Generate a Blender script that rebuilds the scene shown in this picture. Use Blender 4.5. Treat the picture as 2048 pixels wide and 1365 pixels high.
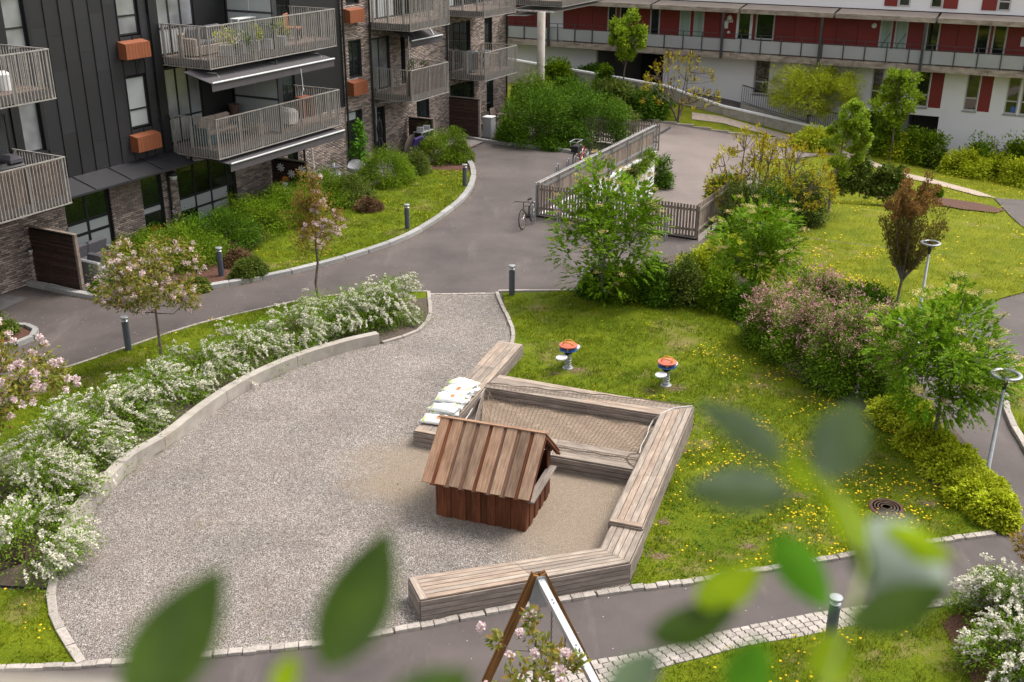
import bpy, bmesh, math, random
import numpy as np
from mathutils import Vector, Matrix
from mathutils.geometry import tessellate_polygon, delaunay_2d_cdt
random.seed(7); rng = np.random.default_rng(7)
S = bpy.context.scene
for o in list(S.objects): bpy.data.objects.remove(o)
C = S.collection
# ---------------------------------------------------------------- camera, world, sun, exposure
FPX, PITCH, ROLL, CH = 2150.0, math.radians(22.53), math.radians(-0.255), 10.8
cam = bpy.data.cameras.new('camera'); co = bpy.data.objects.new('camera', cam); C.objects.link(co)
co.location = (0, 0, CH)
co.rotation_euler = (Matrix.Rotation(math.pi/2-PITCH, 3, 'X') @ Matrix.Rotation(-ROLL, 3, 'Z')).to_euler()
cam.sensor_width = 36; cam.lens = FPX/2048*36; cam.clip_start = 0.05; cam.clip_end = 2000
cam.dof.use_dof = True; cam.dof.focus_distance = 27.0; cam.dof.aperture_fstop = 2.1
S.camera = co
W = bpy.data.worlds.new('World'); S.world = W; W.use_nodes = True
wn = W.node_tree.nodes; wl = W.node_tree.links
SUN_EL, SUN_AZ = math.radians(58), math.radians(62)      # azimuth measured from +Y towards +X
sky = wn.new('ShaderNodeTexSky'); sky.sky_type = 'NISHITA'; sky.sun_disc = False
sky.sun_elevation = SUN_EL; sky.sun_rotation = SUN_AZ; sky.air_density = 1.6; sky.dust_density = 4.0
hs = wn.new('ShaderNodeHueSaturation'); hs.inputs['Saturation'].default_value = 0.16
wl.new(sky.outputs[0], hs.inputs['Color']); wl.new(hs.outputs[0], wn['Background'].inputs['Color'])
wn['Background'].inputs['Strength'].default_value = 0.12
sl = bpy.data.lights.new('sun', 'SUN'); so = bpy.data.objects.new('sun', sl); C.objects.link(so)
sl.energy = 1.5; sl.angle = math.radians(25); sl.color = (1, .93, .84)
sd = Vector((math.sin(SUN_AZ)*math.cos(SUN_EL), math.cos(SUN_AZ)*math.cos(SUN_EL), math.sin(SUN_EL)))
so.rotation_euler = (-sd).to_track_quat('-Z', 'Y').to_euler(); so.location = (0, 0, 60)
S.view_settings.view_transform = 'Standard'; S.view_settings.look = 'None'
S.view_settings.exposure = 1.18; S.view_settings.gamma = 1.0; S.view_settings.use_curve_mapping = False
S.render.engine = 'CYCLES'; S.cycles.max_bounces = 6; S.cycles.use_denoising = True
# ---------------------------------------------------------------- survey helpers (photo pixel -> place on the ground)
def ray(px, py):
    x = (px-1024)/FPX; y = (py-682.5)/FPX; c, s = math.cos(ROLL), math.sin(ROLL)
    x0 = c*x+s*y; y0 = -s*x+c*y; cp, sp = math.cos(PITCH), math.sin(PITCH)
    return np.array([x0, -y0*sp+cp, -y0*cp-sp])
def G(px, py, z=0.0):
    d = ray(px, py); t = (z-CH)/d[2]; return np.array([0, 0, CH])+t*d
FA = math.radians(62.43); FU = np.array([math.cos(FA), math.sin(FA)]); FN = np.array([math.sin(FA), -math.cos(FA)])
FO = np.array([-11.476, 35.804])
def sq(s, q): return tuple(FO+FU*s+FN*q)
def onvert(X, px, py):
    d = ray(px, py); return CH+math.hypot(X[0], X[1])*d[2]/math.hypot(d[0], d[1])
def onq(px, py, q=0.0):
    d = ray(px, py); t = (q+FO@FN)/(d[:2]@FN); X = t*d; return float((X[:2]-FO)@FU), float(CH+X[2])
def onT(px, py, T):
    d = ray(px, py); t = T/(.443*d[0]+.896*d[1]); X = t*d; return float(.896*X[0]-.443*X[1]), float(CH+X[2])
def LT(L, T): return (.896*L+.443*T, -.443*L+.896*T)
# rear terrain: thin plate through survey points
_ctl = [(*G(p[0], p[1], p[2])[:2], p[2]) for p in [(1440,262,-2.0),(1250,237,-1.8),(1640,290,-2.5),(1700,350,-1.5),(1865,355,-2.3),
        (2048,390,-1.6),(2048,440,-.6),(1750,430,0),(1900,450,0),(1655,415,0),(2048,345,-4.3),(1925,405,-.9)]]
_ctl += [(*LT(-34,68),-.6),(*LT(-22.8,68),-.95),(*LT(-17.2,68),-1.1),(*LT(-10,68),-3.3),(*LT(-4.8,68),-4.0),(*LT(3,68),-4.6),
         *[(*LT(onT(x,y,64.4)[0],64.4),onT(x,y,64.4)[1]) for x,y in ((1325,184),(1440,232),(1530,250),(1612,268),(1720,292))],(*sq(20.4,10),-2.1),(*sq(20.4,16),-2.2),(*sq(24,0),-.6),(*sq(21,-8),-.2),(*sq(30,12),-2.1),
         (*sq(16,19),0),(45,25,-1),(60,60,-6),(-30,95,-1),(*sq(30,2),-1.0)]
_cp = np.array(_ctl)
def _tps(r2): return np.where(r2 > 1e-9, r2*np.log(np.maximum(r2, 1e-9)), 0)
_n = len(_cp); _A = np.zeros((_n+3, _n+3))
_A[:_n,:_n] = _tps(((_cp[:,None,:2]-_cp[None,:,:2])**2).sum(-1))+np.eye(_n)*40; _P = np.c_[np.ones(_n), _cp[:,:2]]
_A[:_n,_n:] = _P; _A[_n:,:_n] = _P.T
_w = np.linalg.solve(_A, np.r_[_cp[:,2], 0, 0, 0])
def hz(x, y):
    T = .443*x+.896*y
    if T < 37: return 0.0
    v = float(_tps(((_cp[:,:2]-np.array([x, y]))**2).sum(-1))@_w[:_n]+_w[_n:]@np.array([1, x, y]))
    k = min(1, max(0, (T-37)/6)); k = k*k*(3-2*k)
    return min(0, max(-7, v))*k
def PT(px, py):                                           # where the line of sight meets the rear terrain
    d = ray(px, py); t0 = 36/d[1]; t1 = 110/d[1]
    for i in range(160):
        t = t0+(t1-t0)*i/159
        if CH+t*d[2] < hz(t*d[0], t*d[1]):
            a, b = t-(t1-t0)/159, t
            for _ in range(14):
                m = (a+b)/2
                if CH+m*d[2] < hz(m*d[0], m*d[1]): b = m
                else: a = m
            return np.array([b*d[0], b*d[1], CH+b*d[2]])
    return np.array([t1*d[0], t1*d[1], CH+t1*d[2]])
# ---------------------------------------------------------------- objects
def tag(o, label=None, cat=None, group=None, kind=None):
    if label: o['label'] = label
    if cat: o['category'] = cat
    if group: o['group'] = group
    if kind: o['kind'] = kind
    return o
def thing(name, label, cat, loc=(0,0,0), rz=0.0, group=None):
    o = bpy.data.objects.new(name, None); C.objects.link(o); o.location = loc; o.rotation_euler = (0, 0, rz); o.empty_display_size = .2
    return tag(o, label, cat, group)
def link(name, me, parent=None, loc=None, rot=None, sc=None, kind=None):
    o = bpy.data.objects.new(name, me); C.objects.link(o)
    if parent: o.parent = parent
    if loc is not None: o.location = loc
    if rot is not None: o.rotation_euler = rot
    if sc is not None: o.scale = sc
    if kind: o['kind'] = kind
    return o
def copy_tree(o, loc, rz=None, label=None):
    def rec(x, p):
        c = x.copy(); C.objects.link(c)
        if p: c.parent = p
        for ch in kids.get(x, []): rec(ch, c)
        return c
    kids = {}
    for x in S.objects:
        if x.parent: kids.setdefault(x.parent, []).append(x)
    r = rec(o, None); r.location = loc
    if rz is not None: r.rotation_euler = (0, 0, rz)
    if label: r['label'] = label
    return r
class MB:
    def __init__(s): s.v = []; s.f = []
    def add(s, vs, fs):
        n = len(s.v); s.v += [tuple(map(float, v)) for v in vs]; s.f += [tuple(i+n for i in f) for f in fs]; return s
    def box(s, x0, x1, y0, y1, z0, z1, rz=0, at=(0,0,0)):
        c, k = math.cos(rz), math.sin(rz)
        vs = [(at[0]+x*c-y*k, at[1]+x*k+y*c, at[2]+z) for z in (z0, z1) for x, y in ((x0,y0),(x1,y0),(x1,y1),(x0,y1))]
        return s.add(vs, [(3,2,1,0),(4,5,6,7),(0,1,5,4),(1,2,6,5),(2,3,7,6),(3,0,4,7)])
    def bbox(s, x0, x1, y0, y1, z0, z1, b=.01):             # box with a chamfered top
        vs = [(x,y,z0) for x,y in ((x0,y0),(x1,y0),(x1,y1),(x0,y1))]+[(x,y,z1-b) for x,y in ((x0,y0),(x1,y0),(x1,y1),(x0,y1))]
        vs += [(x,y,z1) for x,y in ((x0+b,y0+b),(x1-b,y0+b),(x1-b,y1-b),(x0+b,y1-b))]
        return s.add(vs, [(3,2,1,0)]+[(i,(i+1)%4,4+(i+1)%4,4+i) for i in range(4)]+[(4+i,4+(i+1)%4,8+(i+1)%4,8+i) for i in range(4)]+[(8,9,10,11)])
    def tube(s, pts, r, n=6, cap=True):
        pts = [Vector(p) for p in pts]; rs = r if isinstance(r, (list, tuple)) else [r]*len(pts); vs = []; fs = []
        for i, p in enumerate(pts):
            t = (pts[min(i+1, len(pts)-1)]-pts[max(i-1, 0)]); t = t.normalized() if t.length > 1e-9 else Vector((0,0,1))
            a = Vector((0,0,1)) if abs(t.z) < .9 else Vector((1,0,0)); u = t.cross(a).normalized(); w = t.cross(u)
            vs += [p+(u*math.cos(2*math.pi*k/n)+w*math.sin(2*math.pi*k/n))*rs[i] for k in range(n)]
        for i in range(len(pts)-1):
            fs += [(i*n+k, i*n+(k+1)%n, (i+1)*n+(k+1)%n, (i+1)*n+k) for k in range(n)]
        if cap: fs += [tuple(range(n)), tuple(range((len(pts)-1)*n, len(pts)*n))[::-1]]
        return s.add(vs, fs)
    def lathe(s, prof, n=20, at=(0,0,0), cap=True):
        vs = [(at[0]+r*math.cos(2*math.pi*k/n), at[1]+r*math.sin(2*math.pi*k/n), at[2]+z) for r, z in prof for k in range(n)]
        fs = [(i*n+k, i*n+(k+1)%n, (i+1)*n+(k+1)%n, (i+1)*n+k) for i in range(len(prof)-1) for k in range(n)]
        if cap and prof[-1][0] > 1e-4: fs.append(tuple((len(prof)-1)*n+k for k in range(n)))
        if cap and prof[0][0] > 1e-4: fs.append(tuple(range(n))[::-1])
        return s.add(vs, fs)
    def prism(s, poly, z0, z1):
        n = len(poly); vs = [(x,y,z0) for x,y in poly]+[(x,y,z1) for x,y in poly]
        tri = tessellate_polygon([[Vector((x,y,0)) for x,y in poly]])
        area = sum(poly[i][0]*poly[(i+1)%n][1]-poly[(i+1)%n][0]*poly[i][1] for i in range(n))
        fs = []
        for t in tri:
            a, b, c = [Vector((*poly[i], 0)) for i in t]
            t = t if (b-a).cross(c-a).z > 0 else t[::-1]
            fs.append(tuple(i+n for i in t)); 
            if z1-z0 > 1e-6: fs.append(tuple(t[::-1]))
        if z1-z0 > 1e-6:
            fs += [((i, (i+1)%n, (i+1)%n+n, i+n) if area > 0 else (i, i+n, (i+1)%n+n, (i+1)%n)) for i in range(n)]
        return s.add(vs, fs)
    def mesh(s, name, mat=None, smooth=False):
        me = bpy.data.meshes.new(name); me.from_pydata(s.v, [], s.f)
        if mat: me.materials.append(mat)
        if smooth: me.shade_smooth()
        me.update(); return me
    def obj(s, name, mat=None, parent=None, loc=None, rot=None, smooth=False, kind=None):
        return link(name, s.mesh(name, mat, smooth), parent, loc, rot, None, kind)
def npmesh(name, verts, faces, mat, smooth=False):          # verts (N,3), faces (M,k)
    me = bpy.data.meshes.new(name); k = faces.shape[1]
    me.vertices.add(len(verts)); me.vertices.foreach_set('co', np.ascontiguousarray(verts, np.float32).ravel())
    me.loops.add(faces.size); me.loops.foreach_set('vertex_index', np.ascontiguousarray(faces, np.int32).ravel())
    me.polygons.add(len(faces)); me.polygons.foreach_set('loop_start', np.arange(0, faces.size, k, dtype=np.int32))
    me.update(calc_edges=True); me.materials.append(mat)
    if smooth: me.shade_smooth()
    return me
# ---------------------------------------------------------------- materials
def newmat(name):
    m = bpy.data.materials.new(name); m.use_nodes = True; nt = m.node_tree
    return m, nt.nodes, nt.links, nt.nodes['Principled BSDF']
def ramp(n, cols):
    r = n.new('ShaderNodeValToRGB'); e = r.color_ramp.elements
    while len(e) < len(cols): e.new(.5)
    for i, c in enumerate(cols):
        p = c[3] if len(c) > 3 else i/(len(cols)-1); e[i].position = p; e[i].color = (*c[:3], 1)
    return r
def mp(n, l, scale=(1,1,1), src='P', rnd=False):
    if src == 'P': g = n.new('ShaderNodeNewGeometry'); out = g.outputs['Position']
    else: g = n.new('ShaderNodeTexCoord'); out = g.outputs['Object']
    if rnd:
        oi = n.new('ShaderNodeObjectInfo'); vm = n.new('ShaderNodeVectorMath'); vm.operation = 'MULTIPLY_ADD'
        vm.inputs[1].default_value = (1,1,1); mm = n.new('ShaderNodeMath'); mm.operation = 'MULTIPLY'; mm.inputs[1].default_value = 40
        l.new(oi.outputs['Random'], mm.inputs[0]); l.new(out, vm.inputs[0]); l.new(mm.outputs[0], vm.inputs[2]); out = vm.outputs[0]
    k = n.new('ShaderNodeMapping'); k.inputs['Scale'].default_value = scale; l.new(out, k.inputs['Vector']); return k.outputs[0]
def noise(n, l, vec, scale, detail=4, rough=.6):
    t = n.new('ShaderNodeTexNoise'); t.inputs['Scale'].default_value = scale; t.inputs['Detail'].default_value = detail; t.inputs['Roughness'].default_value = rough
    l.new(vec, t.inputs['Vector']); return t.outputs['Fac']
def mixc(n, l, a, b, f, mode='MIX'):
    m = n.new('ShaderNodeMix'); m.data_type = 'RGBA'; m.blend_type = mode
    for sock, v in ((m.inputs['Factor'], f), (m.inputs['A'], a), (m.inputs['B'], b)):
        if isinstance(v, (int, float)): sock.default_value = v
        elif isinstance(v, tuple): sock.default_value = (*v[:3], 1)
        else: l.new(v, sock)
    return m.outputs['Result']
def bump(n, l, b, h, dist=.01, st=.5):
    k = n.new('ShaderNodeBump'); k.inputs['Distance'].default_value = dist; k.inputs['Strength'].default_value = st
    l.new(h, k.inputs['Height']); l.new(k.outputs[0], b.inputs['Normal'])
def M(name, c1, c2=None, rough=.75, scale=6, metal=0, bd=0, src='P', stretch=(1,1,1), rnd=0, detail=5, dirt=None, spec=.4):
    m, n, l, b = newmat(name); c2 = c2 or tuple(x*.78 for x in c1)
    v = mp(n, l, stretch, src, rnd > 0); f = noise(n, l, v, scale, detail)
    r = ramp(n, [(*c2, .3), (*c1, .7)]); l.new(f, r.inputs[0]); col = r.outputs[0]
    if dirt:
        f2 = noise(n, l, mp(n, l, (1,1,1), 'P'), dirt[0], 6, .7); r2 = ramp(n, [(0,0,0,dirt[1]), (1,1,1,dirt[1]+.18)]); l.new(f2, r2.inputs[0])
        col = mixc(n, l, col, dirt[2], r2.outputs[0])
    if rnd:
        oi = n.new('ShaderNodeObjectInfo'); r3 = ramp(n, [(1-rnd,)*3, (1+rnd*.0,)*3]); l.new(oi.outputs['Random'], r3.inputs[0])
        col = mixc(n, l, col, r3.outputs[0], 1.0, 'MULTIPLY')
    l.new(col, b.inputs['Base Color']); b.inputs['Roughness'].default_value = rough; b.inputs['Metallic'].default_value = metal
    b.inputs['Specular IOR Level'].default_value = spec
    if bd: bump(n, l, b, f, bd, .6)
    return m
def wood(name, light, dark, rnd=.3, knots=.3, rough=.85, tint=None):
    m, n, l, b = newmat(name)
    v = mp(n, l, (1.2, 30, 30), 'O', True); f = noise(n, l, v, 1.6, 7, .65)
    v2 = mp(n, l, (2.2, 7, 7), 'O', True); f2 = noise(n, l, v2, 1.1, 4, .6)
    r = ramp(n, [(*dark, .28), (*light, .62)]); l.new(f, r.inputs[0])
    r2 = ramp(n, [(.62,.6,.6,.3), (1,1,1,.65)]); l.new(f2, r2.inputs[0]); col = mixc(n, l, r.outputs[0], r2.outputs[0], 1.0, 'MULTIPLY')
    if knots:
        vo = n.new('ShaderNodeTexVoronoi'); vo.inputs['Scale'].default_value = 1.0; l.new(mp(n, l, (3.0, 9, 9), 'O', True), vo.inputs['Vector'])
        rk = ramp(n, [(1,1,1,.06), (0,0,0,.13)]); l.new(vo.outputs['Distance'], rk.inputs[0])
        mm = n.new('ShaderNodeMath'); mm.operation = 'MULTIPLY'; mm.inputs[1].default_value = knots; l.new(rk.outputs[0], mm.inputs[0])
        col = mixc(n, l, col, tuple(x*.35 for x in dark), mm.outputs[0])
    oi = n.new('ShaderNodeObjectInfo'); r3 = ramp(n, [(1-rnd, 1-rnd, 1-rnd), (1, 1, 1), (1, 1-rnd*.35, 1-rnd*.6)] if tint else [(1-rnd,)*3, (1,1,1)])
    l.new(oi.outputs['Random'], r3.inputs[0]); col = mixc(n, l, col, r3.outputs[0], 1.0, 'MULTIPLY')
    l.new(col, b.inputs['Base Color']); b.inputs['Roughness'].default_value = rough; b.inputs['Specular IOR Level'].default_value = .25
    bump(n, l, b, f, .004, .6); return m
def leafmat(name, cols, trans=.3, rough=.7, big=.6, spec=.12):
    m, n, l, b = newmat(name); g = n.new('ShaderNodeNewGeometry'); r = ramp(n, cols); l.new(g.outputs['Random Per Island'], r.inputs[0])
    f = noise(n, l, mp(n, l), 1.4, 2); r2 = ramp(n, [(big,)*3+(.35,), (1,1,1,.62)]); l.new(f, r2.inputs[0])
    col = mixc(n, l, r.outputs[0], r2.outputs[0], 1.0, 'MULTIPLY'); l.new(col, b.inputs['Base Color']); b.inputs['Roughness'].default_value = rough
    b.inputs['Specular IOR Level'].default_value = spec
    t = n.new('ShaderNodeBsdfTranslucent'); l.new(col, t.inputs['Color']); mx = n.new('ShaderNodeMixShader'); mx.inputs[0].default_value = trans
    l.new(b.outputs[0], mx.inputs[1]); l.new(t.outputs[0], mx.inputs[2]); l.new(mx.outputs[0], n['Material Output'].inputs['Surface']); return m
def glass(name, col=(.012,.016,.016), rough=.04, spec=.9):
    m, n, l, b = newmat(name); f = noise(n, l, mp(n, l), .6, 3); r = ramp(n, [(*[x*.5 for x in col], .3), (*[x*1.6 for x in col], .7)]); l.new(f, r.inputs[0])
    l.new(r.outputs[0], b.inputs['Base Color']); b.inputs['Roughness'].default_value = rough; b.inputs['Specular IOR Level'].default_value = spec; return m
def m_asphalt(name, c, c2):
    m, n, l, b = newmat(name); v = mp(n, l)
    f1 = noise(n, l, v, .35, 6, .65); r1 = ramp(n, [(*c2, .32), (*c, .66)]); l.new(f1, r1.inputs[0])
    f2 = noise(n, l, v, 90, 2); r2 = ramp(n, [(.7,.7,.7,.35), (1.18,1.16,1.16,.68)]); l.new(f2, r2.inputs[0])
    col = mixc(n, l, r1.outputs[0], r2.outputs[0], 1.0, 'MULTIPLY')
    vs = mp(n, l, (1.0, .22, 1)); f3 = noise(n, l, vs, 1.1, 5, .7); r3 = ramp(n, [(0,0,0,.56), (1,1,1,.75)]); l.new(f3, r3.inputs[0])
    mm = n.new('ShaderNodeMath'); mm.operation = 'MULTIPLY'; mm.inputs[1].default_value = .34; l.new(r3.outputs[0], mm.inputs[0])
    col = mixc(n, l, col, (.20,.165,.15), mm.outputs[0])
    vo = n.new('ShaderNodeTexVoronoi'); vo.inputs['Scale'].default_value = 2.3; l.new(v, vo.inputs['Vector'])   # fallen petals
    rp = ramp(n, [(1,1,1,.018), (0,0,0,.03)]); l.new(vo.outputs['Distance'], rp.inputs[0]); col = mixc(n, l, col, (.5,.45,.44), rp.outputs[0])
    l.new(col, b.inputs['Base Color']); b.inputs['Roughness'].default_value = .82; bump(n, l, b, f2, .004, .5); return m
def m_gravel():
    m, n, l, b = newmat('gravel'); v = mp(n, l)
    vo = n.new('ShaderNodeTexVoronoi'); vo.inputs['Scale'].default_value = 80; l.new(v, vo.inputs['Vector'])
    sp = n.new('ShaderNodeSeparateColor'); l.new(vo.outputs['Color'], sp.inputs[0])
    r = ramp(n, [(.037,.033,.031,0), (.15,.131,.121,.30), (.26,.23,.212,.6), (.41,.37,.342,.85), (.66,.62,.58,1)]); l.new(sp.outputs[0], r.inputs[0])
    f = noise(n, l, v, .5, 5); r2 = ramp(n, [(.74,.73,.73,.3), (1.08,1.05,1.02,.7)]); l.new(f, r2.inputs[0]); col = mixc(n, l, r.outputs[0], r2.outputs[0], 1.0, 'MULTIPLY')
    fb = noise(n, l, v, .9, 7, .75); rb_ = ramp(n, [(0,0,0,.50), (.45,.45,.45,.72)]); l.new(fb, rb_.inputs[0]); col = mixc(n, l, col, (.17,.125,.095), rb_.outputs[0])
    fg = noise(n, l, v, 7, 5, .8); rg = ramp(n, [(.80,.79,.78,.35), (1.1,1.09,1.08,.65)]); l.new(fg, rg.inputs[0]); col = mixc(n, l, col, rg.outputs[0], 1.0, 'MULTIPLY')
    # trodden sand round the playhouse and the sandpit
    g = n.new('ShaderNodeNewGeometry'); tot = None
    for (cx, cy, rx, ry) in ((1.5,17.4,1.5,1.9),(-1.0,19.5,1.9,.9),(.6,18.6,2.6,1.4),(-1.9,18.6,1.1,.7)):
        a = n.new('ShaderNodeVectorMath'); a.operation = 'SUBTRACT'; a.inputs[1].default_value = (cx, cy, 0); l.new(g.outputs['Position'], a.inputs[0])
        d = n.new('ShaderNodeVectorMath'); d.operation = 'MULTIPLY'; d.inputs[1].default_value = (1/rx, 1/ry, 0); l.new(a.outputs[0], d.inputs[0])
        e = n.new('ShaderNodeVectorMath'); e.operation = 'LENGTH'; l.new(d.outputs[0], e.inputs[0])
        if tot is None: tot = e.outputs['Value']
        else:
            k = n.new('ShaderNodeMath'); k.operation = 'MINIMUM'; l.new(tot, k.inputs[0]); l.new(e.outputs['Value'], k.inputs[1]); tot = k.outputs[0]
    fn = noise(n, l, v, 2.5, 6, .7); k = n.new('ShaderNodeMath'); k.operation = 'MULTIPLY_ADD'; k.inputs[1].default_value = 1.1; l.new(fn, k.inputs[0]); l.new(tot, k.inputs[2])
    rs = ramp(n, [(1,1,1,.44), (0,0,0,.74)]); sc = n.new('ShaderNodeMath'); sc.operation = 'MULTIPLY'; sc.inputs[1].default_value = .36; l.new(k.outputs[0], sc.inputs[0]); l.new(sc.outputs[0], rs.inputs[0])
    fs = noise(n, l, v, 45, 4, .8); rr = ramp(n, [(.13,.095,.065,.3), (.26,.20,.14,.5), (.35,.28,.21,.7)]); l.new(fs, rr.inputs[0])
    mk = n.new('ShaderNodeMath'); mk.operation = 'MULTIPLY'; mk.inputs[1].default_value = .85; l.new(rs.outputs[0], mk.inputs[0])
    col = mixc(n, l, col, rr.outputs[0], mk.outputs[0]); l.new(col, b.inputs['Base Color']); b.inputs['Roughness'].default_value = .9
    bump(n, l, b, vo.outputs['Distance'], .02, .7); return m
def m_lawn(name, c1, c2, dry=.5):
    m, n, l, b = newmat(name); v = mp(n, l); f = noise(n, l, v, .9, 6, .65); r = ramp(n, [(*c2, .35), (*c1, .62)]); l.new(f, r.inputs[0])
    f2 = noise(n, l, v, 26, 4, .8); r2 = ramp(n, [(.45,.45,.4,.33), (1.15,1.15,1.1,.66)]); l.new(f2, r2.inputs[0]); col = mixc(n, l, r.outputs[0], r2.outputs[0], 1.0, 'MULTIPLY')
    f3 = noise(n, l, v, .55, 7, .72); r3 = ramp(n, [(0,0,0,dry), (1,1,1,dry+.16)]); l.new(f3, r3.inputs[0])
    col = mixc(n, l, col, (.20,.155,.065), r3.outputs[0]); l.new(col, b.inputs['Base Color']); b.inputs['Roughness'].default_value = .95
    b.inputs['Specular IOR Level'].default_value = .1; bump(n, l, b, f2, .03, .8); return m
m_asph = m_asphalt('asphalt', (.105,.084,.078), (.055,.044,.042)); m_road = m_asphalt('road', (.205,.165,.15), (.145,.118,.108))
m_grav = m_gravel(); m_grass = m_lawn('lawn', (.15,.185,.008), (.08,.12,.005), .53); m_grass2 = m_lawn('far_lawn', (.20,.215,.014), (.115,.15,.010), .56)
m_mulch = M('mulch', (.13,.055,.035), (.045,.022,.016), .95, 22, bd=.03); m_soil = M('soil', (.10,.075,.055), (.05,.038,.03), .95, 14, bd=.03)
m_dirt = M('dirt_path', (.42,.34,.28), (.28,.22,.18), .95, 5, bd=.01)
m_conc = M('concrete', (.38,.345,.305), (.27,.24,.21), .85, 3, dirt=(1.6, .56, (.24,.20,.14))); m_granite = M('granite', (.42,.405,.39), (.22,.215,.21), .85, 30, rnd=.25, bd=.01)
m_granlight = M('pale_granite', (.45,.40,.355), (.29,.255,.23), .85, 18, rnd=.28, bd=.01); m_joint = M('sett_joint', (.17,.145,.115), (.09,.08,.055), .95, 12)
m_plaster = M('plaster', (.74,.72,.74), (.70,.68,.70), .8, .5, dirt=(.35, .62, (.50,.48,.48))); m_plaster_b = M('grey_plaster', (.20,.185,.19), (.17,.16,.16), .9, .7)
m_slabc = M('stained_slab', (.40,.34,.29), (.15,.11,.09), .9, 1.5, stretch=(1,1,3)); m_canopyc = M('gallery_roof', (.34,.28,.235), (.27,.22,.19), .85, 1)
m_red = M('red_panel', (.21,.022,.016), (.18,.019,.014), .6, 1, rnd=.12); m_gpanel = M('grey_panel', (.32,.32,.335), (.28,.28,.295), .55, .8, rnd=.08)
m_dark = M('dark_steel', (.045,.045,.05), (.03,.03,.033), .5, 4); m_black = M('black_frame', (.013,.013,.015), (.009,.009,.010), .5, 3)
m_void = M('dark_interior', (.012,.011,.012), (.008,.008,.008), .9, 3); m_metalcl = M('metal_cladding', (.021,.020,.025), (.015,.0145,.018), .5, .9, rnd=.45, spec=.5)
m_galv = M('galvanised_steel', (.36,.37,.385), (.27,.28,.29), .45, 8, metal=.55); m_rail = M('railing_steel', (.36,.335,.31), (.25,.235,.22), .55, 5, metal=.25)
m_pale = M('pale_frame', (.46,.44,.43), (.40,.38,.37), .6, 3); m_white = M('white_paint', (.72,.71,.71), (.64,.63,.63), .5, 5)
m_glass = glass('window_glass'); m_glassg = glass('tree_reflection_glass', (.014,.022,.010)); m_frost = M('frosted_glass', (.36,.385,.385), (.32,.34,.345), .35, .25, spec=.6)  # green in m_glassg is reflected greenery painted into the pane colour
m_curtain = M('curtain', (.34,.42,.36), (.20,.28,.23), .9, 6, stretch=(1,1,.02)); m_sky_glass = glass('painted_sky_glass', (.20,.205,.22), .10, .9)  # m_sky_glass: sky reflection painted as a pale base colour
m_brick = M('brick', (.34,.265,.225), (.19,.145,.125), .9, 3, src='P', rnd=.45, detail=2); m_brick2 = m_brick
m_mortar = M('mortar', (.05,.043,.042), (.03,.027,.027), .95, 10); m_orange = M('orange_cladding', (.28,.088,.035), (.20,.062,.026), .6, 5, stretch=(9,9,.5), rnd=.1)
m_deckw = wood('grey_wood', (.42,.35,.29), (.235,.19,.155), .28, .3, tint=1); m_sidew = wood('weathered_plank', (.36,.30,.26), (.17,.14,.12), .28, .35)
m_roofw = wood('roof_board', (.40,.27,.185), (.19,.11,.07), .42, .25, tint=1); m_wallw = wood('stained_board', (.20,.066,.027), (.080,.024,.012), .45, .5)
m_fencew = wood('fence_wood', (.36,.29,.24), (.17,.13,.105), .35, .2); m_screenw = wood('screen_wood', (.115,.068,.05), (.050,.030,.024), .4, 0)
m_brownbox = wood('balcony_wood', (.26,.20,.165), (.12,.085,.07), .3, .2); m_swingw = wood('swing_wood', (.27,.125,.035), (.12,.05,.015), .1, .2)
m_sand = M('sand', (.32,.24,.175), (.21,.155,.115), .95, 25, bd=.02, dirt=(1.2,.55,(.24,.185,.14))); m_rope = M('rope', (.16,.12,.085), (.08,.06,.045), .9, 20)
m_rope2 = M('white_rope', (.6,.58,.55), (.4,.38,.36), .9, 20); m_bag = M('bag_plastic', (.74,.74,.73), (.58,.59,.58), .35, 8, bd=.03); m_bagg = M('bag_green', (.33,.45,.08), (.5,.55,.2), .4, 8)
m_bago = M('bag_print', (.50,.19,.07), (.36,.13,.06), .4, 10); m_bollard = M('bollard_paint', (.075,.085,.105), (.055,.06,.078), .5, 3); m_alu = M('aluminium', (.62,.62,.63), (.48,.48,.49), .35, 6, metal=.6)
m_redp = M('red_plastic', (.52,.14,.085), (.40,.10,.06), .45, 6); m_blue = M('blue_plastic', (.035,.12,.38), (.025,.08,.26), .4, 4); m_yel = M('yellow_plastic', (.62,.30,.02), (.5,.24,.02), .4, 4)
m_paleseat = M('seat_plate', (.55,.53,.53), (.42,.41,.41), .5, 8); m_rubber = M('rubber', (.016,.016,.017), (.01,.01,.01), .8, 9); m_tan = M('tyre_wall', (.30,.20,.12), (.2,.13,.08), .8, 9)
m_cushion = M('grey_cushion', (.10,.095,.105), (.07,.066,.075), .95, 9); m_wicker = M('wicker', (.30,.30,.305), (.14,.14,.145), .8, 60, bd=.01); m_beige = M('beige_fabric', (.34,.27,.23), (.26,.2,.17), .95, 8)
m_fabric = M('white_fabric', (.62,.59,.56), (.45,.42,.40), .95, 7); m_awn = M('awning_fabric', (.075,.068,.072), (.062,.056,.06), .9, 3); m_terra = M('terrace_tile', (.17,.15,.14), (.11,.10,.095), .9, 3)
m_bark = M('bark', (.20,.155,.125), (.075,.06,.05), .95, 14, stretch=(1,1,.35), bd=.02); m_bark2 = M('grey_bark', (.17,.15,.13), (.08,.07,.06), .95, 14, bd=.01); m_stem = M('brown_stem', (.14,.085,.06), (.06,.04,.03), .95, 12)
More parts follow.
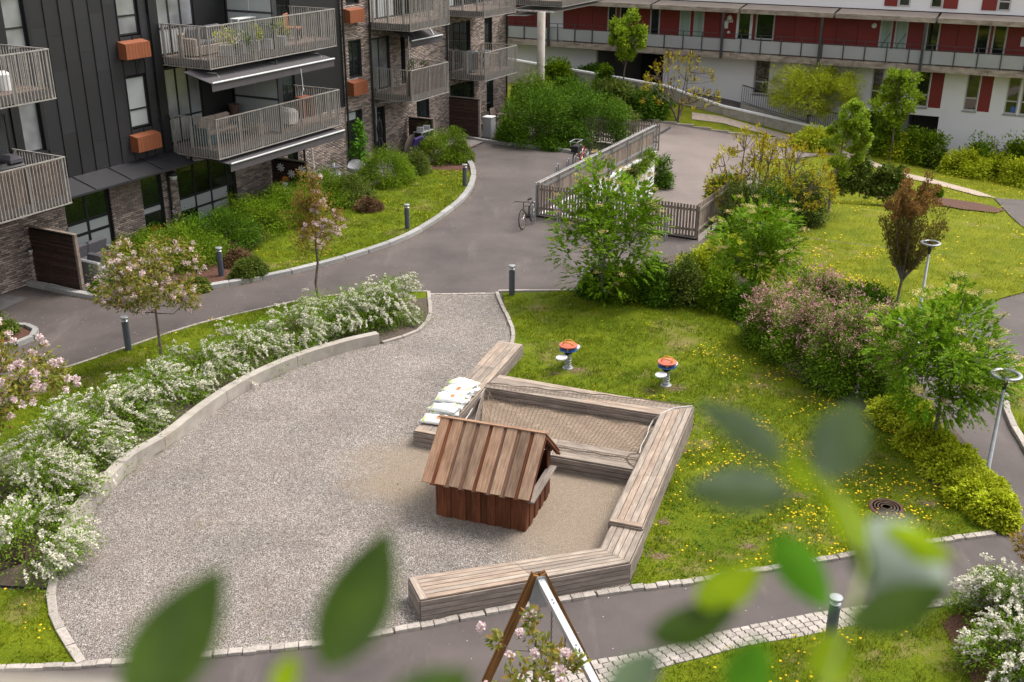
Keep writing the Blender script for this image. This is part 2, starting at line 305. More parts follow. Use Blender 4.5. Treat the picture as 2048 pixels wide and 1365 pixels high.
m_redf = M('red_bike_paint', (.62,.065,.03), (.5,.05,.02), .35, 4); m_yelf = M('yellow_bike_paint', (.42,.5,.03), (.3,.38,.02), .35, 4); m_purple = M('purple_cover', (.055,.028,.17), (.035,.018,.11), .7, 3)
m_pot = M('planter_grey', (.13,.125,.125), (.09,.085,.085), .85, 4, dirt=(1.5,.6,(.2,.18,.16))); m_teal = M('teal_fabric', (.05,.10,.12), (.035,.07,.085), .9, 5); m_drygrass = leafmat('dry_grass', [(.34,.18,.08),(.5,.3,.15)], .2)
L_hedge = leafmat('hedge_leaf', [(.075,.16,.004),(.15,.25,.007),(.25,.34,.015)], .25); L_dark = leafmat('dark_shrub_leaf', [(.035,.095,.003),(.075,.165,.006),(.14,.245,.012)], .25)
L_lime = leafmat('lime_leaf', [(.26,.33,.010),(.42,.48,.016),(.56,.60,.035)], .3, big=.7); L_spirea = leafmat('spirea_leaf', [(.09,.19,.008),(.17,.30,.015),(.27,.38,.035)], .3)
L_white = leafmat('white_blossom', [(.50,.48,.36),(.64,.61,.50),(.76,.73,.64)], .2, big=.85); L_bronze = leafmat('bronze_leaf', [(.16,.14,.02),(.26,.19,.04),(.34,.15,.035)], .3, big=.7)
L_cherryg = leafmat('cherry_leaf', [(.13,.17,.02),(.22,.24,.035),(.30,.17,.04)], .3, big=.7); L_pink = leafmat('pink_blossom', [(.60,.42,.43),(.76,.60,.60),(.84,.74,.73)], .3, big=.85)
L_rowan = leafmat('rowan_leaf', [(.07,.175,.004),(.16,.31,.008),(.32,.46,.02)], .3, big=.62); L_umbel = leafmat('rowan_flower', [(.46,.38,.11),(.60,.50,.19),(.70,.60,.30)], .15)
L_red = leafmat('copper_leaf', [(.12,.095,.015),(.19,.14,.025),(.20,.19,.04)], .25, big=.6); L_redtip = leafmat('copper_tip', [(.22,.12,.03),(.32,.18,.06)], .25)
L_maple = leafmat('maple_leaf', [(.17,.28,.012),(.27,.40,.022),(.40,.50,.045)], .3); L_willow = leafmat('willow_leaf', [(.30,.38,.012),(.44,.50,.02),(.58,.60,.05)], .3)
L_sumac = leafmat('sumac_leaf', [(.28,.22,.012),(.42,.36,.016),(.56,.50,.03)], .25, big=.75); L_cone = leafmat('sumac_cone', [(.09,.028,.012),(.16,.05,.02)], 0)
L_currant = leafmat('currant_leaf', [(.075,.16,.008),(.15,.26,.014),(.25,.36,.025)], .25); L_pinkf = leafmat('dusky_pink_blossom', [(.34,.14,.14),(.52,.28,.27),(.64,.42,.39)], .2, big=.8)
L_moss = leafmat('mid_green_leaf', [(.065,.105,.012),(.12,.17,.02),(.19,.24,.045)], .2); L_brown = leafmat('brown_leaf', [(.13,.07,.04),(.22,.12,.06),(.2,.16,.06)], .2)
L_blade = leafmat('grass_blade', [(.085,.15,.003),(.17,.235,.005),(.30,.32,.012)], .25, big=.62, spec=.15); L_blade2 = leafmat('far_grass_blade', [(.16,.21,.004),(.29,.32,.008),(.44,.42,.03)], .25, big=.7, spec=.15)
L_dand = leafmat('dandelion', [(.62,.40,.01),(.75,.50,.012)], .1, big=.95); L_chest = leafmat('broad_leaf', [(.07,.20,.01),(.13,.30,.02)], .3); L_orange = leafmat('orange_flower', [(.55,.13,.02),(.62,.2,.04)], .1, big=.95)
L_peb = leafmat('pebble', [(.04,.036,.034),(.13,.115,.105),(.22,.195,.18),(.42,.39,.36)], 0, .9, big=.85, spec=.1); L_chip = leafmat('bark_chip', [(.06,.026,.018),(.14,.055,.032),(.21,.09,.05)], 0, .9, big=.7, spec=.1)
L_near = leafmat('near_leaf', [(.030,.062,.002),(.038,.075,.002)], .2, .6, big=.85, spec=.2); L_nearlime = leafmat('near_lime_leaf', [(.30,.44,.01),(.36,.5,.015)], .4, .4, big=.9)
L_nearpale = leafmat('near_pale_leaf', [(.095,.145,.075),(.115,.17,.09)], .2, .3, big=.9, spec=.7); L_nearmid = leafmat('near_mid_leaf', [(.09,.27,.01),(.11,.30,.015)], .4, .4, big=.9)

L_skyleaf = leafmat('sky_lit_leaf', [(.30,.36,.33),(.34,.40,.37)], .2, .3, big=.9, spec=.5)  # sky's reflection on the leaf put into its pale grey base colour

def nearmat(m):
    n, l = m.node_tree.nodes, m.node_tree.links; b = n['Principled BSDF']; src = b.inputs['Base Color'].links[0].from_socket
    f = noise(n, l, mp(n, l, (1,1,1), 'P'), 26, 5, .6); r = ramp(n, [(.5,.55,.5,.3), (1.35,1.3,1.1,.7)]); l.new(f, r.inputs[0]); c = mixc(n, l, src, r.outputs[0], 1.0, 'MULTIPLY'); l.new(c, b.inputs['Base Color'])
for _m in (L_near, L_nearlime, L_nearpale, L_nearmid, L_skyleaf): nearmat(_m)

m_roofd = wood('gap_board', (.22,.125,.08), (.085,.045,.03), .3, .1)
# ---------------------------------------------------------------- foliage helpers
def unit(a): return a/np.maximum(np.linalg.norm(a, axis=-1, keepdims=True), 1e-9)
def leafverts(c, ax, nr, L, Wd, fold=.15):
    L = np.asarray(L)[..., None]; Wd = np.asarray(Wd)[..., None]
    ax = unit(ax); nr = unit(nr-ax*(nr*ax).sum(-1, keepdims=True)); sd = np.cross(ax, nr)
    b = c-ax*L/2; t = c+ax*L/2; m = c+nr*Wd*fold
    v = np.stack([b, m+sd*Wd/2, t, m-sd*Wd/2], 1).reshape(-1, 3); i = np.arange(len(c))[:, None]*4
    return v, np.concatenate([i+np.array([0,1,2]), i+np.array([0,2,3])], 1).reshape(-1, 3)
def clumps(cc, rad, n, L, ctr, droop=0., up=.8, wr=.55, flat=1.0, fill=.45):
    K = len(cc); n = int(n); idx = rng.integers(0, K, n); rad = np.broadcast_to(np.asarray(rad, float), (K,))
    d = unit(rng.normal(size=(n, 3))); r = rng.random(n)**fill
    p = cc[idx]+d*(r*rad[idx])[:, None]*np.array([1, 1, flat])
    out = unit(p-ctr); ax = unit(out*.7+d*.6+rng.normal(size=(n, 3))*.45+np.array([0, 0, -droop]))
    nr = unit(np.array([0, 0, up])+out*.5+d*.35+rng.normal(size=(n, 3))*.35)
    s = L*rng.uniform(.65, 1.35, n)
    return leafverts(p, ax, nr, s, s*wr)
NM = 2.3; LM = 1.12
def foliage(name, data, mat, parent):
    vs = []; fs = []; o = 0
    for v, f in data: vs.append(v); fs.append(f+o); o += len(v)
    return link(name, npmesh(name, np.concatenate(vs), np.concatenate(fs), mat), parent)
def dome(K, w, d, h, lo=-.05, jit=.22, z0=0.0):
    u = unit(rng.normal(size=(K*3, 3))); u = u[u[:, 2] > lo][:K]; r = 1-jit*rng.random(len(u))
    r *= 1+.10*np.sin(u[:,0]*5+u[:,1]*4+rng.random()*6)
    return np.c_[u[:,0]*w/2*r, u[:,1]*d/2*r, z0+np.maximum(u[:,2], -.05)*(h-z0)*r]
def pxpos(x, yb, rear=False):
    P = np.array(PT(x, yb) if rear else G(x, yb)); T = .443*P[0]+.896*P[1]
    if rear and T > 66.3: P = P*(63.3/T); P[2] = hz(P[0], P[1])
    return P
def bush(label, x, yb, yt, wpx, mat=None, cat='shrub', name='shrub', rear=False, n=2600, leaf=.055, dep=.9, K=34, group=None, extra=None, up=.8, wr=.55, clump=.16, jit=.22, stem=None, lift=0):
    n = int(n*NM); leaf *= LM; K = int(K*1.3)
    P = pxpos(x, yb, rear); dist = math.hypot(P[0], P[1]); w = wpx*math.hypot(dist, CH-P[2])/FPX; d = w*dep
    P = P*1.0; P[:2] *= 1+(d*.42)/dist
    if rear: P[2] = hz(P[0], P[1])
    h = max(.3, onvert(P, x, yt)-P[2]-.04); t = thing(name, label, cat, tuple(P), rng.random()*6, group)
    cc = dome(K, w*.82, d*.82, h*.9, jit=jit); R = clump*(w+d+h)/2; data = [clumps(cc, R*rng.uniform(.6, 1.25, len(cc)), n, leaf, np.array([0, 0, h*.2]), .1, up, wr)]
    low = np.c_[unit(rng.normal(size=(12, 2)))*np.array([w*.38, d*.38]), rng.uniform(.08, h*.35, 12)]
    data.append(clumps(low, R*.8, n//6, leaf, np.array([0, 0, h*.2]), .1, up, wr))
    foliage('foliage', data, mat or L_hedge, t)
    b = MB()
    for k in range(9):
        e = cc[k*3 % len(cc)]; b.tube([(e[0]*.08, e[1]*.08, -.02), (e[0]*.4, e[1]*.4, e[2]*.55), tuple(e)], [.018, .012, .006], 5)
    b.obj('stems', stem or m_stem, t)
    if extra: extra(t, cc, w, d, h)
    return t
def blossoms(mat, n, L, frac=.5, rad=.06, name='blossom', wr=.9, minz=.3, lift=.06):
    def f(t, cc, w, d, h):
        c = cc[cc[:,2] > h*minz]; K = max(8, n//9); i = rng.integers(0, len(c), K); ctr = np.array([0,0,h*.25])
        q = c[i]+rng.normal(size=(K,3))*.10*w; q += unit(q-ctr)*lift
        foliage(name, [clumps(q, rad, n, L, ctr, 0, .8, wr)], mat, t)
    return f
def spirea(label, P, w, d, h, n=2600, sprays=150, group=None):
    t = thing('spirea_bush', label, 'bush', P, 0, group)
    cc = dome(46, w*.8, d*.8, h*.85, jit=.3); ctr = np.array([0,0,h*.2])
    foliage('foliage', [clumps(cc, .15*(w+d)/2, n*3, .05, ctr, .1, .8, .45)], L_spirea, t)
    b = MB(); pts = []; axs = []; top = cc[np.argsort(-cc[:,2])][:int(len(cc)*.72)]
    for k in range(sprays):
        e = top[k % len(top)]+rng.normal(size=3)*.12; a = unit(e-ctr)
        side = np.array([a[0], a[1], 0]); side = side/max(1e-6, np.linalg.norm(side))
        L = rng.uniform(.10, .26); p0 = e-a*.05; 
        if k % 4 == 0: b.tube([(e[0]*.1, e[1]*.1, 0), tuple(p0*np.array([.6,.6,.8])), tuple(p0), tuple(p0+side*L*.7+np.array([0,0,.04]))], [.010,.007,.004,.002], 4)
        m = int(44*L/.25); s = rng.random(m); c = p0+np.outer(s*L, side*.8+a*.35)+np.outer(-(s**2)*L*.45, [0,0,1])+rng.normal(size=(m,3))*.017+a*.06+np.array([0,0,.05])
        pts.append(c); axs.append(np.tile(side, (m,1)))
    c = np.concatenate(pts); ax = np.concatenate(axs)+rng.normal(size=c.shape)*.5; nr = np.array([0,0,1.])+rng.normal(size=c.shape)*.5
    s = rng.uniform(.024, .044, len(c)); foliage('blossom', [leafverts(c, ax, nr, s*1.2, s)], L_white, t); b.obj('stems', m_stem, t); return t
def limbs(b, base, H, z0, cc, r0, lean=(0,0), nl=9, bare=None):
    top = np.array([lean[0], lean[1], H*.93]); tr = [np.array([lean[0]*k**1.5, lean[1]*k**1.5, H*.9*k])+np.r_[rng.normal(size=2)*.012*H*(0 < k < 1), 0] for k in np.linspace(0, 1, 7)]
    tr[0] = np.array([0,0,-.05]); b.tube([tuple(p) for p in tr], [r0*1.15]+[r0*(1-.8*k) for k in np.linspace(.12, 1, 6)], 8)
    order = rng.permutation(len(cc)); anchors = []
    for i in order[:nl]:
        e = cc[i]; zz = max(z0*.85, min(H*.8, e[2]-.35*np.hypot(e[0], e[1])-.1)); k = zz/(H*.9)
        a = np.array([lean[0]*k**1.5, lean[1]*k**1.5, zz]); m = (a+e)/2+np.array([0,0,-.06*H]); r = r0*.45*(1-.5*k)
        b.tube([tuple(a), tuple(a*.65+m*.35), tuple(m), tuple(e)], [r, r*.8, r*.55, r*.25], 6); anchors += [a, m, (m+e)/2, e]
    A = np.array(anchors)
    for i in order[nl:]:
        e = cc[i]; k = A[np.argmin(((A-e)**2).sum(1)+(A[:,2] > e[2])*.5)]; m = (k+e)/2+rng.normal(size=3)*.03
        b.tube([tuple(k), tuple(m), tuple(e)], [r0*.16, r0*.12, r0*.05], 5)
def egg(K, w, H, z0, shape=1.0, jit=.35):
    u = unit(rng.normal(size=(K, 3))); r = rng.random(K)**.38; z = (H+z0)/2+u[:,2]*(H-z0)/2*r*.92
    k = (z-z0)/(H-z0); rr = w/2*r*(1 if shape == 1 else np.where(k < .4, .55+k*1.1, 1.0-(k-.4)*shape))
    return np.c_[u[:,0]*rr, u[:,1]*rr, z]
def treepos(x, yb, yt, yc, wpx, rear):
    P = pxpos(x, yb, rear); dist = math.hypot(P[0], P[1]); w = wpx*math.hypot(dist, CH-P[2])/FPX
    return P, w, onvert(P, x, yt)-P[2], onvert(P, x, yc)-P[2]
def tree(label, x, yb, yt, yc, wpx, mat, cat='tree', name='tree', rear=False, n=6000, leaf=.07, K=46, cr=.16, r0=.05, droop=.2, shape=1.0, bark=None, extra=None, lean=(0,0), up=.7, wr=.5, nl=10, group=None):
    n = int(n*NM); leaf *= LM
    P, w, H, z0 = treepos(x, yb, yt, yc, wpx, rear); t = thing(name, label, cat, tuple(P), 0, group)
    cc = egg(K, w*.86, H*.97, z0*1.02, shape)+np.array([lean[0]*.8, lean[1]*.8, 0]); b = MB(); limbs(b, P, H, z0, cc, r0, lean, nl); b.obj('trunk', bark or m_bark, t, smooth=True)
    R = cr*w; foliage('crown', [clumps(cc, R*rng.uniform(.6, 1.3, K), n, leaf, np.array([0,0,z0*.9]), droop, up, wr)], mat, t)
    if extra: extra(t, cc, w, H, z0)
    return t
def tblossom(mat, n, L, K, rad=.07, name='blossom', side=None, zlo=0.):
    def f(t, cc, w, H, z0):
        c = cc[(cc[:,2]-z0) > (H-z0)*zlo]
        if side is not None: c = c[(c[:,:2]@np.array(side)) > 0]
        i = rng.integers(0, len(c), K); q = c[i]+np.clip(rng.normal(size=(K,3)),-1.3,1.3)*.06*w; foliage(name, [clumps(q, rad, n, L, np.array([0,0,z0]), .3, .7, .9)], mat, t)
    return f
def rowan(label, x, yb, yt, yc, wpx, n=900, r0=.055, umb=46, lean=(0,0)):
    n = int(n*2.5); umb = int(umb*1.3)
    P, w, H, z0 = treepos(x, yb, yt, yc, wpx, False); t = thing('rowan_tree', label, 'tree', tuple(P), 0); K = 76
    cc = egg(K, w*.84, H*.95, z0, 1.0); b = MB(); limbs(b, P, H, z0, cc, r0, lean, 12); b.obj('trunk', m_bark2, t, smooth=True)
    m = 13; idx = rng.integers(0, K, n); d = unit(rng.normal(size=(n,3))); p = cc[idx]+d*.13*w*rng.random((n,1))**.5
    out = unit(p-np.array([0,0,z0])); ax = unit(out+d*.7+np.array([0,0,-.25])); nr = unit(np.array([0,0,1.])+rng.normal(size=(n,3))*.3); nr = unit(nr-ax*(nr*ax).sum(1, keepdims=True)); sd = np.cross(ax, nr)
    Lr = rng.uniform(.16, .26, n); pos = []; axs = []; nrs = []
    for j in range(m):
        k = (j//2+.6)/(m/2+.6); sg = 1 if j % 2 else -1
        if j == m-1: k, sg = 1.08, 0
        q = p+ax*(Lr*k)[:,None]+np.array([0,0,-1.])*(Lr*k*k*.35)[:,None]; a = unit(sd*sg*.8+ax*.75+np.array([0,0,-.35]))
        pos.append(q+a*.024); axs.append(a); nrs.append(nr)
    c = np.concatenate(pos); s = rng.uniform(.055, .085, len(c)); foliage('crown', [leafverts(c, np.concatenate(axs), np.concatenate(nrs), s, s*.45)], L_rowan, t)
    cn = np.array([0,0,(H+z0)/2]); u = cc[np.argsort(-np.linalg.norm((cc-cn)/np.array([w*.42,w*.42,(H-z0)/2]), axis=1)-rng.random(K)*.15-(cc[:,2]-cn[2])/(H-z0)*.5)[:umb]]; u = u+unit(u-np.array([0,0,z0]))*.13*w*.95+np.array([0,0,.09]); c2 = np.repeat(u, 90, 0)+rng.normal(size=(len(u)*90, 3))*np.array([.066,.066,.022])
    s = rng.uniform(.018, .034, len(c2)); foliage('flower_cluster', [leafverts(c2, rng.normal(size=c2.shape), np.array([0,0,1.])+rng.normal(size=c2.shape)*.3, s, s)], L_umbel, t); return t
def inpoly(pts, poly):
    x, y = pts[:,0], pts[:,1]; r = np.zeros(len(pts), bool); n = len(poly)
    for i in range(n):
        x0, y0 = poly[i][:2]; x1, y1 = poly[(i+1)%n][:2]; c = ((y0 > y) != (y1 > y)) & (x < (x1-x0)*(y-y0)/(y1-y0+1e-12)+x0); r ^= c
    return r
def scat(poly, dens, holes=()):
    p = np.array([q[:2] for q in poly]); a, b = p.min(0), p.max(0); n = int((b-a).prod()*dens); q = rng.random((n, 2))*(b-a)+a; k = inpoly(q, p)
    for h in holes: k &= ~inpoly(q, np.array([z[:2] for z in h]))
    return q[k]
def snoise(p, s, seed=0):
    x, y = p[:,0]*s+seed*3.1, p[:,1]*s-seed*1.7
    return (np.sin(x*1.3+np.sin(y*1.7+1.1)*1.4)+np.sin(y*1.1+np.sin(x*.9+2.3)*1.6)+.6*np.sin(x*2.7+y*2.1)+.5*np.sin(x*-3.9+y*4.3))/3.1
def grass(name, label, pts, z, L, mat, blades=6, rad=.05):
    n = len(pts)*blades; c = np.repeat(np.c_[pts, z if np.ndim(z) else np.full(len(pts), z)], blades, 0); c[:,:2] += rng.normal(size=(n,2))*rad
    a = rng.random(n)*6.283; l = L*rng.uniform(.5, 1.4, n)*np.repeat(rng.uniform(.6, 1.3, len(pts)), blades); ln = rng.uniform(.2, .9, n)
    sd = np.c_[-np.sin(a), np.cos(a), np.zeros(n)]*.007; tip = c+np.c_[np.cos(a)*ln*l, np.sin(a)*ln*l, l*np.sqrt(1-ln**2*.8)]
    v = np.stack([c-sd, c+sd, tip], 1).reshape(-1, 3); f = np.arange(n*3).reshape(-1, 3); o = link(name, npmesh(name, v, f, mat)); return tag(o, label, name.replace('_', ' '), None, 'stuff')
def dandelions(pts, z, label, s=.021):
    n = len(pts); a = np.arange(6)*math.pi/3; r = s*rng.uniform(.45, 1.25, n); h = rng.uniform(.05, .11, n); z = z if np.ndim(z) else np.full(n, z)
    ring = np.stack([pts[:,0,None]+np.cos(a)*r[:,None], pts[:,1,None]+np.sin(a)*r[:,None], np.repeat((z+h)[:,None], 6, 1)], -1)
    top = np.c_[pts, z+h+.012][:,None]; v = np.concatenate([ring, top], 1).reshape(-1,3); i = np.arange(n)[:,None]*7
    f = np.concatenate([i+np.array([k,(k+1)%6,6]) for k in range(6)], 1).reshape(-1,3); o = link('dandelions', npmesh('dandelions', v, f, L_dand)); return tag(o, label, 'dandelions', None, 'stuff')
def wp(px, z=0): return [tuple(G(x, y, z)[:2]) for x, y in px]
def sheet(name, poly, z, mat, kind='structure', th=0): return MB().prism(poly, z-th, z).obj(name, mat, kind=kind)
def dense(poly, st):
    r = []
    for i in range(len(poly)):
        a, b = np.array(poly[i][:2]), np.array(poly[(i+1)%len(poly)][:2]); n = max(1, int(np.linalg.norm(b-a)/st))
        r += [tuple(a+(b-a)*k/n) for k in range(n)]
    return r
def drape(name, poly, off, mat, st=.8, kind='structure'):
    B = dense(poly, st); p = np.array([q[:2] for q in poly]); a, b = p.min(0), p.max(0); gx, gy = np.meshgrid(np.arange(a[0], b[0], st), np.arange(a[1], b[1], st))
    I = np.c_[gx.ravel(), gy.ravel()]; I = I[inpoly(I, p)]; pts = [Vector(q) for q in B]+[Vector((float(x), float(y))) for x, y in I]
    v, e, f, *_ = delaunay_2d_cdt(pts, [], [list(range(len(B)))], 1, 1e-4)
    vs = [(q.x, q.y, hz(q.x, q.y)+off) for q in v]; me = bpy.data.meshes.new(name); fs = []
    for t in f:
        A, Bq, Cq = v[t[0]], v[t[1]], v[t[2]]; fs.append(tuple(t) if (Bq-A).cross(Cq-A) > 0 else tuple(t[::-1]))
    me.from_pydata(vs, [], fs); me.materials.append(mat); me.shade_smooth(); return link(name, me, kind=kind)
def smooth(pts, k=6):
    P = [np.array(p[:2], float) for p in pts]; P = [2*P[0]-P[1]]+P+[2*P[-1]-P[-2]]; out = []
    for i in range(1, len(P)-2):
        a, b, c, d = P[i-1:i+3]
        for j in range(k):
            t = j/k; out.append(.5*((2*b)+(-a+c)*t+(2*a-5*b+4*c-d)*t*t+(-a+3*b-3*c+d)*t**3))
    return out+[P[-2]]
def arcs(pts, step):
    P = np.array(pts); s = np.r_[0, np.cumsum(np.linalg.norm(np.diff(P, axis=0), axis=1))]; n = max(1, int(round(s[-1]/step))); q = np.linspace(0, s[-1], n+1)
    return np.c_[np.interp(q, s, P[:,0]), np.interp(q, s, P[:,1])]
def stonemesh(name, mat, b=.05, seed=0):                     # unit block -.5..+.5, z 0..1, softened top, slightly uneven
    r = random.Random(seed); j = lambda a: a+r.uniform(-.02, .02); m = MB().bbox(-.5, .5, -.5, .5, 0, 1, b); m.v = [(j(x), j(y), z+(r.uniform(-.03, .03) if z > .5 else 0)) for x, y, z in m.v]
    return m.mesh(name, mat)
def kerb(name, pts, w, h, L, mat, z=0, gap=.012, piece='kerb_stone', jitter=.008, zf=None, label=None):
    root = thing(name, None, None, (float(pts[0][0]), float(pts[0][1]), z)); root['kind'] = 'structure'
    ms = [stonemesh(piece, mat, .06, k) for k in range(3)]; A = arcs(pts, L)
    for i in range(len(A)-1):
        a, b = A[i], A[i+1]; d = b-a; l = np.linalg.norm(d); m = (a+b)/2; zz = 0 if zf is None else zf(m[0], m[1])-.05
        link(piece, ms[i%3], root, (m[0]-pts[0][0]+random.uniform(-1,1)*jitter, m[1]-pts[0][1]+random.uniform(-1,1)*jitter, zz-.02), (0, 0, math.atan2(d[1], d[0])+random.uniform(-1,1)*jitter), (l-gap, w, h+.02+random.uniform(0, jitter)))
    return root
# ---------------------------------------------------------------- ground
big = MB(); big.prism([(-500,-300),(500,-300),(500,700),(-500,700)], -9, -8.5); big.obj('ground', m_grass2, kind='structure')
plaza = [sq(20.4,-12), sq(20.4,9.9), sq(7.5,9.9), sq(7.5,16.2), sq(9.5,16.2), (30,26.2), (45,18.6), (45,-6), (-45,-6), sq(-45,-12)]
sheet('plaza_asphalt', plaza, 0, m_asph)
terr = [sq(20.4,-14), sq(20.4,9.9), sq(20.4,16.2), sq(9.5,16.2), (30,26.2), (60,12), (110,60), (90,150), (-70,150), (-70,60)]
drape('terrain', terr, -.03, m_grass2, 1.3)
# ramp down to the garage under the plaza
rb = MB(); NS = 12
for i in range(NS+1):
    s = 5+(20.4-5)*i/NS; za = [-3.4+(i/NS)*(hz(*sq(20.4, q))+3.4) for q in (9.95, 16.15)]
    rb.v += [(*sq(s, 9.95), za[0]), (*sq(s, 16.15), za[1])]
rb.f = [(2*i, 2*i+1, 2*i+3, 2*i+2) for i in range(NS)]; rb.obj('garage_ramp', m_road, kind='structure')
road = [sq(20.35,9.95), sq(20.35,16.1), tuple(PT(1490,318)[:2]), tuple(PT(1590,312)[:2]), tuple(PT(1680,303)[:2]), tuple(PT(1640,291)[:2]), tuple(PT(1560,278)[:2]), tuple(PT(1440,262)[:2]), tuple(PT(1340,246)[:2]), tuple(PT(1250,237)[:2]), tuple(PT(1150,232)[:2]), sq(34,-4), sq(22,-4), sq(22,8)]
drape('road', road, .012, m_road, .7)
kpts = smooth([PT(x, y)[:2] for x, y in ((1150,232),(1250,237),(1340,246),(1440,262),(1560,278),(1640,291),(1690,306))])
kerb('rear_kerb', kpts, .14, .18, 1.0, m_granlight, zf=hz)
_a, _b = PT(1302,274), PT(1336,254); MB().tube([tuple(_a), tuple((_a+_b)/2), tuple(_b)], .09, 4).obj('drain_channel', m_dark, kind='structure')
dp = [(1380,222),(1440,230),(1560,262),(1640,282),(1720,308),(1817,342),(1865,352),(1954,375),(1990,388),(1954,384),(1865,361),(1817,351),(1720,318),(1640,293),(1560,272),(1440,243),(1380,236)]
drape('dirt_path', [tuple(PT(*p)[:2]) for p in dp], .012, m_dirt, .8)
drape('far_path', [tuple(PT(*p)[:2]) for p in ((1985,388),(2060,393),(2140,400))]+[tuple(PT(*p)[:2]) for p in ((2140,480),(2060,456),(2020,425))], .012, m_asph, .6)
drape('far_mulch', [tuple(PT(*p)[:2]) for p in ((1862,386),(1900,391),(1960,400),(2008,412),(1990,418),(1920,411),(1872,403))], .02, m_mulch, .5)
drape('shrub_mulch', [tuple(PT(*p)[:2]) for p in ((1690,352),(1740,356),(1800,380),(1770,392),(1720,380),(1690,370))], .02, m_mulch, .5)
drape('driveway', [LT(-26,64.6), LT(-26,67.9), LT(-15,67.9), LT(-9,67.9), LT(-9,65.8), LT(-16,64.6)], .02, m_asph, .8)
# playground gravel, sandy and lawn areas
grav = wp([(858,592),(993,590),(1003,612),(1027,665),(1020,695)])+wp([(1388,855),(1283,1105),(1262,1170),(1240,1182),(1000,1225),(840,1258),(640,1296),(330,1328),(172,1340),(120,1262),(108,1215),(113,1170),(150,1090),(184,1036),(219,1000),(273,942),(340,903),(420,838),(500,785),(600,738),(700,706),(760,690),(830,668),(858,640)])
sheet('gravel_yard', grav, .010, m_grav)
lawnc = wp([(1005,588),(1100,585),(1185,583),(1300,598),(1450,625),(1520,690),(1600,760),(1720,815),(1790,860),(1850,950),(1930,1020),(1985,1055),(1900,1074),(1700,1108),(1500,1142),(1350,1166),(1264,1176),(1283,1105),(1340,970),(1390,848),(1200,800),(1000,770),(1045,700),(1024,695),(1030,665),(1010,625)])
hedgebed = wp([(1185,580),(1300,596),(1450,623),(1520,688),(1600,758),(1720,813),(1790,858),(1850,948),(1930,1018),(1985,1053),(2035,1040),(1950,900),(1860,790),(1800,730),(1760,660),(1650,600),(1500,540),(1380,500),(1200,545)])
sheet('hedge_bed', hedgebed, .02, m_soil); sheet('play_lawn', lawnc, .03, m_grass)
strip = smooth(wp([(856,587),(760,590),(640,600),(500,630),(380,661),(250,706),(100,757),(-60,812)])); wallb = smooth(wp([(760,692),(700,706),(600,738),(500,785),(420,838),(340,903),(273,943),(219,999),(184,1036),(150,1088),(113,1168)]))
sheet('strip_lawn', [tuple(p) for p in strip]+wp([(-300,900),(-300,1200)])+[tuple(p) for p in wallb[::-1]]+wp([(830,668),(857,640)]), .03, m_grass)
sheet('spirea_bed', wp([(830,670),(857,640),(852,600),(740,618),(600,668),(420,750),(260,830),(60,930),(-100,1020),(-100,1180),(112,1190)])+[tuple(p) for p in wallb[::-1]], .05, m_soil)
sheet('corner_lawn', wp([(-60,1190),(108,1192),(105,1220),(118,1262),(168,1336),(-60,1345)]), .03, m_grass)
kin = [(48,577),(110,590),(175,603),(250,612),(310,606),(380,590),(480,572),(560,556),(640,536),(740,506),(820,474),(880,436),(925,398),(943,365),(942,340),(928,315),(915,295)]
kb = smooth(wp(kin)); bed = [tuple(p) for p in kb]+[sq(17,2.3), sq(13,2.2), sq(0,2.2), sq(-6,2.4)]
sheet('facade_bed', bed, .04, m_mulch)
lawnl = wp([(500,568),(560,552),(640,532),(740,502),(820,470),(880,432),(923,396),(939,365),(936,346),(850,343),(750,378),(690,408),(580,455),(510,500),(470,560)])
sheet('upper_lawn', lawnl, .06, m_grass)
sheet('terrace_paving', [sq(-6.1,0.0), sq(-6.1,2.2), sq(17.8,2.2), sq(17.8,0.0)], .05, m_terra)
sheet('entrance_slab', wp([(-80,590),(0,598),(57,605),(0,632),(-80,650)]), .012, m_pot)
lawnr = [sq(9.3,16.4)]+wp([(1397,492),(1440,520),(1500,560),(1620,620),(1790,690),(1850,700),(1880,650),(1920,618),(1965,600),(2050,576),(2300,560)])+[(44,18.6),(30,26.3)]
sheet('right_lawn', lawnr, .03, m_grass2)
lawne = wp([(2014,765),(2014,800),(2024,838),(2062,900),(2300,920),(2300,690),(2050,700)]); sheet('edge_lawn', lawne, .03, m_grass)
lawnb = wp([(1330,1337),(1500,1292),(1650,1263),(1800,1228),(1905,1207),(1960,1215),(2100,1190),(2100,1450),(1250,1450)]); sheet('front_lawn', lawnb, .03, m_grass)
sheet('front_bed', wp([(1888,1240),(1925,1218),(1960,1215),(2150,1170),(2150,1450),(2010,1450),(1930,1330)]), .045, m_mulch)
bedr = [sq(18.6,1.5), sq(18.6,3.2)]+wp([(940,279),(1000,288),(1060,295),(1120,300),(1165,308)])+[sq(20.2,9.7), sq(20.2,1.5)]
sheet('hedge_mulch', bedr, .03, m_soil)
# kerbs
kerb('granite_kerb', kb, .22, .13, 1.0, m_granite); kerb('hedge_kerb', smooth(wp([(880,268),(940,281),(1000,290),(1060,297),(1120,302),(1168,312)])), .16, .14, 1.0, m_granite)
kerb('lawn_kerb', strip[:-1], .07, .05, 1.0, m_granlight); kerb('bed_kerb', smooth(wp([(856,588),(860,620),(857,642),(832,669),(765,691)])), .10, .07, .6, m_granlight)
kerb('path_kerb', smooth(wp([(993,588),(1003,613),(1016,640),(1027,667),(1024,692)])), .10, .07, .6, m_granlight); kerb('gravel_edge', smooth(wp([(858,591),(925,590),(993,588)])), .10, .02, .16, m_granlight)
kerb('top_kerb', smooth(wp([(995,585),(1080,583),(1185,582)])), .09, .06, .9, m_granlight); kerb('corner_kerb', smooth(wp([(113,1170),(107,1205),(112,1240),(130,1278),(170,1338)])), .14, .07, .55, m_granlight)
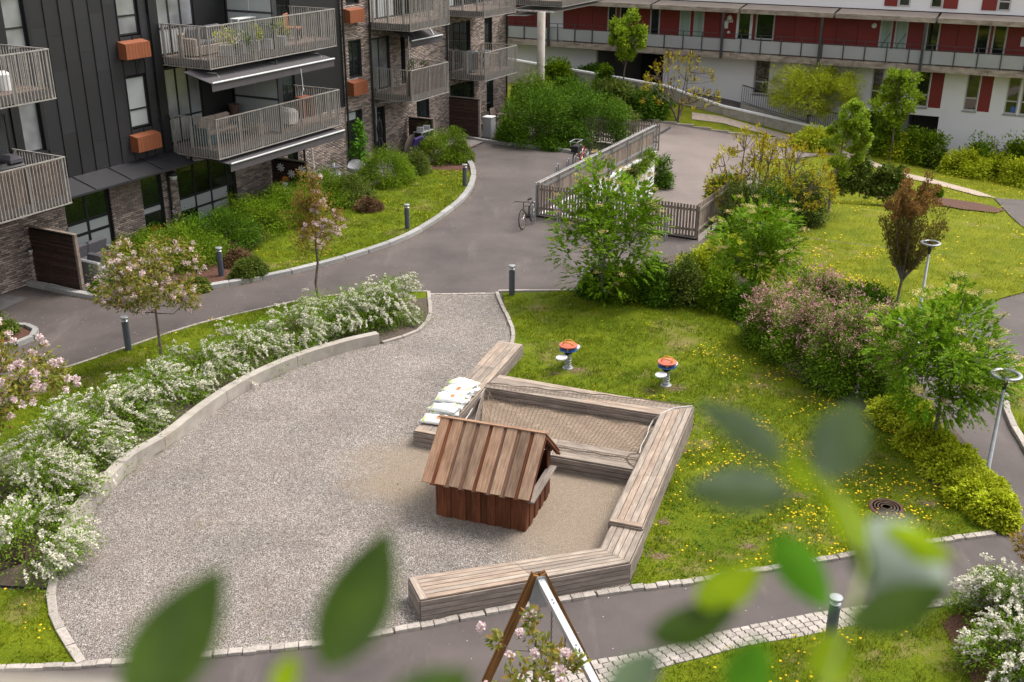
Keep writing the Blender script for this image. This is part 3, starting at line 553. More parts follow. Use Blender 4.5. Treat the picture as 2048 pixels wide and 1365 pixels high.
kerb('sett_row', smooth(wp([(172,1340),(330,1327),(480,1311),(640,1294),(840,1257),(1000,1224),(1240,1182),(1350,1168),(1500,1142),(1620,1121),(1700,1107),(1880,1076),(1992,1060)]),4), .13, .045, .215, m_granlight, piece='sett', jitter=.015)
kerb('bottom_kerb', smooth(wp([(-60,1350),(60,1346),(172,1341)])), .11, .05, .3, m_granlight); kerb('east_kerb', smooth(wp([(2012,760),(2012,800),(2022,838),(2050,885),(2075,925)])), .14, .10, .8, m_granlight)
ring = [G(12,686)[:2]+np.array([math.cos(a), math.sin(a)])*.75 for a in np.linspace(-2.2, 2.6, 24)]; kerb('planter_kerb', ring, .14, .14, .5, m_granite)
sheet('planter_soil', [tuple(G(12,686)[:2]+np.array([math.cos(a), math.sin(a)])*.7) for a in np.linspace(0, 6.0, 22)], .06, m_mulch)
# cobble band, five rows of setts
top = arcs(smooth(wp([(1036,1352),(1150,1330),(1300,1302),(1400,1275),(1500,1251),(1650,1221),(1780,1203),(1900,1194),(1935,1199)])), .165)
bot = smooth(wp([(1040,1420),(1180,1380),(1330,1336),(1420,1312),(1500,1291),(1650,1263),(1780,1230),(1850,1213),(1905,1206)])); bot = arcs(bot, .01); bi = np.linspace(0, len(bot)-1, len(top)).astype(int); bot = bot[bi]
sheet('sett_bedding', [tuple(p) for p in top]+[tuple(p) for p in bot[::-1]], .008, m_joint)
root = thing('cobble_band', None, None, (*top[0], 0)); root['kind'] = 'structure'; ms = [stonemesh('sett', m_granlight, .10, k) for k in range(4)]
for i in range(len(top)-1):
    for r in range(5):
        off = .5 if r % 2 else 0
        if i+1+off >= len(top): continue
        L_ = lambda k, rr: (lambda a, b: a+(b-a)*rr/5)(*[(X[int(k)]*(1-k%1)+X[min(int(k)+1, len(X)-1)]*(k%1)) for X in (top, bot)])
        c = (L_(i+off, r+.5)+L_(i+1+off if i+1+off < len(top)-1 else i+1, r+.5))/2; dx = L_(min(i+1+off, len(top)-1), r+.5)-L_(i+off, r+.5); dy = L_(i+off, r+1)-L_(i+off, r)
        link('sett', ms[(i*3+r)%4], root, (c[0]-top[0][0], c[1]-top[0][1], 0), (0,0,math.atan2(dx[1], dx[0])+random.uniform(-.05,.05)), (max(.06, np.linalg.norm(dx)-.022), max(.05, np.linalg.norm(dy)-.02), .035+random.uniform(0,.012)))
# curved concrete retaining wall
wt = thing('retaining_wall', 'low curved pale concrete wall holding the white spirea bed above the gravel', 'wall', (*wallb[0], 0)); A = arcs(wallb, .4); nseg = 8
nrm = []
for i in range(len(A)):
    d = A[min(i+1, len(A)-1)]-A[max(i-1, 0)]; d = d/np.linalg.norm(d); nrm.append(np.array([d[1], -d[0]]))
if (A[0]+nrm[0]-np.array([0, 20]))@(A[0]-np.array([0, 20])) < 0: pass
sgn = 1 if np.linalg.norm(A[5]+nrm[5]*.3-np.array([0,20])) > np.linalg.norm(A[5]-np.array([0,20])) else -1
per = 6
for k in range(0, len(A)-1, per):
    b = MB(); idx = range(k, min(k+per, len(A)-1)+1); m = list(idx)
    for j, i in enumerate(m):
        e = .006*(1 if j == 0 else -1 if j == len(m)-1 else 0); p = A[i]; d = A[min(i+1,len(A)-1)]-A[max(i-1,0)]; d = d/np.linalg.norm(d); p = p+d*e; q = p+nrm[i]*sgn*.22; hh = .30 if i < len(A)-5 else .30-.05*(i-len(A)+5)
        b.v += [(p[0]-wallb[0][0], p[1]-wallb[0][1], -.05), (p[0]-wallb[0][0], p[1]-wallb[0][1], hh), (q[0]-wallb[0][0], q[1]-wallb[0][1], hh), (q[0]-wallb[0][0], q[1]-wallb[0][1], -.05)]
    n = len(m)
    for j in range(n-1):
        for a in range(4): b.f.append((j*4+a, j*4+(a+1)%4, (j+1)*4+(a+1)%4, (j+1)*4+a)[::(-1 if sgn > 0 else 1)])
    b.f += [(0,1,2,3), tuple(4*(n-1)+a for a in (3,2,1,0))]; b.obj('wall_segment', m_conc, wt)
# loose gravel, chips, grass, dandelions
pg = scat(wp([(120,1338),(108,1215),(184,1036),(340,903),(500,785),(760,690),(858,592),(993,590),(1040,660),(860,870),(870,1040),(1060,1080),(1230,1110),(830,1160),(845,1255)]), 420)
s = rng.uniform(.008, .017, len(pg)); c = np.c_[pg, np.full(len(pg), .016)]; foliage('pebbles', [leafverts(c, np.c_[rng.normal(size=(len(pg),2)), np.zeros(len(pg))], np.array([0,0,1.])+rng.normal(size=c.shape)*.25, s, s*.8, .5)], L_peb, None)['kind'] = 'stuff'
for nm, poly, dn, zz in (('bark_chips', bed, 190, .05), ('front_chips', wp([(1875,1240),(1905,1215),(1960,1215),(2060,1190),(2060,1400),(1930,1330)]), 260, .055)):
    q = scat(poly, dn); s = rng.uniform(.02, .05, len(q)); c = np.c_[q, np.full(len(q), zz)]; foliage(nm, [leafverts(c, np.c_[rng.normal(size=(len(q),2)), rng.normal(size=len(q))*.2], np.array([0,0,1.])+rng.normal(size=c.shape)*.4, s, s*.5)], L_chip, None)['kind'] = 'stuff'
def lawn(poly, dens, z, L, tagname, label, dd, dl, mat=None, holes=(), thr=-.55, seed=1, rad=.05, ds=.021, dz=None):
    p = scat(poly, dens, holes); k = snoise(p, 1.4, seed)+rng.normal(size=len(p))*.35 > thr; p = p[k]; p = p[(p[:,1] > 11) & (p[:,1] < 75)]
    zz = z if dz is None else np.array([dz(*q) for q in p])+z
    grass('grass', label, p, zz, L, mat or L_blade, 6, rad)
    if dd:
        q = scat(poly, dd*4, holes); w = snoise(q, .8, seed+4)*.8+snoise(q, 2.6, seed+9)*.6+rng.normal(size=len(q))*.25+(np.clip((23-q[:,1])/8, -.35, .35)+np.clip((q[:,0]-3)/8, -.3, .2) if tagname == 'a' else 0); q = q[w > .56]
        zq = z if dz is None else np.array([dz(*v) for v in q])+z; dandelions(q, zq, dl, ds)
spot = lambda x, y, r: [tuple(G(x, y)[:2]+np.array([math.cos(a)*r, math.sin(a)*r*.7])) for a in np.linspace(0, 5.7, 9)]
holes = [spot(1395,860,.14), spot(1300,1020,.13), spot(1500,1090,.28), spot(1850,1000,.3), spot(1250,800,.15), spot(1150,742,.32), spot(1345,775,.35), spot(1105,748,.18), spot(1330,1045,.22), spot(1320,1115,.25), spot(1775,1012,.36), spot(1370,900,.15), spot(1600,990,.3), spot(1690,935,.3)]
lawn(lawnc, 190, .03, .07, 'a', 'green grass of the play lawn round the two spring seesaws', 15, 'yellow dandelions scattered over the play lawn', holes=holes, ds=.021, thr=-.27)
lawn(lawnl, 150, .06, .07, 'b', 'green grass of the curved lawn below the facade hedge', 5, 'yellow dandelions in the curved upper lawn', seed=3)
lawn([tuple(p) for p in strip]+wp([(-60,1000),(60,900),(260,800),(420,735),(600,660),(740,612)]), 150, .03, .07, 'c', 'green grass strip between the path and the white spirea', 1.5, 'a few dandelions in the narrow grass strip', seed=5)
lawn(lawnb, 230, .03, .08, 'd', 'grass in front of the cobble band at the lower right', 22, 'dandelions in the grass in front of the cobble band', seed=6, thr=-.3)
lawn(wp([(-60,1190),(108,1192),(118,1262),(168,1336),(-60,1345)]), 200, .03, .07, 'e', 'patchy grass in the lower left corner by the gravel', 4, 'dandelions in the patchy lower left grass', seed=8, thr=-.1)
lawn(lawnr, 60, .03, .09, 'f', 'yellow green lawn behind the pink hedge', 13, 'dense dandelions on the large right lawn', L_blade2, seed=11, rad=.09, ds=.03)
lawn(lawne, 80, .03, .08, 'g', 'small lawn beyond the kerb at the right edge', 9, 'dandelions beyond the kerb at the right edge', seed=13)
far = [sq(9.6,16.4), (30,26.4), (42,20), (40,52), LT(2,67), LT(-8,64), tuple(PT(1600,275)[:2]), tuple(PT(1400,238)[:2]), tuple(PT(1440,262)[:2]), tuple(PT(1690,306)[:2]), tuple(PT(1590,312)[:2]), sq(20.4,16.5)]
fh = [[tuple(PT(*p)[:2]) for p in dp], [tuple(PT(*p)[:2]) for p in ((1985,388),(2060,393),(2140,400),(2140,480),(2060,456),(2020,425))], [tuple(PT(*p)[:2]) for p in ((1862,386),(1960,400),(2008,412),(1990,418),(1872,403))]]
lawn(far, 24, -.02, .11, 'h', 'long grass on the bank sloping to the rear building', 2.5, 'dandelions on the bank before the rear building', L_blade2, fh, seed=15, rad=.14, ds=.035, dz=hz)
q = scat(lawnc, 26); q = q[snoise(q, 1.1, 21) > .1]; c = np.c_[q, np.full(len(q), .05)]; s = rng.uniform(.03, .07, len(q))
tag(foliage('clover_leaves', [leafverts(np.repeat(c, 5, 0)+rng.normal(size=(len(q)*5,3))*np.array([.05,.05,.01]), rng.normal(size=(len(q)*5,3))*np.array([1,1,.3]), np.array([0,0,1.])+rng.normal(size=(len(q)*5,3))*.3, np.repeat(s, 5), np.repeat(s*.45, 5))], L_dark, None), 'low broad weeds growing through the play lawn', 'weeds', None, 'stuff')

# litter along the kerbs and wall, fallen petals, worn bits on the gravel
def along(pts, n, w, off): 
    A = arcs(pts, .1); i = rng.integers(0, len(A)-1, n); d = A[i+1]-A[i]; d = d/np.linalg.norm(d, axis=1, keepdims=True); return A[i]+d*rng.random((n,1))*.1+np.c_[d[:,1], -d[:,0]]*(off+np.abs(rng.normal(size=(n,1)))*w)
L_tan = leafmat('litter', [(.16,.10,.06),(.30,.20,.12),(.42,.33,.22)], 0, .9, big=.7); L_petal = leafmat('petal', [(.55,.48,.46),(.72,.66,.64)], 0, .9, big=.9)
def flecks(name, label, p, z, s0, s1, mt): s = rng.uniform(s0, s1, len(p)); c = np.c_[p, np.full(len(p), z)]; tag(foliage(name, [leafverts(c, np.c_[rng.normal(size=(len(p),2)), rng.normal(size=len(p))*.1], np.array([0,0,1.])+rng.normal(size=c.shape)*.2, s, s*.6)], mt, None), label, name.replace('_',' '), None, 'stuff')
sgk = 1 if (kb[40]+np.array([0,0]))[1] > 0 else -1
flecks('kerb_litter', 'tan litter blown against the granite kerb', np.r_[along(kb, 3200, .10, .12)], .006, .012, .035, L_tan)
flecks('wall_litter', 'brown leaf litter on the gravel at the foot of the concrete wall', np.r_[along(wallb, 1500, .28, .02), along(wallb, 1500, .28, .02)*1.0], .018, .015, .04, L_tan)
flecks('fallen_petals', 'pale petals fallen on the asphalt under the cherries', np.r_[scat(wp([(-60,640),(150,610),(420,600),(700,560),(600,600),(250,700),(-60,800)]), 7), scat(wp([(700,1290),(1240,1190),(2000,1075),(2000,1190),(1300,1300),(1000,1360)]), 3), scat(wp([(620,560),(1180,520),(1180,580),(870,585)]), 1.5)], .006, .012, .03, L_petal)
flecks('gravel_weeds', 'small weeds and leaves scattered over the gravel yard', scat(wp([(120,1338),(108,1215),(184,1036),(340,903),(500,785),(760,690),(990,600),(860,870),(830,1160),(640,1290)]), 2.2), .02, .02, .06, L_moss)

soil_ = []
for x_, y_, r_ in ((1152,742,.26),(1108,750,.15),(1350,776,.30),(1300,782,.18),(1322,1112,.20),(1330,1045,.16),(1500,1092,.16),(1372,902,.12),(1855,1003,.24),(1600,990,.2),(1530,770,.16)):
    c_ = G(x_, y_)[:2]; n_ = int(7000*r_*r_); a_ = rng.random(n_)*6.283; soil_.append(c_+np.c_[np.cos(a_), np.sin(a_)*.7]*(r_*np.abs(rng.normal(size=n_))*.8)[:,None])
L_soil = leafmat('bare_soil', [(.10,.065,.04),(.20,.14,.085),(.30,.22,.14)], 0, .9, big=.7)
flecks('bare_soil', 'bare trodden soil patches in the play lawn', np.concatenate(soil_), .037, .015, .05, L_soil)
# ---------------------------------------------------------------- left apartment building (local x = along facade, y = -outwards)
AB = thing('apartment_building', 'dark apartment block with brick ground floor, black metal cladding and steel balconies', 'building', (*FO, 0), FA)
def B3(b, s0, s1, q0, q1, z0, z1): return b.box(s0, s1, -q1, -q0, z0, z1)
def holes_wall(b, s0, s1, z0, z1, q, holes, th=.25):
    xs = sorted({s0, s1, *[max(s0, min(s1, h[k])) for h in holes for k in (0,1)]}); zs = sorted({z0, z1, *[max(z0, min(z1, h[k])) for h in holes for k in (2,3)]})
    for i in range(len(xs)-1):
        run = None
        for j in range(len(zs)-1):
            cx, cz = (xs[i]+xs[i+1])/2, (zs[j]+zs[j+1])/2; solid = not any(h[0] < cx < h[1] and h[2] < cz < h[3] for h in holes)
            if solid and run is None: run = zs[j]
            if run is not None and (not solid or j == len(zs)-2):
                B3(b, xs[i], xs[i+1], q-th, q, run, zs[j+1] if solid else zs[j]); run = None
    return b
# openings: (s0, s1, z0, z1)
og = [(-4.62,-2.85,.15,2.45), (-1.52,-.60,.15,2.45), (.12,3.0,.10,2.55), (6.0,6.62,.05,2.35), (9.9,11.05,.05,2.45), (11.95,12.75,.05,2.35), (15.3,16.4,.9,2.3), (18.3,20.6,.05,2.4), (21.9,22.6,.05,2.35)]
up = [(9.85+.45,11.2,3.8,5.28), (9.85+.45,11.2,6.7,8.2), (11.95,13.3,3.05,5.2), (14.15,14.5,3.05,5.1), (18.25,20.3,3.05,5.2), (21.7,22.5,3.4,5.2), (12,17,5.95,8.1), (18.3,22.5,5.95,8.1)]
mw = holes_wall(MB(), -12, 24.0, -.1, 2.78, -.012, og); holes_wall(mw, 9.9, 24.0, 2.78, 9.3, -.012, up); mw.obj('brick_wall', m_mortar, AB)
core = MB(); B3(core, -12, 9.9, -1.2, -.9, -.1, 9.3); B3(core, 9.9, 23.9, -1.2, -.9, -.1, 9.3); B3(core, 23.7, 23.98, -9, -.3, -.1, 9.3)
for z in (2.78, 5.68): B3(core, -12, 23.9, -.9, -.25, z-.15, z+.05)
for s in (-5.1,-2.6,-.3,3.1,5.8,6.9,9.6,11.5,13.6,17.4,21.2): B3(core, s-.04, s+.04, -.9, -.27, 0, 9.2)
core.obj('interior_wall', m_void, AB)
# bricks, course by course; the most visible ones are single objects, the rest one mass
BW, BH, GP = .235, .054, .012
bm_ = MB(); bm_.v = [(0,0,0),(1,0,0),(1,0,1),(0,0,1),(.02,-.012,.06),(.98,-.012,.06),(.98,-.012,.94),(.02,-.012,.94)]; bm_.f = [(4,5,6,7),(0,1,5,4),(1,2,6,5),(2,3,7,6),(3,0,4,7)]
brickmesh = bm_.mesh('brick', m_brick); bricks = []
def lay(s0, s1, z0, z1, holes):
    r = 0; z = z0
    while z+BH <= z1+.001:
        s = s0-(r % 2)*BW/2
        while s < s1:
            a, b = max(s, s0), min(s+BW, s1)
            segs = [(a, b)]
            for h in holes:
                if h[2]-.03 < z and z+BH < h[3]+.03:
                    segs = [q for x, y in segs for q in ((x, min(y, h[0])), (max(x, h[1]), y)) if q[1]-q[0] > .03]
            bricks.extend((x, y, z) for x, y in segs if y-x > .03); s += BW+GP
        z += BH+GP; r += 1
lay(-9, 9.9, .02, 2.74, og); lay(9.9, 24.0, .02, 9.0, og+up)
bricks = [b for b in bricks if not (b[0] > 14.6 and b[2] > 7.5)]
near = sorted(bricks, key=lambda b: (0 if (-3 < b[0] < -1.4 and 1.2 < b[2]) else 1 if b[0] < -4.7 and b[0] > -8.2 else 2, -b[2]))[:300]; ns = set(near)
bwall = thing('brick_facing', None, None); bwall.parent = AB
for x, y, z in near: link('brick', brickmesh, bwall, (x, .012, z), None, (y-x, 1, BH))
v = np.array(bm_.v); F = np.array(bm_.f); rest = [b for b in bricks if b not in ns]; R_ = np.array(rest)
V = v[None]*np.stack([R_[:,1]-R_[:,0], np.ones(len(R_)), np.full(len(R_), BH)], 1)[:,None]+np.stack([R_[:,0], np.full(len(R_), .012), R_[:,2]], 1)[:,None]
mbk, n, l, b_ = newmat('brick_mass'); g_ = n.new('ShaderNodeNewGeometry'); r_ = ramp(n, [(.13,.105,.095),(.28,.22,.19),(.42,.335,.285)]); l.new(g_.outputs['Random Per Island'], r_.inputs[0]); l.new(r_.outputs[0], b_.inputs['Base Color']); b_.inputs['Roughness'].default_value = .9
link('bricks', npmesh('bricks', V.reshape(-1,3), (F[None]+np.arange(len(R_))[:,None,None]*8).reshape(-1,4), mbk), AB, kind='stuff')
# windows
def window(par, s0, s1, z0, z1, q=-.10, fr=.06, mats=None, mull=(), trans=(), frost=(), frm=None, gl=None, tf=lambda s, q, z: (s, -q, z), depth=.07, name='window'):
    frm = frm or m_black; b = MB(); X = lambda a, c, z, e: b.box(a, c, -q-0.0, -q+depth, z, e)
    X(s0, s1, z1-fr, z1); X(s0, s1, z0, z0+fr); X(s0, s0+fr, z0+fr, z1-fr); X(s1-fr, s1, z0+fr, z1-fr)
    cuts = [s0+fr]+[m for m in mull]+[s1-fr]; tz = [z0+fr]+list(trans)+[z1-fr]
    for m in mull: X(m-fr/2, m+fr/2, z0+fr, z1-fr)
    for m in trans:
        for i in range(len(cuts)-1): X(cuts[i]+(fr/2 if i else 0), cuts[i+1]-(fr/2 if i < len(cuts)-2 else 0), m-fr/2, m+fr/2)
    w = b.obj(name, frm, par)
    for i in range(len(cuts)-1):
        for j in range(len(tz)-1):
            x0, x1 = cuts[i]+(fr/2 if i else 0), cuts[i+1]-(fr/2 if i < len(cuts)-2 else 0); a, c = tz[j]+(fr/2 if j else 0), tz[j+1]-(fr/2 if j < len(tz)-2 else 0)
            mt = m_frost if (i, j) in frost else (gl or m_glass); MB().box(x0, x1, -q+.02, -q+.035, a, c).obj('pane', mt, w)
    return w
window(AB, -4.62, -2.85, .15, 2.45, mull=(-3.75,), trans=(.95,1.35), frost=((0,1),(1,1),(1,0),(0,0)), gl=m_glassg, fr=.09); window(AB, -1.52, -.60, .15, 2.45, trans=(.9,1.15), frost=((0,1),), gl=m_glassg, fr=.07)
window(AB, .12, 3.0, .10, 2.55, q=-.06, mull=(.95,1.75,2.6), trans=(.62,1.08), frost=((0,1),(1,1),(2,1),(1,0),(2,0)), gl=m_glassg, fr=.07); window(AB, 6.0, 6.62, .05, 2.35); window(AB, 9.9, 11.05, .05, 2.45, trans=(2.05,), frost=((0,1),), mull=(10.75,))
window(AB, 11.95, 12.75, .05, 2.35, trans=(.9,)); window(AB, 15.3, 16.4, .9, 2.3, mull=(15.8,)); window(AB, 18.3, 20.6, .05, 2.4, mull=(19.0,19.8), trans=(.8,), frost=((1,0),)); window(AB, 21.9, 22.6, .05, 2.35, trans=(.95,), frm=m_dark)
window(AB, 10.3, 11.2, 3.8, 5.28, mull=(10.75,)); window(AB, 10.3, 11.2, 6.7, 8.2); window(AB, 11.95, 13.3, 3.05, 5.2, mull=(12.6,), gl=m_sky_glass); window(AB, 14.15, 14.5, 3.05, 5.1); window(AB, 18.25, 20.3, 3.05, 5.2, mull=(18.9,19.5), gl=m_glass); window(AB, 21.7, 22.5, 3.4, 5.2)
window(AB, 12, 17, 5.95, 8.1, mull=(12.6,13.2,13.9,15.1), frost=((0,0),(1,0),(2,0))); window(AB, 18.3, 22.5, 5.95, 8.1, mull=(19,20,21), frost=((0,0),))
# metal cladding, standing seams
seam = [-4.84,-4.3,-3.76,-3.22,-2.68,-2.14,-1.62]
def panel(s0, s1, z0, z1, q=.02, rib=True, name='metal_panel'):
    b = MB(); b.box(s0+.004, s1-.004, -q, .2, z0, z1)
    if rib: b.box(s1-.012, s1+.012, -q-.028, -q, z0, z1)
    return b.obj(name, m_metalcl, AB)
random.seed(3)
for i in range(len(seam)-1):
    cuts = [2.83]+sorted([random.uniform(3.4,4.6), random.uniform(5.2,6.4), random.uniform(6.9,7.8)])+[9.3]
    for a, c in zip(cuts, cuts[1:]): panel(seam[i], seam[i+1], a, c-.003)
for z0, z1 in ((2.83,3.78),(5.48,6.66),(8.35,9.3)): panel(-1.62, -1.1, z0, z1, .015); panel(-1.1, -.72, z0, z1, .015)
for z in (3.78, 6.66):
    for k in range(3): panel(-.72+.0*k, -.72+.34, z+(k*.567), z+(k+1)*.567-.003, .02, k == 0)
for z0, z1 in ((2.83,3.78),(5.48,6.66),(8.35,9.3)): panel(-.72, -.36, z0, z1, .02)
b = MB(); B3(b, -.36, .0, -.2, .10, 2.83, 9.3); b.obj('corner_pier', m_black, AB)
for z0, z1 in ((2.83,3.8),(5.35,6.7),(8.2,9.3)): panel(-5.8, -4.84, z0, z1, .02)
b = MB(); B3(b, -5.95, -5.68, -.2, .06, 2.83, 9.3); B3(b, -4.95, -4.84, -.2, .05, 3.8, 5.35); B3(b, -4.95, -4.84, -.2, .05, 6.7, 8.2); b.obj('window_pier', m_black, AB)
window(AB, -5.68, -4.95, 3.8, 5.35, q=-.06, gl=m_sky_glass, fr=.05); window(AB, -5.68, -4.95, 6.7, 8.2, q=-.06, gl=m_sky_glass, trans=(7.3,), fr=.05)
for z in (3.78, 6.66): window(AB, -1.60, -.74, z+.04, z+1.66, q=-.05, gl=m_frost if z < 5 else m_sky_glass, trans=(z+.62,), fr=.055)
b = MB(); B3(b, -9, -5.95, -.2, .0, 2.83, 9.3); b.obj('cladding_return', m_metalcl, AB)
window(AB, -7.6, -6.1, 3.0, 5.1, q=.02, mull=(-6.9,), gl=m_sky_glass); window(AB, -7.6, -6.1, 5.9, 8.0, q=.02, mull=(-6.9,), gl=m_sky_glass)
def vent_box(s0, s1, z0, z1, d=.34):
    b = MB(); b.v = [(s0,0,z0),(s1,0,z0),(s1,0,z1),(s0,0,z1),(s0,-d,z0),(s1,-d,z0),(s1,-d,z1-.07),(s0,-d,z1-.07)]; b.f = [(0,1,5,4),(3,7,6,2),(0,4,7,3),(1,2,6,5)]
    o = b.obj('orange_box', m_orange, AB); n = 8
    for k in range(n):
        x = s0+(s1-s0)*k/n; MB().box(x+.004, x+(s1-s0)/n-.004, -d-.018, -d+.001, z0, z1-.075).obj('cladding_slat', m_orange, o)
vent_box(-1.74, -.72, 3.12, 3.66); vent_box(-1.74, -.72, 6.02, 6.56); vent_box(10.1, 11.1, 3.13, 3.72, .3); vent_box(10.1, 11.1, 6.02, 6.58, .3); vent_box(-7.9, -6.9, 6.3, 6.95, .5)
# canopy over the ground floor
b = MB(); b.v = [(-7,0,2.83),(0,0,2.83),(0,-1.0,2.55),(-7,-1.0,2.55),(-7,0,2.72),(0,0,2.72),(0,-1.0,2.49),(-7,-1.0,2.49)]; b.f = [(0,3,2,1),(4,5,6,7),(3,7,6,2),(1,2,6,5),(0,4,7,3)]; cn = b.obj('canopy', m_metalcl, AB)
for s in (-5.6,-4.2,-2.8,-1.4): MB().add([(s,0,2.84),(s+.02,0,2.84),(s+.02,-1.0,2.56),(s,-1.0,2.56),(s,0,2.865),(s+.02,0,2.865),(s+.02,-1.0,2.585),(s,-1.0,2.585)], [(4,7,6,5),(0,4,5,1),(2,6,7,3),(0,3,7,4),(1,5,6,2)]).obj('canopy_seam', m_dark, cn)
# mid loggia wall between s 0 and 9.9 above the ground floor
for zb in (2.78, 5.68):
    z0, z1 = zb+.22, zb+2.72
    window(AB, .02, 1.75, z0, z1, q=-.05, mull=(.62,1.16), gl=m_sky_glass, trans=(z0+.85,), frost=((0,0),(1,0),(2,0)), fr=.06)
    b = MB(); B3(b, 1.75, 3.24, -.2, -.02, z0-.1, z1+.2); b.obj('black_panel', m_black, AB)
    window(AB, 3.36, 5.0, z0, z1, q=-.05, mull=(3.9,4.4), gl=m_glass, fr=.08); b = MB(); B3(b, 5.0, 6.0, -.2, -.02, z0-.1, z1+.2); b.obj('dark_panel', m_dark, AB)
    window(AB, 6.0, 6.75, z0, z1, q=-.05, gl=m_glass, fr=.06); b = MB(); B3(b, 6.75, 9.88, -.2, .0, z0-.22, z1+.18); b.obj('black_wall', m_black, AB)
    # frosted partition across the balcony
    b = MB()
    for q0, q1, a, c in ((.02,2.05,z1-.02,z1+.04),(.02,2.05,z0+1.15,z0+1.21),(.02,2.05,z0+.0,z0+.05),(.02,.07,z0+.05,z1-.02),(2.0,2.05,z0+.05,z1-.02)): B3(b, 3.27, 3.33, q0+(.0 if c-a > 1 else .0), q1, a, c)
    pt = b.obj('partition_frame', m_dark, AB)
    for q0, q1 in ((.08,1.03),(1.05,1.99)):
        for a, c in ((z0+.06, z0+1.14), (z0+1.22, z1-.03)): bb = MB(); B3(bb, 3.29, 3.31, q0, q1, a, c); bb.obj('frosted_pane', m_frost, pt)
for s, z0, z1 in ((9.9,0,9.2),(11.75,0,9.2),(17.95,2.9,9.2),(23.9,0,9.2),(-.38,0,2.5),(6.9,0,2.6)):
    MB().tube([(s,-.09,z0),(s,-.09,z1)], .045, 8).obj('downpipe', m_black, AB)
MB().tube([(11.9,-.1,.1),(11.9,-.1,2.45),(11.9,-.35,2.6),(11.9,-1.6,2.78)], .035, 6).obj('drainpipe', m_galv, AB)
# balconies
barm = MB().box(-.011,.011,-.011,.011,0,1.27).mesh('baluster', m_rail); postm = MB().box(-.028,.028,-.02,.02,0,1.27).mesh('rail_post', m_rail); nbar = [0]
def balcony(s0, s1, zb, d=2.1, single=True, deck=m_brownbox, board=None, side0=True):
    b = MB(); B3(b, s0+.05, s1-.05, 0.02, d-.06, zb+.06, zb+.24); bal = b.obj('balcony', m_dark, AB)
    e = MB(); B3(e, s0+.06, s1-.06, d-.055, d-.03, zb+.05, zb+.27); B3(e, s0+.02, s0+.048, .02, d-.03, zb+.05, zb+.27); B3(e, s1-.048, s1-.02, .02, d-.03, zb+.05, zb+.27); e.obj('edge_beam', m_terra, bal)
    nb = int((d-.12)/.14)
    for k in range(nb): bb = MB(); B3(bb, 0, s1-s0-.12, 0, .132, 0, .025); bb.obj('deck_board', deck, bal, (s0+.06, -.04-k*.14, zb+.245))
    r = MB(); B3(r, s0-.02, s1+.02, d-.03, d+.02, zb+1.29, zb+1.32); B3(r, s0-.02, s0+.03, 0, d-.03, zb+1.29, zb+1.32); B3(r, s1-.03, s1+.02, 0, d-.03, zb+1.29, zb+1.32)
    B3(r, s0-.02, s1+.02, d-.03, d+.02, zb-.01, zb+.02); B3(r, s0-.02, s0+.03, 0, d-.03, zb-.01, zb+.02); B3(r, s1-.03, s1+.02, 0, d-.03, zb-.01, zb+.02); r.obj('handrail', m_rail, bal)
    pos = [(s0+i*(s1-s0)/round((s1-s0)/.108), -d) for i in range(round((s1-s0)/.108)+1)]+[(s, -q) for s in (s0+.005, s1-.005) for q in np.arange(.06, d-.05, .108)]
    V = []; 
    for i, (x, y) in enumerate(pos):
        if single and nbar[0] < 296: link('baluster', barm, bal, (x, y, zb+.02)); nbar[0] += 1
        else: V.append((x, y))
    if V:
        m = MB(); [m.box(-.011,.011,-.011,.011,0,1.27,0,(x,y,zb+.02)) for x, y in V]; m.obj('balusters', m_rail, bal, kind='stuff')
    for i in range(int((s1-s0)/1.1)+1): link('rail_post', postm, bal, (s0+.06+i*(s1-s0-.12)/int((s1-s0)/1.1), -d+.045, zb+.02))
    for q in (.2, .95, 1.7): link('rail_post', postm, bal, (s0+.05, -q, zb+.02)); link('rail_post', postm, bal, (s1-.05, -q, zb+.02))
    if board:
        n = int((s1-s0)/.16)
        for k in range(n): bb = MB(); bb.box(0, 1.0, -.01, .01, 0, .15); bb.obj('screen_board', board, bal, (s0+.08+k*.16, -d+.11, zb+.25), (0, -math.pi/2, 0))
    return bal
balcony(0.0, 6.68, 2.74); balcony(0.0, 6.68, 5.64); balcony(-12, -6.08, 2.74, board=m_brownbox); balcony(-12, -6.02, 5.64, 2.05, single=False); balcony(11.92, 14.9, 2.74, 1.95, board=m_screenw); balcony(18.25, 21.42, 2.74, 1.95, single=False)
balcony(11.8, 14.9, 5.64, 2.05, single=False); balcony(17.9, 21.0, 5.64, 2.1, single=False); balcony(24.3, 30.5, 5.64, 3.0, single=False)
b = MB(); b.v = [(23.6,-.2,5.15),(30,-.2,5.3),(30,-2.9,5.55),(23.6,-1.4,5.2)]; b.f = [(0,3,2,1)]
for k in range(9): b.box(23.7, 30, -.3-k*.3, -.12-k*.3, 5.38, 5.44)
b.obj('slatted_soffit', m_rail, AB)
CP = G(1077, 24, 5.5)[:2]-FO; lx, ly = float(CP@FU), -float(CP@FN)
MB().lathe([(.20,-1.4),(.20,5.5)], 24, (lx, ly, 0)).obj('column', m_conc, AB, smooth=True)
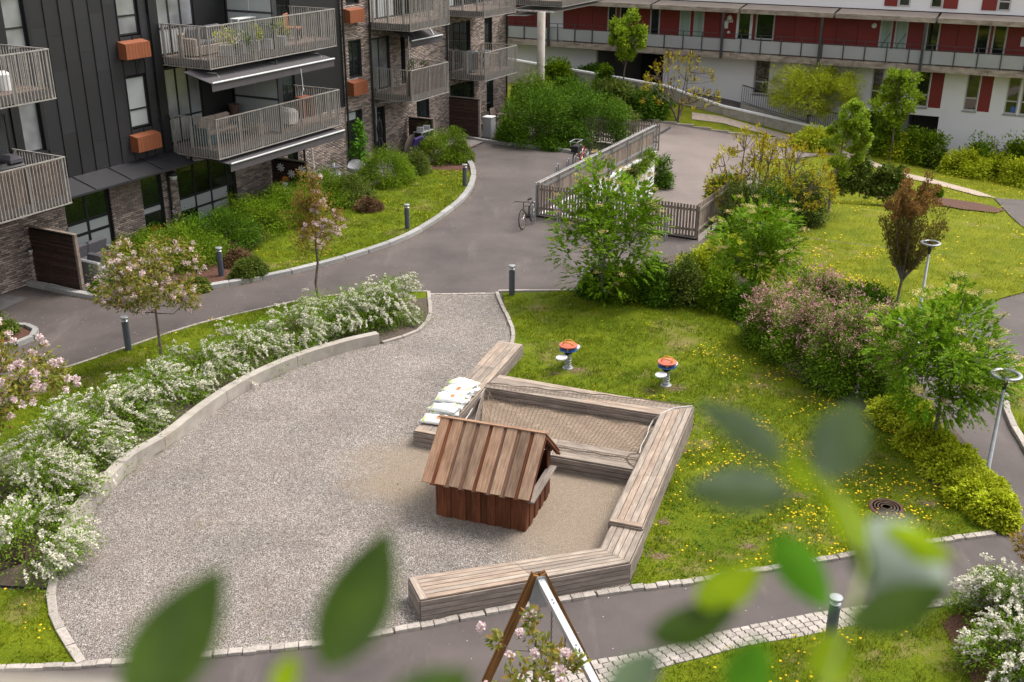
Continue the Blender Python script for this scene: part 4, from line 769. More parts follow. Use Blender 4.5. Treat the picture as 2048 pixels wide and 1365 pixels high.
# awnings
def awning(s0, s1, z0, q0, z1, q1, label=None):
    a = MB(); a.v = [(s0,-q0,z0),(s1,-q0,z0),(s1,-q1,z1),(s0,-q1,z1),(s0,-q0,z0-.02),(s1,-q0,z0-.02),(s1,-q1,z1-.02),(s0,-q1,z1-.02)]; a.f = [(0,3,2,1),(4,5,6,7),(0,4,7,3),(1,2,6,5),(3,7,6,2)]
    a.box(s0, s1, -q1-.015, -q1, z1-.26, z1-.03); o = a.obj('awning', m_awn, AB)
    MB().tube([(s0,-q1-.03,z1+.01),(s1,-q1-.03,z1+.01)], .035, 8).obj('front_bar', m_alu, o)
    for s in (s0+.5, s1-.5): MB().tube([(s,-q0-.1,z0-.08),(s+.4,-(q0+q1)/2,z0-.12),(s,-q1+.02,z1-.05)], .02, 6).obj('folding_arm', m_alu, o)
awning(-.40, 6.0, 5.56, 1.3, 5.28, 2.45); awning(.2, 6.5, 2.70, .3, 2.58, 2.35); awning(12.9, 15.4, 5.60, .1, 5.1, 1.35)
for s, q, z in ((-6.35,.16,2.25),(-.28,.14,2.05),(6.98,.14,2.15),(-6.2,.1,1.1)):
    t = MB().lathe([(.001,-.16),(.11,-.14),(.14,-.02),(.14,.0)], 14).obj('wall_lamp', m_white, AB, (s, -q-.08, z), smooth=True); MB().lathe([(.15,0),(.15,.08),(.10,.14),(.0,.15)], 14).obj('lamp_hood', m_dark, t, smooth=True)
    if z < 1.5: t.scale = (.5,.5,.5)
# ---------------------------------------------------------------- rear building (local x = L+17, y = T-68)
RZ = math.atan2(-.443, .896); RB = thing('gallery_building', 'long white apartment building with red gallery floor at the back', 'building', (*LT(-17, 68), 0), RZ)
def R3(b, L0, L1, T0, T1, z0, z1): return b.box(L0+17, L1+17, T0-68, T1-68, z0, z1)
def rholes(b, L0, L1, z0, z1, T, holes, th=.3):
    xs = sorted({L0, L1, *[max(L0, min(L1, h[k])) for h in holes for k in (0,1)]}); zs = sorted({z0, z1, *[max(z0, min(z1, h[k])) for h in holes for k in (2,3)]})
    for i in range(len(xs)-1):
        for j in range(len(zs)-1):
            cx, cz = (xs[i]+xs[i+1])/2, (zs[j]+zs[j+1])/2
            if not any(h[0] < cx < h[1] and h[2] < cz < h[3] for h in holes): R3(b, xs[i], xs[i+1], T, T+th, zs[j], zs[j+1])
    return b
def rpx(x0, x1, y0, y1, T=68): # window rectangle: left/right edges at mid height, top and bottom rows
    ym = (y0+y1)/2; xm = (x0+x1)/2; return (onT(x0, ym, T)[0], onT(x1, ym, T)[0], onT(xm, y1, T)[1], onT(xm, y0, T)[1])
ground_w = [rpx(1503,1534,112,184), rpx(1738,1760,129,200), rpx(1768,1792,129,202), rpx(1826,1854,135,207), rpx(1926,1953,140,214), rpx(2008,2034,145,220)]
ground_w.append((ground_w[-1][1]+.12, ground_w[-1][1]+1.3, ground_w[-1][2], ground_w[-1][3]))
redg = [(ground_w[3][1]+.04, onT(1881,172,68)[0], ground_w[3][2], ground_w[3][3]), (ground_w[4][1]+.04, onT(1979,178,68)[0], ground_w[4][2], ground_w[4][3])]
garage = [(onT(1187,130,68)[0], onT(1322,130,68)[0], -5, 1.35), (onT(1706,240,68)[0], onT(1872,240,68)[0], -6, -1.13)]
ZS = 1.62
wb = rholes(MB(), -40, 14, -6.5, ZS, 68, ground_w+garage+redg); rholes(wb, -40, 14, 4.75, 9.5, 68, []); wb.obj('white_wall', m_plaster, RB)
for L0, L1, z0, z1 in garage:
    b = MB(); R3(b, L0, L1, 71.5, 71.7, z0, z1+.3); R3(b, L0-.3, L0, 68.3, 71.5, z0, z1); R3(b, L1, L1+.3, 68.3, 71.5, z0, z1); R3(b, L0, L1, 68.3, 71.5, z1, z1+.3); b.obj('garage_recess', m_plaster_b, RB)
b = MB(); R3(b, garage[0][0]+2.4, garage[0][1], 70.2, 71.4, -5, 1.2); b.obj('garage_darkness', m_void, RB); b = MB(); R3(b, garage[1][0]+2.6, garage[1][0]+3, 68.4, 71, -5, -1.2); b.obj('garage_pier', m_plaster_b, RB)  # black block stands in for the unlit depth of the left garage opening
for i, (L0, L1, z0, z1) in enumerate(ground_w):
    zt = z0+(z1-z0)*.34; window(RB, L0+17, L1+17, z0, z1, q=-.12, fr=.07, trans=(zt,), frm=m_pale, gl=m_glassg if i in (0,3) else m_glass)
    b = MB(); R3(b, L0-.04, L1+.04, 67.93, 67.998, z0-.07, z0-.003); b.obj('window_sill', m_galv, RB)
for L0, L1, z0, z1 in redg: b = MB(); R3(b, L0, L1, 68.02, 68.2, z0, z1); b.obj('red_panel', m_red, RB)
for i, c in ((3, m_white), (4, m_bagg), (5, m_white)):
    L0, L1, z0, z1 = ground_w[i]; b = MB(); R3(b, L0+.12, L1-.12, 68.16, 68.2, z0+.12, z0+(.35 if i == 3 else .62)); b.obj('window_poster', c, RB)
L0, L1, z0, z1 = ground_w[5]; b = MB(); R3(b, L0+.35, L1-.1, 68.10, 68.14, z0+.1, z0+.42); b.obj('blue_box', m_blue, RB)
# upper red floor with openings
upw = [rpx(1209,1227,11,66), rpx(1233,1252,13,66), rpx(1294,1314,14,68), rpx(1353,1375,16,72), rpx(1381,1402,17,73), rpx(1505,1543,22,80), rpx(1753,1778,33,92), rpx(1783,1809,35,94), rpx(1845,1873,38,98), rpx(1945,1973,43,103), rpx(1978,2007,44,104)]
door = rpx(1467,1499,22,78); ZR0, ZR1 = ZS+.1, 4.75
upw = [(a, b, ZR0+.02, 4.45) for a, b, c, d in upw]; door = (door[0], door[1], ZR0+.02, 4.35)
wr = (onT(1095,50,68)[0], onT(1121,50,68)[0])
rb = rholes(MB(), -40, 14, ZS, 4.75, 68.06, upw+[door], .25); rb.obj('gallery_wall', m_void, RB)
ops = sorted([(a, b) for a, b, *_ in upw]+[door[:2]]+[wr]); x = -40.0; pan = []
for a, b_ in ops+[(14, 14)]:
    L = a-x
    if L > .05:
        k = max(1, round(L/1.22)); pan += [(x+L*i/k, x+L*(i+1)/k) for i in range(k)]
    x = b_
for a, c in pan: b = MB(); R3(b, a+.012, c-.012, 68.0, 68.05, ZR0, 4.7); b.obj('red_panel', m_red, RB)
b = MB(); R3(b, wr[0], wr[1], 67.95, 68.05, ZR0, 4.7); b.obj('white_pier', m_plaster, RB)
for i, (a, c, z0, z1) in enumerate(upw):
    window(RB, a+17, c+17, z0, z1, q=-.03, fr=.09, frm=m_pale, gl=m_curtain if i in (3,4,6,7) else m_glassg if i in (5,8) else m_glass, trans=(z0+.95,) if i in (5,) else ())
    if i in (6, 7): MB().tube([((a+c)/2+17+.3,.04,z0+1.75),((a+c)/2+17-.15,.035,z0+1.0),((a+c)/2+17+.05,.04,z0+.3)], .02, 4).obj('curtain_gap', m_void, RB)
a, c, z0, z1 = door; d = window(RB, a+17, c+17, z0, z1, q=.02, fr=.16, frm=m_white, gl=m_glassg, trans=(z0+.8,), name='entrance_door'); MB().box(a+17.16, a+17.20, -.12, -.08, z0+.9, z0+1.1).obj('door_handle', m_black, d)
for (px, py, w, h) in ((1454,31,.16,0),(1743,45,.16,0),(1452,61,.10,0)): L, z = onT(px, py, 68); o = MB().lathe([(w,0),(w*.9,.08),(w*.4,.12),(0,.13)], 16).obj('round_lamp', m_white, RB, (L+17, 0, z), (math.pi/2,0,0), smooth=True)
for (px, py, w, h) in ((1446,46,.30,.42),(1454,38,.40,.18),(2046,75,.5,.5)): L, z = onT(px, py, 68); o = MB().box(-w/2, w/2, -.03, 0, -h/2, h/2).obj('notice_plate', m_white, RB, (L+17, -.002, z))
L, z = onT(1454, 38, 68)
for k in (-1,0,1): MB().box(L+17+k*.1-.02, L+17+k*.1+.02, -.036, -.031, z-.05, z+.05).obj('number_mark', m_void, RB)
# gallery slab, balustrade, roof canopy
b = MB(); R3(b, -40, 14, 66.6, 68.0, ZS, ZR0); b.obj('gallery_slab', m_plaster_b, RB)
sec = 1.22
k = -40.0
while k < 14:
    b = MB(); R3(b, k+.01, k+sec*2-.01, 66.55, 66.598, ZS-.04, ZR0+.22); b.obj('slab_face', m_slabc, RB); k += sec*2
zb = ZR0+.30; pm = MB().box(.03, sec-.03, -.01, .01, 0, .72).mesh('balustrade_panel', m_gpanel); pp = MB().box(-.025,.025,-.02,.02,0,1.12).mesh('rail_post', m_dark); gal = MB(); R3(gal, -40, 14, 66.55, 66.59, zb+.76, zb+.80); R3(gal, -40, 14, 66.55, 66.59, zb+1.02, zb+1.05); R3(gal, -40, 14, 66.56, 66.58, zb-.05, zb-.01); gr = gal.obj('gallery_rail', m_dark, RB)
k = onT(1011,95,66.6)[0]-sec*6
while k < 12: link('balustrade_panel', pm, gr, (k+17, 66.58-68, zb)); link('rail_post', pp, gr, (k+17, 66.53-68, zb-.1)); k += sec
for px in (1093, 1441, 1638, 1842): L = onT(px, 60 if px < 1800 else 80, 66.6)[0]; b = MB(); R3(b, L-.07, L+.07, 66.38, 66.5, ZS-.05, 4.4); b.obj('gallery_post', m_dark, RB)
zc = onT(1536, 23, 66.6)[1]
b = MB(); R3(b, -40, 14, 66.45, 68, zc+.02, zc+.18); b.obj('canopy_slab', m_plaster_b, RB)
k = -40.0
while k < 14:
    b = MB(); b.v = [(k+17.02,-1.65,zc-.04),(k+17+5.5,-1.65,zc-.04),(k+17+5.5,-1.65,zc+.22),(k+17.02,-1.65,zc+.22),(k+17.02,-.02,zc+.36),(k+17+5.5,-.02,zc+.36),(k+17.02,-1.56,zc-.04),(k+17+5.5,-1.56,zc-.04)]; b.f = [(0,1,2,3),(3,2,5,4),(0,6,7,1)]
    b.obj('canopy_section', m_slabc, RB); b = MB(); b.add([(k+17.04,-1.64,zc+.222),(k+17+5.46,-1.64,zc+.222),(k+17+5.46,-.03,zc+.364),(k+17.04,-.03,zc+.364)], [(0,1,2,3)]); b.obj('canopy_cover', m_canopyc, RB); k += 5.6
for x0, x1, xr0, xr1 in ((1790,1814,1762,1788),(1854,1878,1880,1909),(1989,2015,1957,1987),(1506,1537,None,None)):
    a, c = onT(x0, 6, 68)[0], onT(x1, 6, 68)[0]; z0 = zc+(.62 if xr0 else .95); window(RB, a+17, c+17, z0, z0+1.9, q=.03, fr=.08, frm=m_pale, trans=(z0+.5,))
    if xr0: b = MB(); R3(b, onT(xr0,6,68)[0], onT(xr1,6,68)[0], 67.95, 67.998, z0, z0+1.9); b.obj('red_panel', m_red, RB)
# concrete boundary wall with pale coping, ramp curb and steel railing
caps = [(1000,115),(1150,139),(1235,153),(1325,168),(1440,207),(1612,244),(1765,272)]; wl_ = [onT(x, y, 64.6) for x, y in caps]
BWL = thing('boundary_wall', 'concrete boundary wall with white coping sloping down before the rear building', 'wall', (*LT(-17, 64.6), -1), RZ)
for (a, z0), (c, z1) in zip(wl_, wl_[1:]):
    n = max(1, round((c-a)/2.4))
    for i in range(n):
        x0, x1 = a+(c-a)*i/n+.012, a+(c-a)*(i+1)/n-.012; za, zz = z0+(z1-z0)*i/n, z0+(z1-z0)*(i+1)/n
        b = MB(); b.v = [(x+17, y, zt+1) for x, zt in ((x0,za-.1),(x1,zz-.1)) for y in (0,.22)]+[(x+17, y, zt+1) for x, zt in ((x0,za-2.6),(x1,zz-2.6)) for y in (0,.22)]; b.f = [(0,1,3,2),(4,6,7,5),(0,2,6,4),(1,5,7,3),(0,4,5,1),(2,3,7,6)]; b.obj('wall_panel', m_conc, BWL)
        b = MB(); b.v = [(x+17, y, zt+1) for x, zt in ((x0-.01,za-.098),(x1+.01,zz-.098)) for y in (-.04,.26)]+[(x+17, y, zt+1) for x, zt in ((x0-.01,za),(x1+.01,zz)) for y in (-.04,.26)]; b.f = [(0,2,3,1),(4,5,7,6),(0,4,6,2),(1,3,7,5),(0,1,5,4),(2,6,7,3)]; b.obj('coping', m_plaster, BWL)
a0 = onT(1866,296,67.3); a1 = onT(1960,318,67.3); b = MB(); b.v = [(x+17, y, z+1) for x, z in (a0, a1, (a1[0]+14, a1[1]-3)) for y in (2.4,2.7)]; n = len(b.v); b.v += [(x, y, z-3) for x, y, z in b.v]
for i in range(2): j = 2*i; b.f += [(j, j+2, j+3, j+1), (j, j+n, j+2+n, j+2)]
b.obj('wall_foot', m_conc, BWL)
RL = thing('ramp_railing', 'black steel railing on a concrete curb along the ramp of the rear building', 'railing', (*LT(-17, 66.2), 0), RZ)
c0, c1, c2 = onT(1478,203,66.2), onT(1560,228,66.2), onT(1720,275,66.2)
for (a, z0), (c, z1) in ((c0, c1), (c1, c2)):
    b = MB(); b.v = [(x+17, y, z) for x, zt in ((a,z0),(c,z1)) for z in (zt-.9, zt) for y in (-.1,.12)]; b.f = [(2,3,7,6),(0,2,6,4),(1,5,7,3),(0,1,3,2),(4,6,7,5)]; b.obj('concrete_curb', m_conc, RL)
    MB().tube([(a+17,0,z0+1.12),(c+17,0,z1+1.12)], .035, 6).obj('top_rail', m_black, RL); MB().tube([(a+17,0,z0+.12),(c+17,0,z1+.12)], .02, 6).obj('bottom_rail', m_black, RL)
    n = int((c-a)/.13)
    for i in range(n): x = a+(c-a)*i/n; z = z0+(z1-z0)*i/n; MB().box(-.012,.012,-.012,.012,0,1.0).obj('bar', m_black, RL, (x+17, 0, z+.12)) if i % 1 == 0 else None
# ---------------------------------------------------------------- timber boards
def V2(p): return np.array(p[:2], float)
def plank4(name, par, org, a0, b0, b1, a1, z0, z1, mat):     # a0-a1: one long edge, b0-b1: the other; plan quad between z0 and z1
    a0, b0, b1, a1 = map(V2, (a0, b0, b1, a1)); d = a1-a0; ang = math.atan2(d[1], d[0]); c, s = math.cos(-ang), math.sin(-ang)
    loc = [((p-a0)[0]*c-(p-a0)[1]*s, (p-a0)[0]*s+(p-a0)[1]*c) for p in (a0, b0, b1, a1)]
    m = MB(); ar = sum(loc[i][0]*loc[(i+1)%4][1]-loc[(i+1)%4][0]*loc[i][1] for i in range(4)); 
    if ar < 0: loc = loc[::-1]
    ctr = np.mean(loc, 0); inn = [tuple(np.array(p)+(ctr-np.array(p))/np.linalg.norm(ctr-np.array(p))*.005) for p in loc]
    m.v = [(*p, 0) for p in loc]+[(*p, z1-z0-.004) for p in loc]+[(*p, z1-z0) for p in inn]
    m.f = [(3,2,1,0)]+[(i,(i+1)%4,4+(i+1)%4,4+i) for i in range(4)]+[(4+i,4+(i+1)%4,8+(i+1)%4,8+i) for i in range(4)]+[(8,9,10,11)]
    return m.obj(name, mat, par, (a0[0]-org[0], a0[1]-org[1], z0+random.uniform(0,.002)), (0,0,ang))
def decking(par, org, A0, B0, B1, A1, n, z, splits=(), gap=.013, th=.028, mat=None, name='board'):
    A0, B0, B1, A1 = map(V2, (A0, B0, B1, A1)); cuts = [0]+list(splits)+[1]
    for i in range(n):
        f0, f1 = i/n, (i+1)/n; w = np.linalg.norm(B0-A0)/n; g = gap/2/w/n
        p = [A0+(B0-A0)*(f0+g), A0+(B0-A0)*(f1-g), A1+(B1-A1)*(f1-g), A1+(B1-A1)*(f0+g)]; L = np.linalg.norm(p[3]-p[0]); e = .002/L
        for a, c in zip(cuts, cuts[1:]):
            a, c = a+(e if a else 0), c-(e if c < 1 else 0)
            plank4(name, par, org, p[0]+(p[3]-p[0])*a, p[1]+(p[2]-p[1])*a, p[1]+(p[2]-p[1])*c, p[0]+(p[3]-p[0])*c, z-th, z, mat or m_deckw)
def siding(par, org, a, b, z0, z1, n, out, splits=(), th=.022, mat=None, name='side_plank'):     # horizontal planks on the vertical face a-b, facing "out"
    a, b = V2(a), V2(b); d = b-a; L = np.linalg.norm(d); ang = math.atan2(d[1], d[0]); nn = np.array([-d[1], d[0]])/L; sg = 1 if nn@V2(out) > 0 else -1; cuts = [0]+list(splits)+[1]
    for i in range(n):
        za, zb = z0+(z1-z0)*i/n+.007, z0+(z1-z0)*(i+1)/n-.007
        for c0, c1 in zip(cuts, cuts[1:]):
            x0, x1 = L*c0+.002, L*c1-.002; y0, y1 = (0, th*sg) if sg > 0 else (th*sg, 0)
            MB().box(0, x1-x0, y0, y1, 0, zb-za).obj(name, mat or m_sidew, par, (a[0]+d[0]/L*x0-org[0], a[1]+d[1]/L*x0-org[1], za), (0,0,ang))
def body(par, org, poly, z1, mat=None, z0=-.05):
    c = np.mean([V2(p) for p in poly], 0); MB().prism([tuple(V2(p)+(c-V2(p))*.03-V2(org)) for p in poly], z0, z1).obj('frame', mat or m_soil, par)
def fr(a, b, t): return V2(a)+(V2(b)-V2(a))*t
H1, H2, H3 = .35, .50, .42
# near low bench
nA, nB, nC, nD = G(822,1157,H3)[:2], G(845,1201,H3)[:2], G(1263,1122,H3)[:2], G(1205,1095,H3)[:2]
t = thing('timber_bench', 'long low timber bench nearest the camera, behind the swing frame', 'bench', (*nB, 0)); o = nB
e = .11/np.linalg.norm(nD-nA); a1, b1 = fr(nA, nD, e), fr(nB, nC, e)
decking(t, o, a1, b1, nC, nD, 6, H3, (.52,)); plank4('end_board', t, o, nA, a1+(b1-a1)*.0, b1, nB, H3-.028, H3, m_deckw)
body(t, o, [nA, nB, nC, nD], H3-.03); siding(t, o, nB, nC, .0, H3-.03, 4, (0,-1), (.52,)); siding(t, o, nA, nB, 0, H3-.03, 4, (-1,-.3)); siding(t, o, nA, nD, 0, H3-.03, 4, (0,1), (.5,))
# lower stretch joining the right bench
lA, lB, lC, lD = nD, nC, G(1291,1060,H3)[:2], G(1227,1046,H3)[:2]
t = thing('timber_bench', 'short lower timber bench stretch in the corner below the stepped right bench', 'bench', (*lB, 0)); o = lB
decking(t, o, lA, lB, lC, lD, 5, H3); body(t, o, [lA, lB, lC, lD], H3-.03); siding(t, o, lB, fr(lB, lC, .98), .0, H3-.03, 4, (1,-.2)); siding(t, o, lA, lD, 0, H3-.03, 4, (-1,.3))
# high right bench
rA, rB, rC, rD = G(1222,1040,H2)[:2], G(1287,1052,H2)[:2], G(1388,808,H2)[:2], G(1322,825,H2)[:2]
t = thing('timber_bench', 'long raised timber bench along the lawn side of the sandpit', 'bench', (*rB, 0)); o = rB
e = .10/np.linalg.norm(rD-rA); a1, b1 = fr(rA, rD, e), fr(rB, rC, e)
decking(t, o, a1, b1, rC, rD, 5, H2, (.36,)); plank4('end_board', t, o, rA, a1, b1, rB, H2-.028, H2, m_deckw)
body(t, o, [rA, rB, rC, rD], H2-.03); siding(t, o, rB, rC, .0, H2-.03, 5, (1,-.3), (.4,)); siding(t, o, rA, rD, 0, H2-.03, 5, (-1,.3), (.45,)); siding(t, o, rA, rB, H3-.05, H2-.03, 2, (-.3,-1))
# left bench
bA, bB = G(998,682,H1)[:2], G(1045,689,H1)[:2]; bD = G(830,863,H1)[:2]; bC = bD+(bB-bA)
t = thing('timber_bench', 'worn timber bench strip carrying the sandbags, left of the sandpit', 'bench', (*bD, 0)); o = bD
e = .10/np.linalg.norm(bD-bA); decking(t, o, fr(bA, bD, e), fr(bB, bC, e), fr(bC, bB, e), fr(bD, bA, e), 4, H1, (.3,.7)); plank4('end_board', t, o, bA, fr(bA,bD,e), fr(bB,bC,e), bB, H1-.028, H1, m_deckw); plank4('end_board', t, o, bD, fr(bD,bA,e), fr(bC,bB,e), bC, H1-.028, H1, m_deckw)
body(t, o, [bA, bB, bC, bD], H1-.03); siding(t, o, bD, bC, .0, H1-.03, 3, (0,-1)); siding(t, o, bB, bC, 0, H1-.03, 3, (1,-.3), (.5,)); siding(t, o, bA, bD, 0, H1-.03, 3, (-1,.3), (.5,)); siding(t, o, bA, bB, 0, H1-.03, 3, (0,1))
# sandpit rim
sTLo, sTLi, sTRi, sTRo = G(1000,750,H1)[:2], G(968,775,H1)[:2], G(1322,827,H1)[:2], G(1388,810,H1)[:2]
uR = (rD-rA)/np.linalg.norm(rD-rA); sBR = G(1268,937,H1)[:2]; sBRi = G(1283,905,H1)[:2]; dirr = (sTRi-sTLi)/np.linalg.norm(sTRi-sTLi); sBL = sBR-dirr*3.35; sBLi = sBRi-dirr*3.5
t = thing('sandpit_rim', 'timber rim round the net covered sandpit', 'sandpit', (*sBR, 0)); o = sBR; ext = fr(sTRi, sTLi, .0)
decking(t, o, sTLi, sTLo, fr(sTRo, rD, .1), ext, 4, H1, (.55,)); body(t, o, [sTLi, sTLo, sTRo, sTRi], H1-.03); siding(t, o, fr(sTLi, sTRi, .0), sTRi, .0, H1-.03, 3, (0,-1), (.6,)); siding(t, o, sTLo, sTRo, 0, H1-.03, 3, (0,1), (.5,))
decking(t, o, sBL, sBLi, sBRi, sBR, 3, H1, (.5,)); body(t, o, [sBL, sBLi, sBRi, sBR], H1-.03); siding(t, o, sBL, sBR, 0, H1-.03, 3, (0,-1), (.45,)); siding(t, o, sBLi, sBRi, 0, H1-.03, 3, (0,1))
siding(t, o, bC*.2+sBL*.8, sTLi, 0, H1-.03, 3, (1,0))
pit = [sBLi+(sBL-sBLi)*.1, sBRi, fr(sTRi, sBRi, .0), sTLi]; N = 26; sm = MB()
for j in range(N+1):
    for i in range(N+1):
        u, v = i/N, j/N; p = (sBLi*(1-u)+sBRi*u)*(1-v)+(sTLi*(1-u)+sTRi*u)*v; sm.v.append((p[0], p[1], .07+.02*math.sin(i*.9+j*.5)+.012*math.sin(i*2.1-j*1.3)+.008*random.random()))
for j in range(N):
    for i in range(N): a = j*(N+1)+i; sm.f.append((a, a+1, a+N+2, a+N+1))
tag(sm.obj('pit_sand', m_sand, smooth=True, kind='stuff'), 'brown grey sand inside the timber sandpit')
# rope net over the pit
nt = MB(); NU, NV = 46, 40; net = np.zeros((NV+1, NU+1, 3)); e0, e1 = sBL+(sBLi-sBL)*.45, sBR+(sBRi-sBR)*.55; f0, f1 = fr(sTLi, sTLo, .15), fr(sTRi, sTRo, .92)
for j in range(NV+1):
    for i in range(NU+1):
        u, v = i/NU, j/NV; v2 = -.02+1.04*v; p = (e0*(1-u)+e1*u)*(1-v2)+(f0*(1-u)+f1*u)*v2; edge = min(u/.05, (1-u)/.06, 1); ve = min((v)/.12, (1-v)/.16, 1)
        k = min(edge, ve); k = k*k*(3-2*k); sag = (1-k)*.29; net[j,i] = (p[0]+.01*math.sin(j*1.3+i*.7), p[1]+.01*math.sin(i*1.7), .10+sag+.012*math.sin(i*.8+j*.6))
        net[j,i,2] = max(net[j,i,2], H1+.012 if (v < .07 or v > .93-.02) else .10)
def ribbon(m, pts, w):
    for a, b in zip(pts, pts[1:]):
        d = b-a; s = np.array([-d[1], d[0], 0]); s = s/np.linalg.norm(s)*w/2; n = len(m.v); m.v += [tuple(a-s), tuple(a+s), tuple(b+s), tuple(b-s)]; m.f.append((n, n+3, n+2, n+1))
for j in range(NV+1): ribbon(nt, net[j], .011)
for i in range(NU+1): ribbon(nt, net[:,i], .011)
net_o = nt.obj('safety_net', m_rope); tag(net_o, 'sagging brown rope net stretched over the sandpit', 'net')
bd = MB(); bd.tube([tuple(p) for p in net[0]], .011, 5); bd.tube([tuple(p) for p in net[-1]], .011, 5); bd.obj('border_rope', m_rope, net_o)
wr1 = [G(x, y, z) for x, y, z in ((970,778,H1),(962,795,.26),(950,808,.2),(946,818,.19),(938,832,.2),(926,848,.24))]; wr2 = [G(x, y, z) for x, y, z in ((1386,809,H1+.17),(1350,813,H1+.17),(1322,826,H1+.14),(1308,838,.28),(1300,852,.22),(1296,868,.18),(1284,890,.24),(1281,905,.36))]
for w_ in (wr1, wr2): MB().tube([tuple(p) for p in w_], .013, 6).obj('edge_rope', m_rope2, net_o)
MB().tube([tuple(G(x, y, H1+.02)) for x, y in ((1281,905),(1262,906),(1254,914),(1262,926),(1275,934),(1283,930))], .009, 5).obj('loose_rope', m_rope, net_o)
# ---------------------------------------------------------------- playhouse
hA, hB, hC = np.array([-1.40,17.49]), np.array([.27,16.92]), np.array([.68,18.30]); ex = (hB-hA)/np.linalg.norm(hB-hA); ang = math.atan2(ex[1], ex[0]); HW, HD = 1.765, 1.44
PH = thing('playhouse', 'small red brown wooden playhouse with a weathered plank roof', 'playhouse', (*hA, 0), ang)
EZ, RZg = .80, 1.66; slope = math.atan2(RZg-EZ, HD/2+.27)
def wallz(y): return RZg-.07-abs(y-HD/2)*math.tan(slope)
n = 12; w = HW/n
for i in range(n):                                          # front and back board on board
    wd = w*(1.12 if i % 2 else .94); y = -.022 if i % 2 else 0.0
    for yy, s in ((y-.02, 1), (HD-y, 1)): MB().box(0, .92, -wd/2, wd/2, -.011, .011).obj('wall_board', m_wallw, PH, (w*(i+.5), yy, .0), (math.pi/2*0, -math.pi/2, math.pi/2))
for xs, full in ((0.0, True), (HW, False)):                 # gable ends
    m = 9; ww = HD/m
    for i in range(m):
        yc = ww*(i+.5); top = wallz(yc) if (full or i in (0, m-1)) else .60; off = .018 if i % 2 else 0; sx = xs+(off if xs else -off)
        MB().box(0, top, -ww*.52, ww*.52, -.011, .011).obj('gable_board', m_wallw, PH, (sx, yc, 0), (0, -math.pi/2, 0))
        if not full and 0 < i < m-1 and wallz(yc)-.18 > 1.16: MB().box(0, wallz(yc)-1.16, -ww*.52, ww*.52, -.011, .011).obj('gable_board', m_wallw, PH, (sx, yc, 1.16), (0, -math.pi/2, 0))
MB().box(0, HD+.0, -.085, .085, -.016, .016).obj('counter', m_sidew, PH, (HW+.06, 0, .615), (0, 0, math.pi/2))
for y in (.03, HD-.03): MB().box(0, wallz(y)-.06, -.035, .035, -.03, .03).obj('corner_post', m_wallw, PH, (HW-.02, y, 0), (0, -math.pi/2, 0))
MB().box(0.02, HW-.02, .02, HD-.02, 0, .012).obj('floor', m_wallw, PH); MB().box(.03,.05,.05,HD-.05,.02,.88).obj('inner_wall', m_void, PH)
for sgn_ in (1, -1):                                        # roof: wide boards below, covering strips above
    Lr = (HD/2+.27)/math.cos(slope); nb = 8; x0, x1 = -.22, HW+.17; pw = (x1-x0)/nb
    yb, rot = (HD/2, None)
    for i in range(nb):
        xc = x0+pw*(i+.5); M_ = Matrix.Rotation(math.pi/2*-sgn_, 4, 'Z') @ Matrix.Rotation(slope, 4, 'Y')
        for nm, wd, lift, off, mt in (('roof_board', pw*(.68+.10*((i*5)%3)/2), .034, 0, m_roofw),)+((('gap_board', pw*.5, 0, -pw/2, m_wallw if i % 3 == 1 else m_roofd),) if i else ()):
            MB().bbox(0, Lr, -wd/2, wd/2, 0, .024, .004).obj(nm, mt, PH, (xc+off, HD/2, RZg+lift-.02), M_.to_euler())
    mB = MB(); Mx = Matrix.Rotation(math.pi/2*-sgn_, 4, 'Z') @ Matrix.Rotation(slope, 4, 'Y')
    mB.box(0, Lr-.03, -.04, .04, -.05, -.012).obj('barge_board', m_wallw, PH, (x1-.06, HD/2, RZg-.02), Mx.to_euler())
MB().box(0, x1-x0, -.035, .035, -.01, .01).obj('ridge_board', m_roofw, PH, (x0, HD/2, RZg+.035), (0,0,0))
# ---------------------------------------------------------------- sandbags
def bagmesh(k, sag=0):
    r = random.Random(k); m = MB(); nx, ny = 12, 8
    for side in (1, -1):
        for j in range(ny+1):
            for i in range(nx+1):
                u, v = i/nx*2-1, j/ny*2-1; e = max(0, (1-abs(u)**4)*(1-abs(v)**3)); z = .05+side*(.02+.045*e**.45)+r.uniform(-.018,.014)*(side > 0)
                x = u*.30*(1-.07*(1-v*v)); y = v*.19*(1-.10*(1-u*u)*0+.04*abs(u)); m.v.append((x+r.uniform(-.005,.005), y+r.uniform(-.005,.005), max(.002, z)-abs(u)**6*.01*side))
        o = 0 if side > 0 else (nx+1)*(ny+1)
        for j in range(ny):
            for i in range(nx): a = o+j*(nx+1)+i; q = (a, a+1, a+nx+2, a+nx+1); m.f.append(q if side > 0 else q[::-1])
    N_ = (nx+1)*(ny+1); rim = [j*(nx+1)+i for j, i in [(0,i) for i in range(nx+1)]+[(j,nx) for j in range(1,ny+1)]+[(ny,i) for i in range(nx-1,-1,-1)]+[(j,0) for j in range(ny-1,0,-1)]]
    for a, b in zip(rim, rim[1:]+rim[:1]): m.f.append((a, a+N_, b+N_, b))
    return m.mesh('sandbag', m_bag, True), [m.v[j*(nx+1)+i] for j in range(ny+1) for i in range(nx+1)], nx, ny
bd_ = (bD-bA)/np.linalg.norm(bD-bA); bang = math.atan2(-bd_[1], -bd_[0])-math.pi/2; bms = [bagmesh(k) for k in range(4)]
slots = [(842+30, 838, 0, 'lowest white sandbag lying apart at the house end of the bench'), (884,808,0,''), (884,808,1,''), (898,790,0,''), (898,790,1,''), (898,790,2,''), (914,773,0,''), (914,773,1,''), (914,773,2,''), (930,756,0,''), (930,756,1,''), (930,756,2,'')]
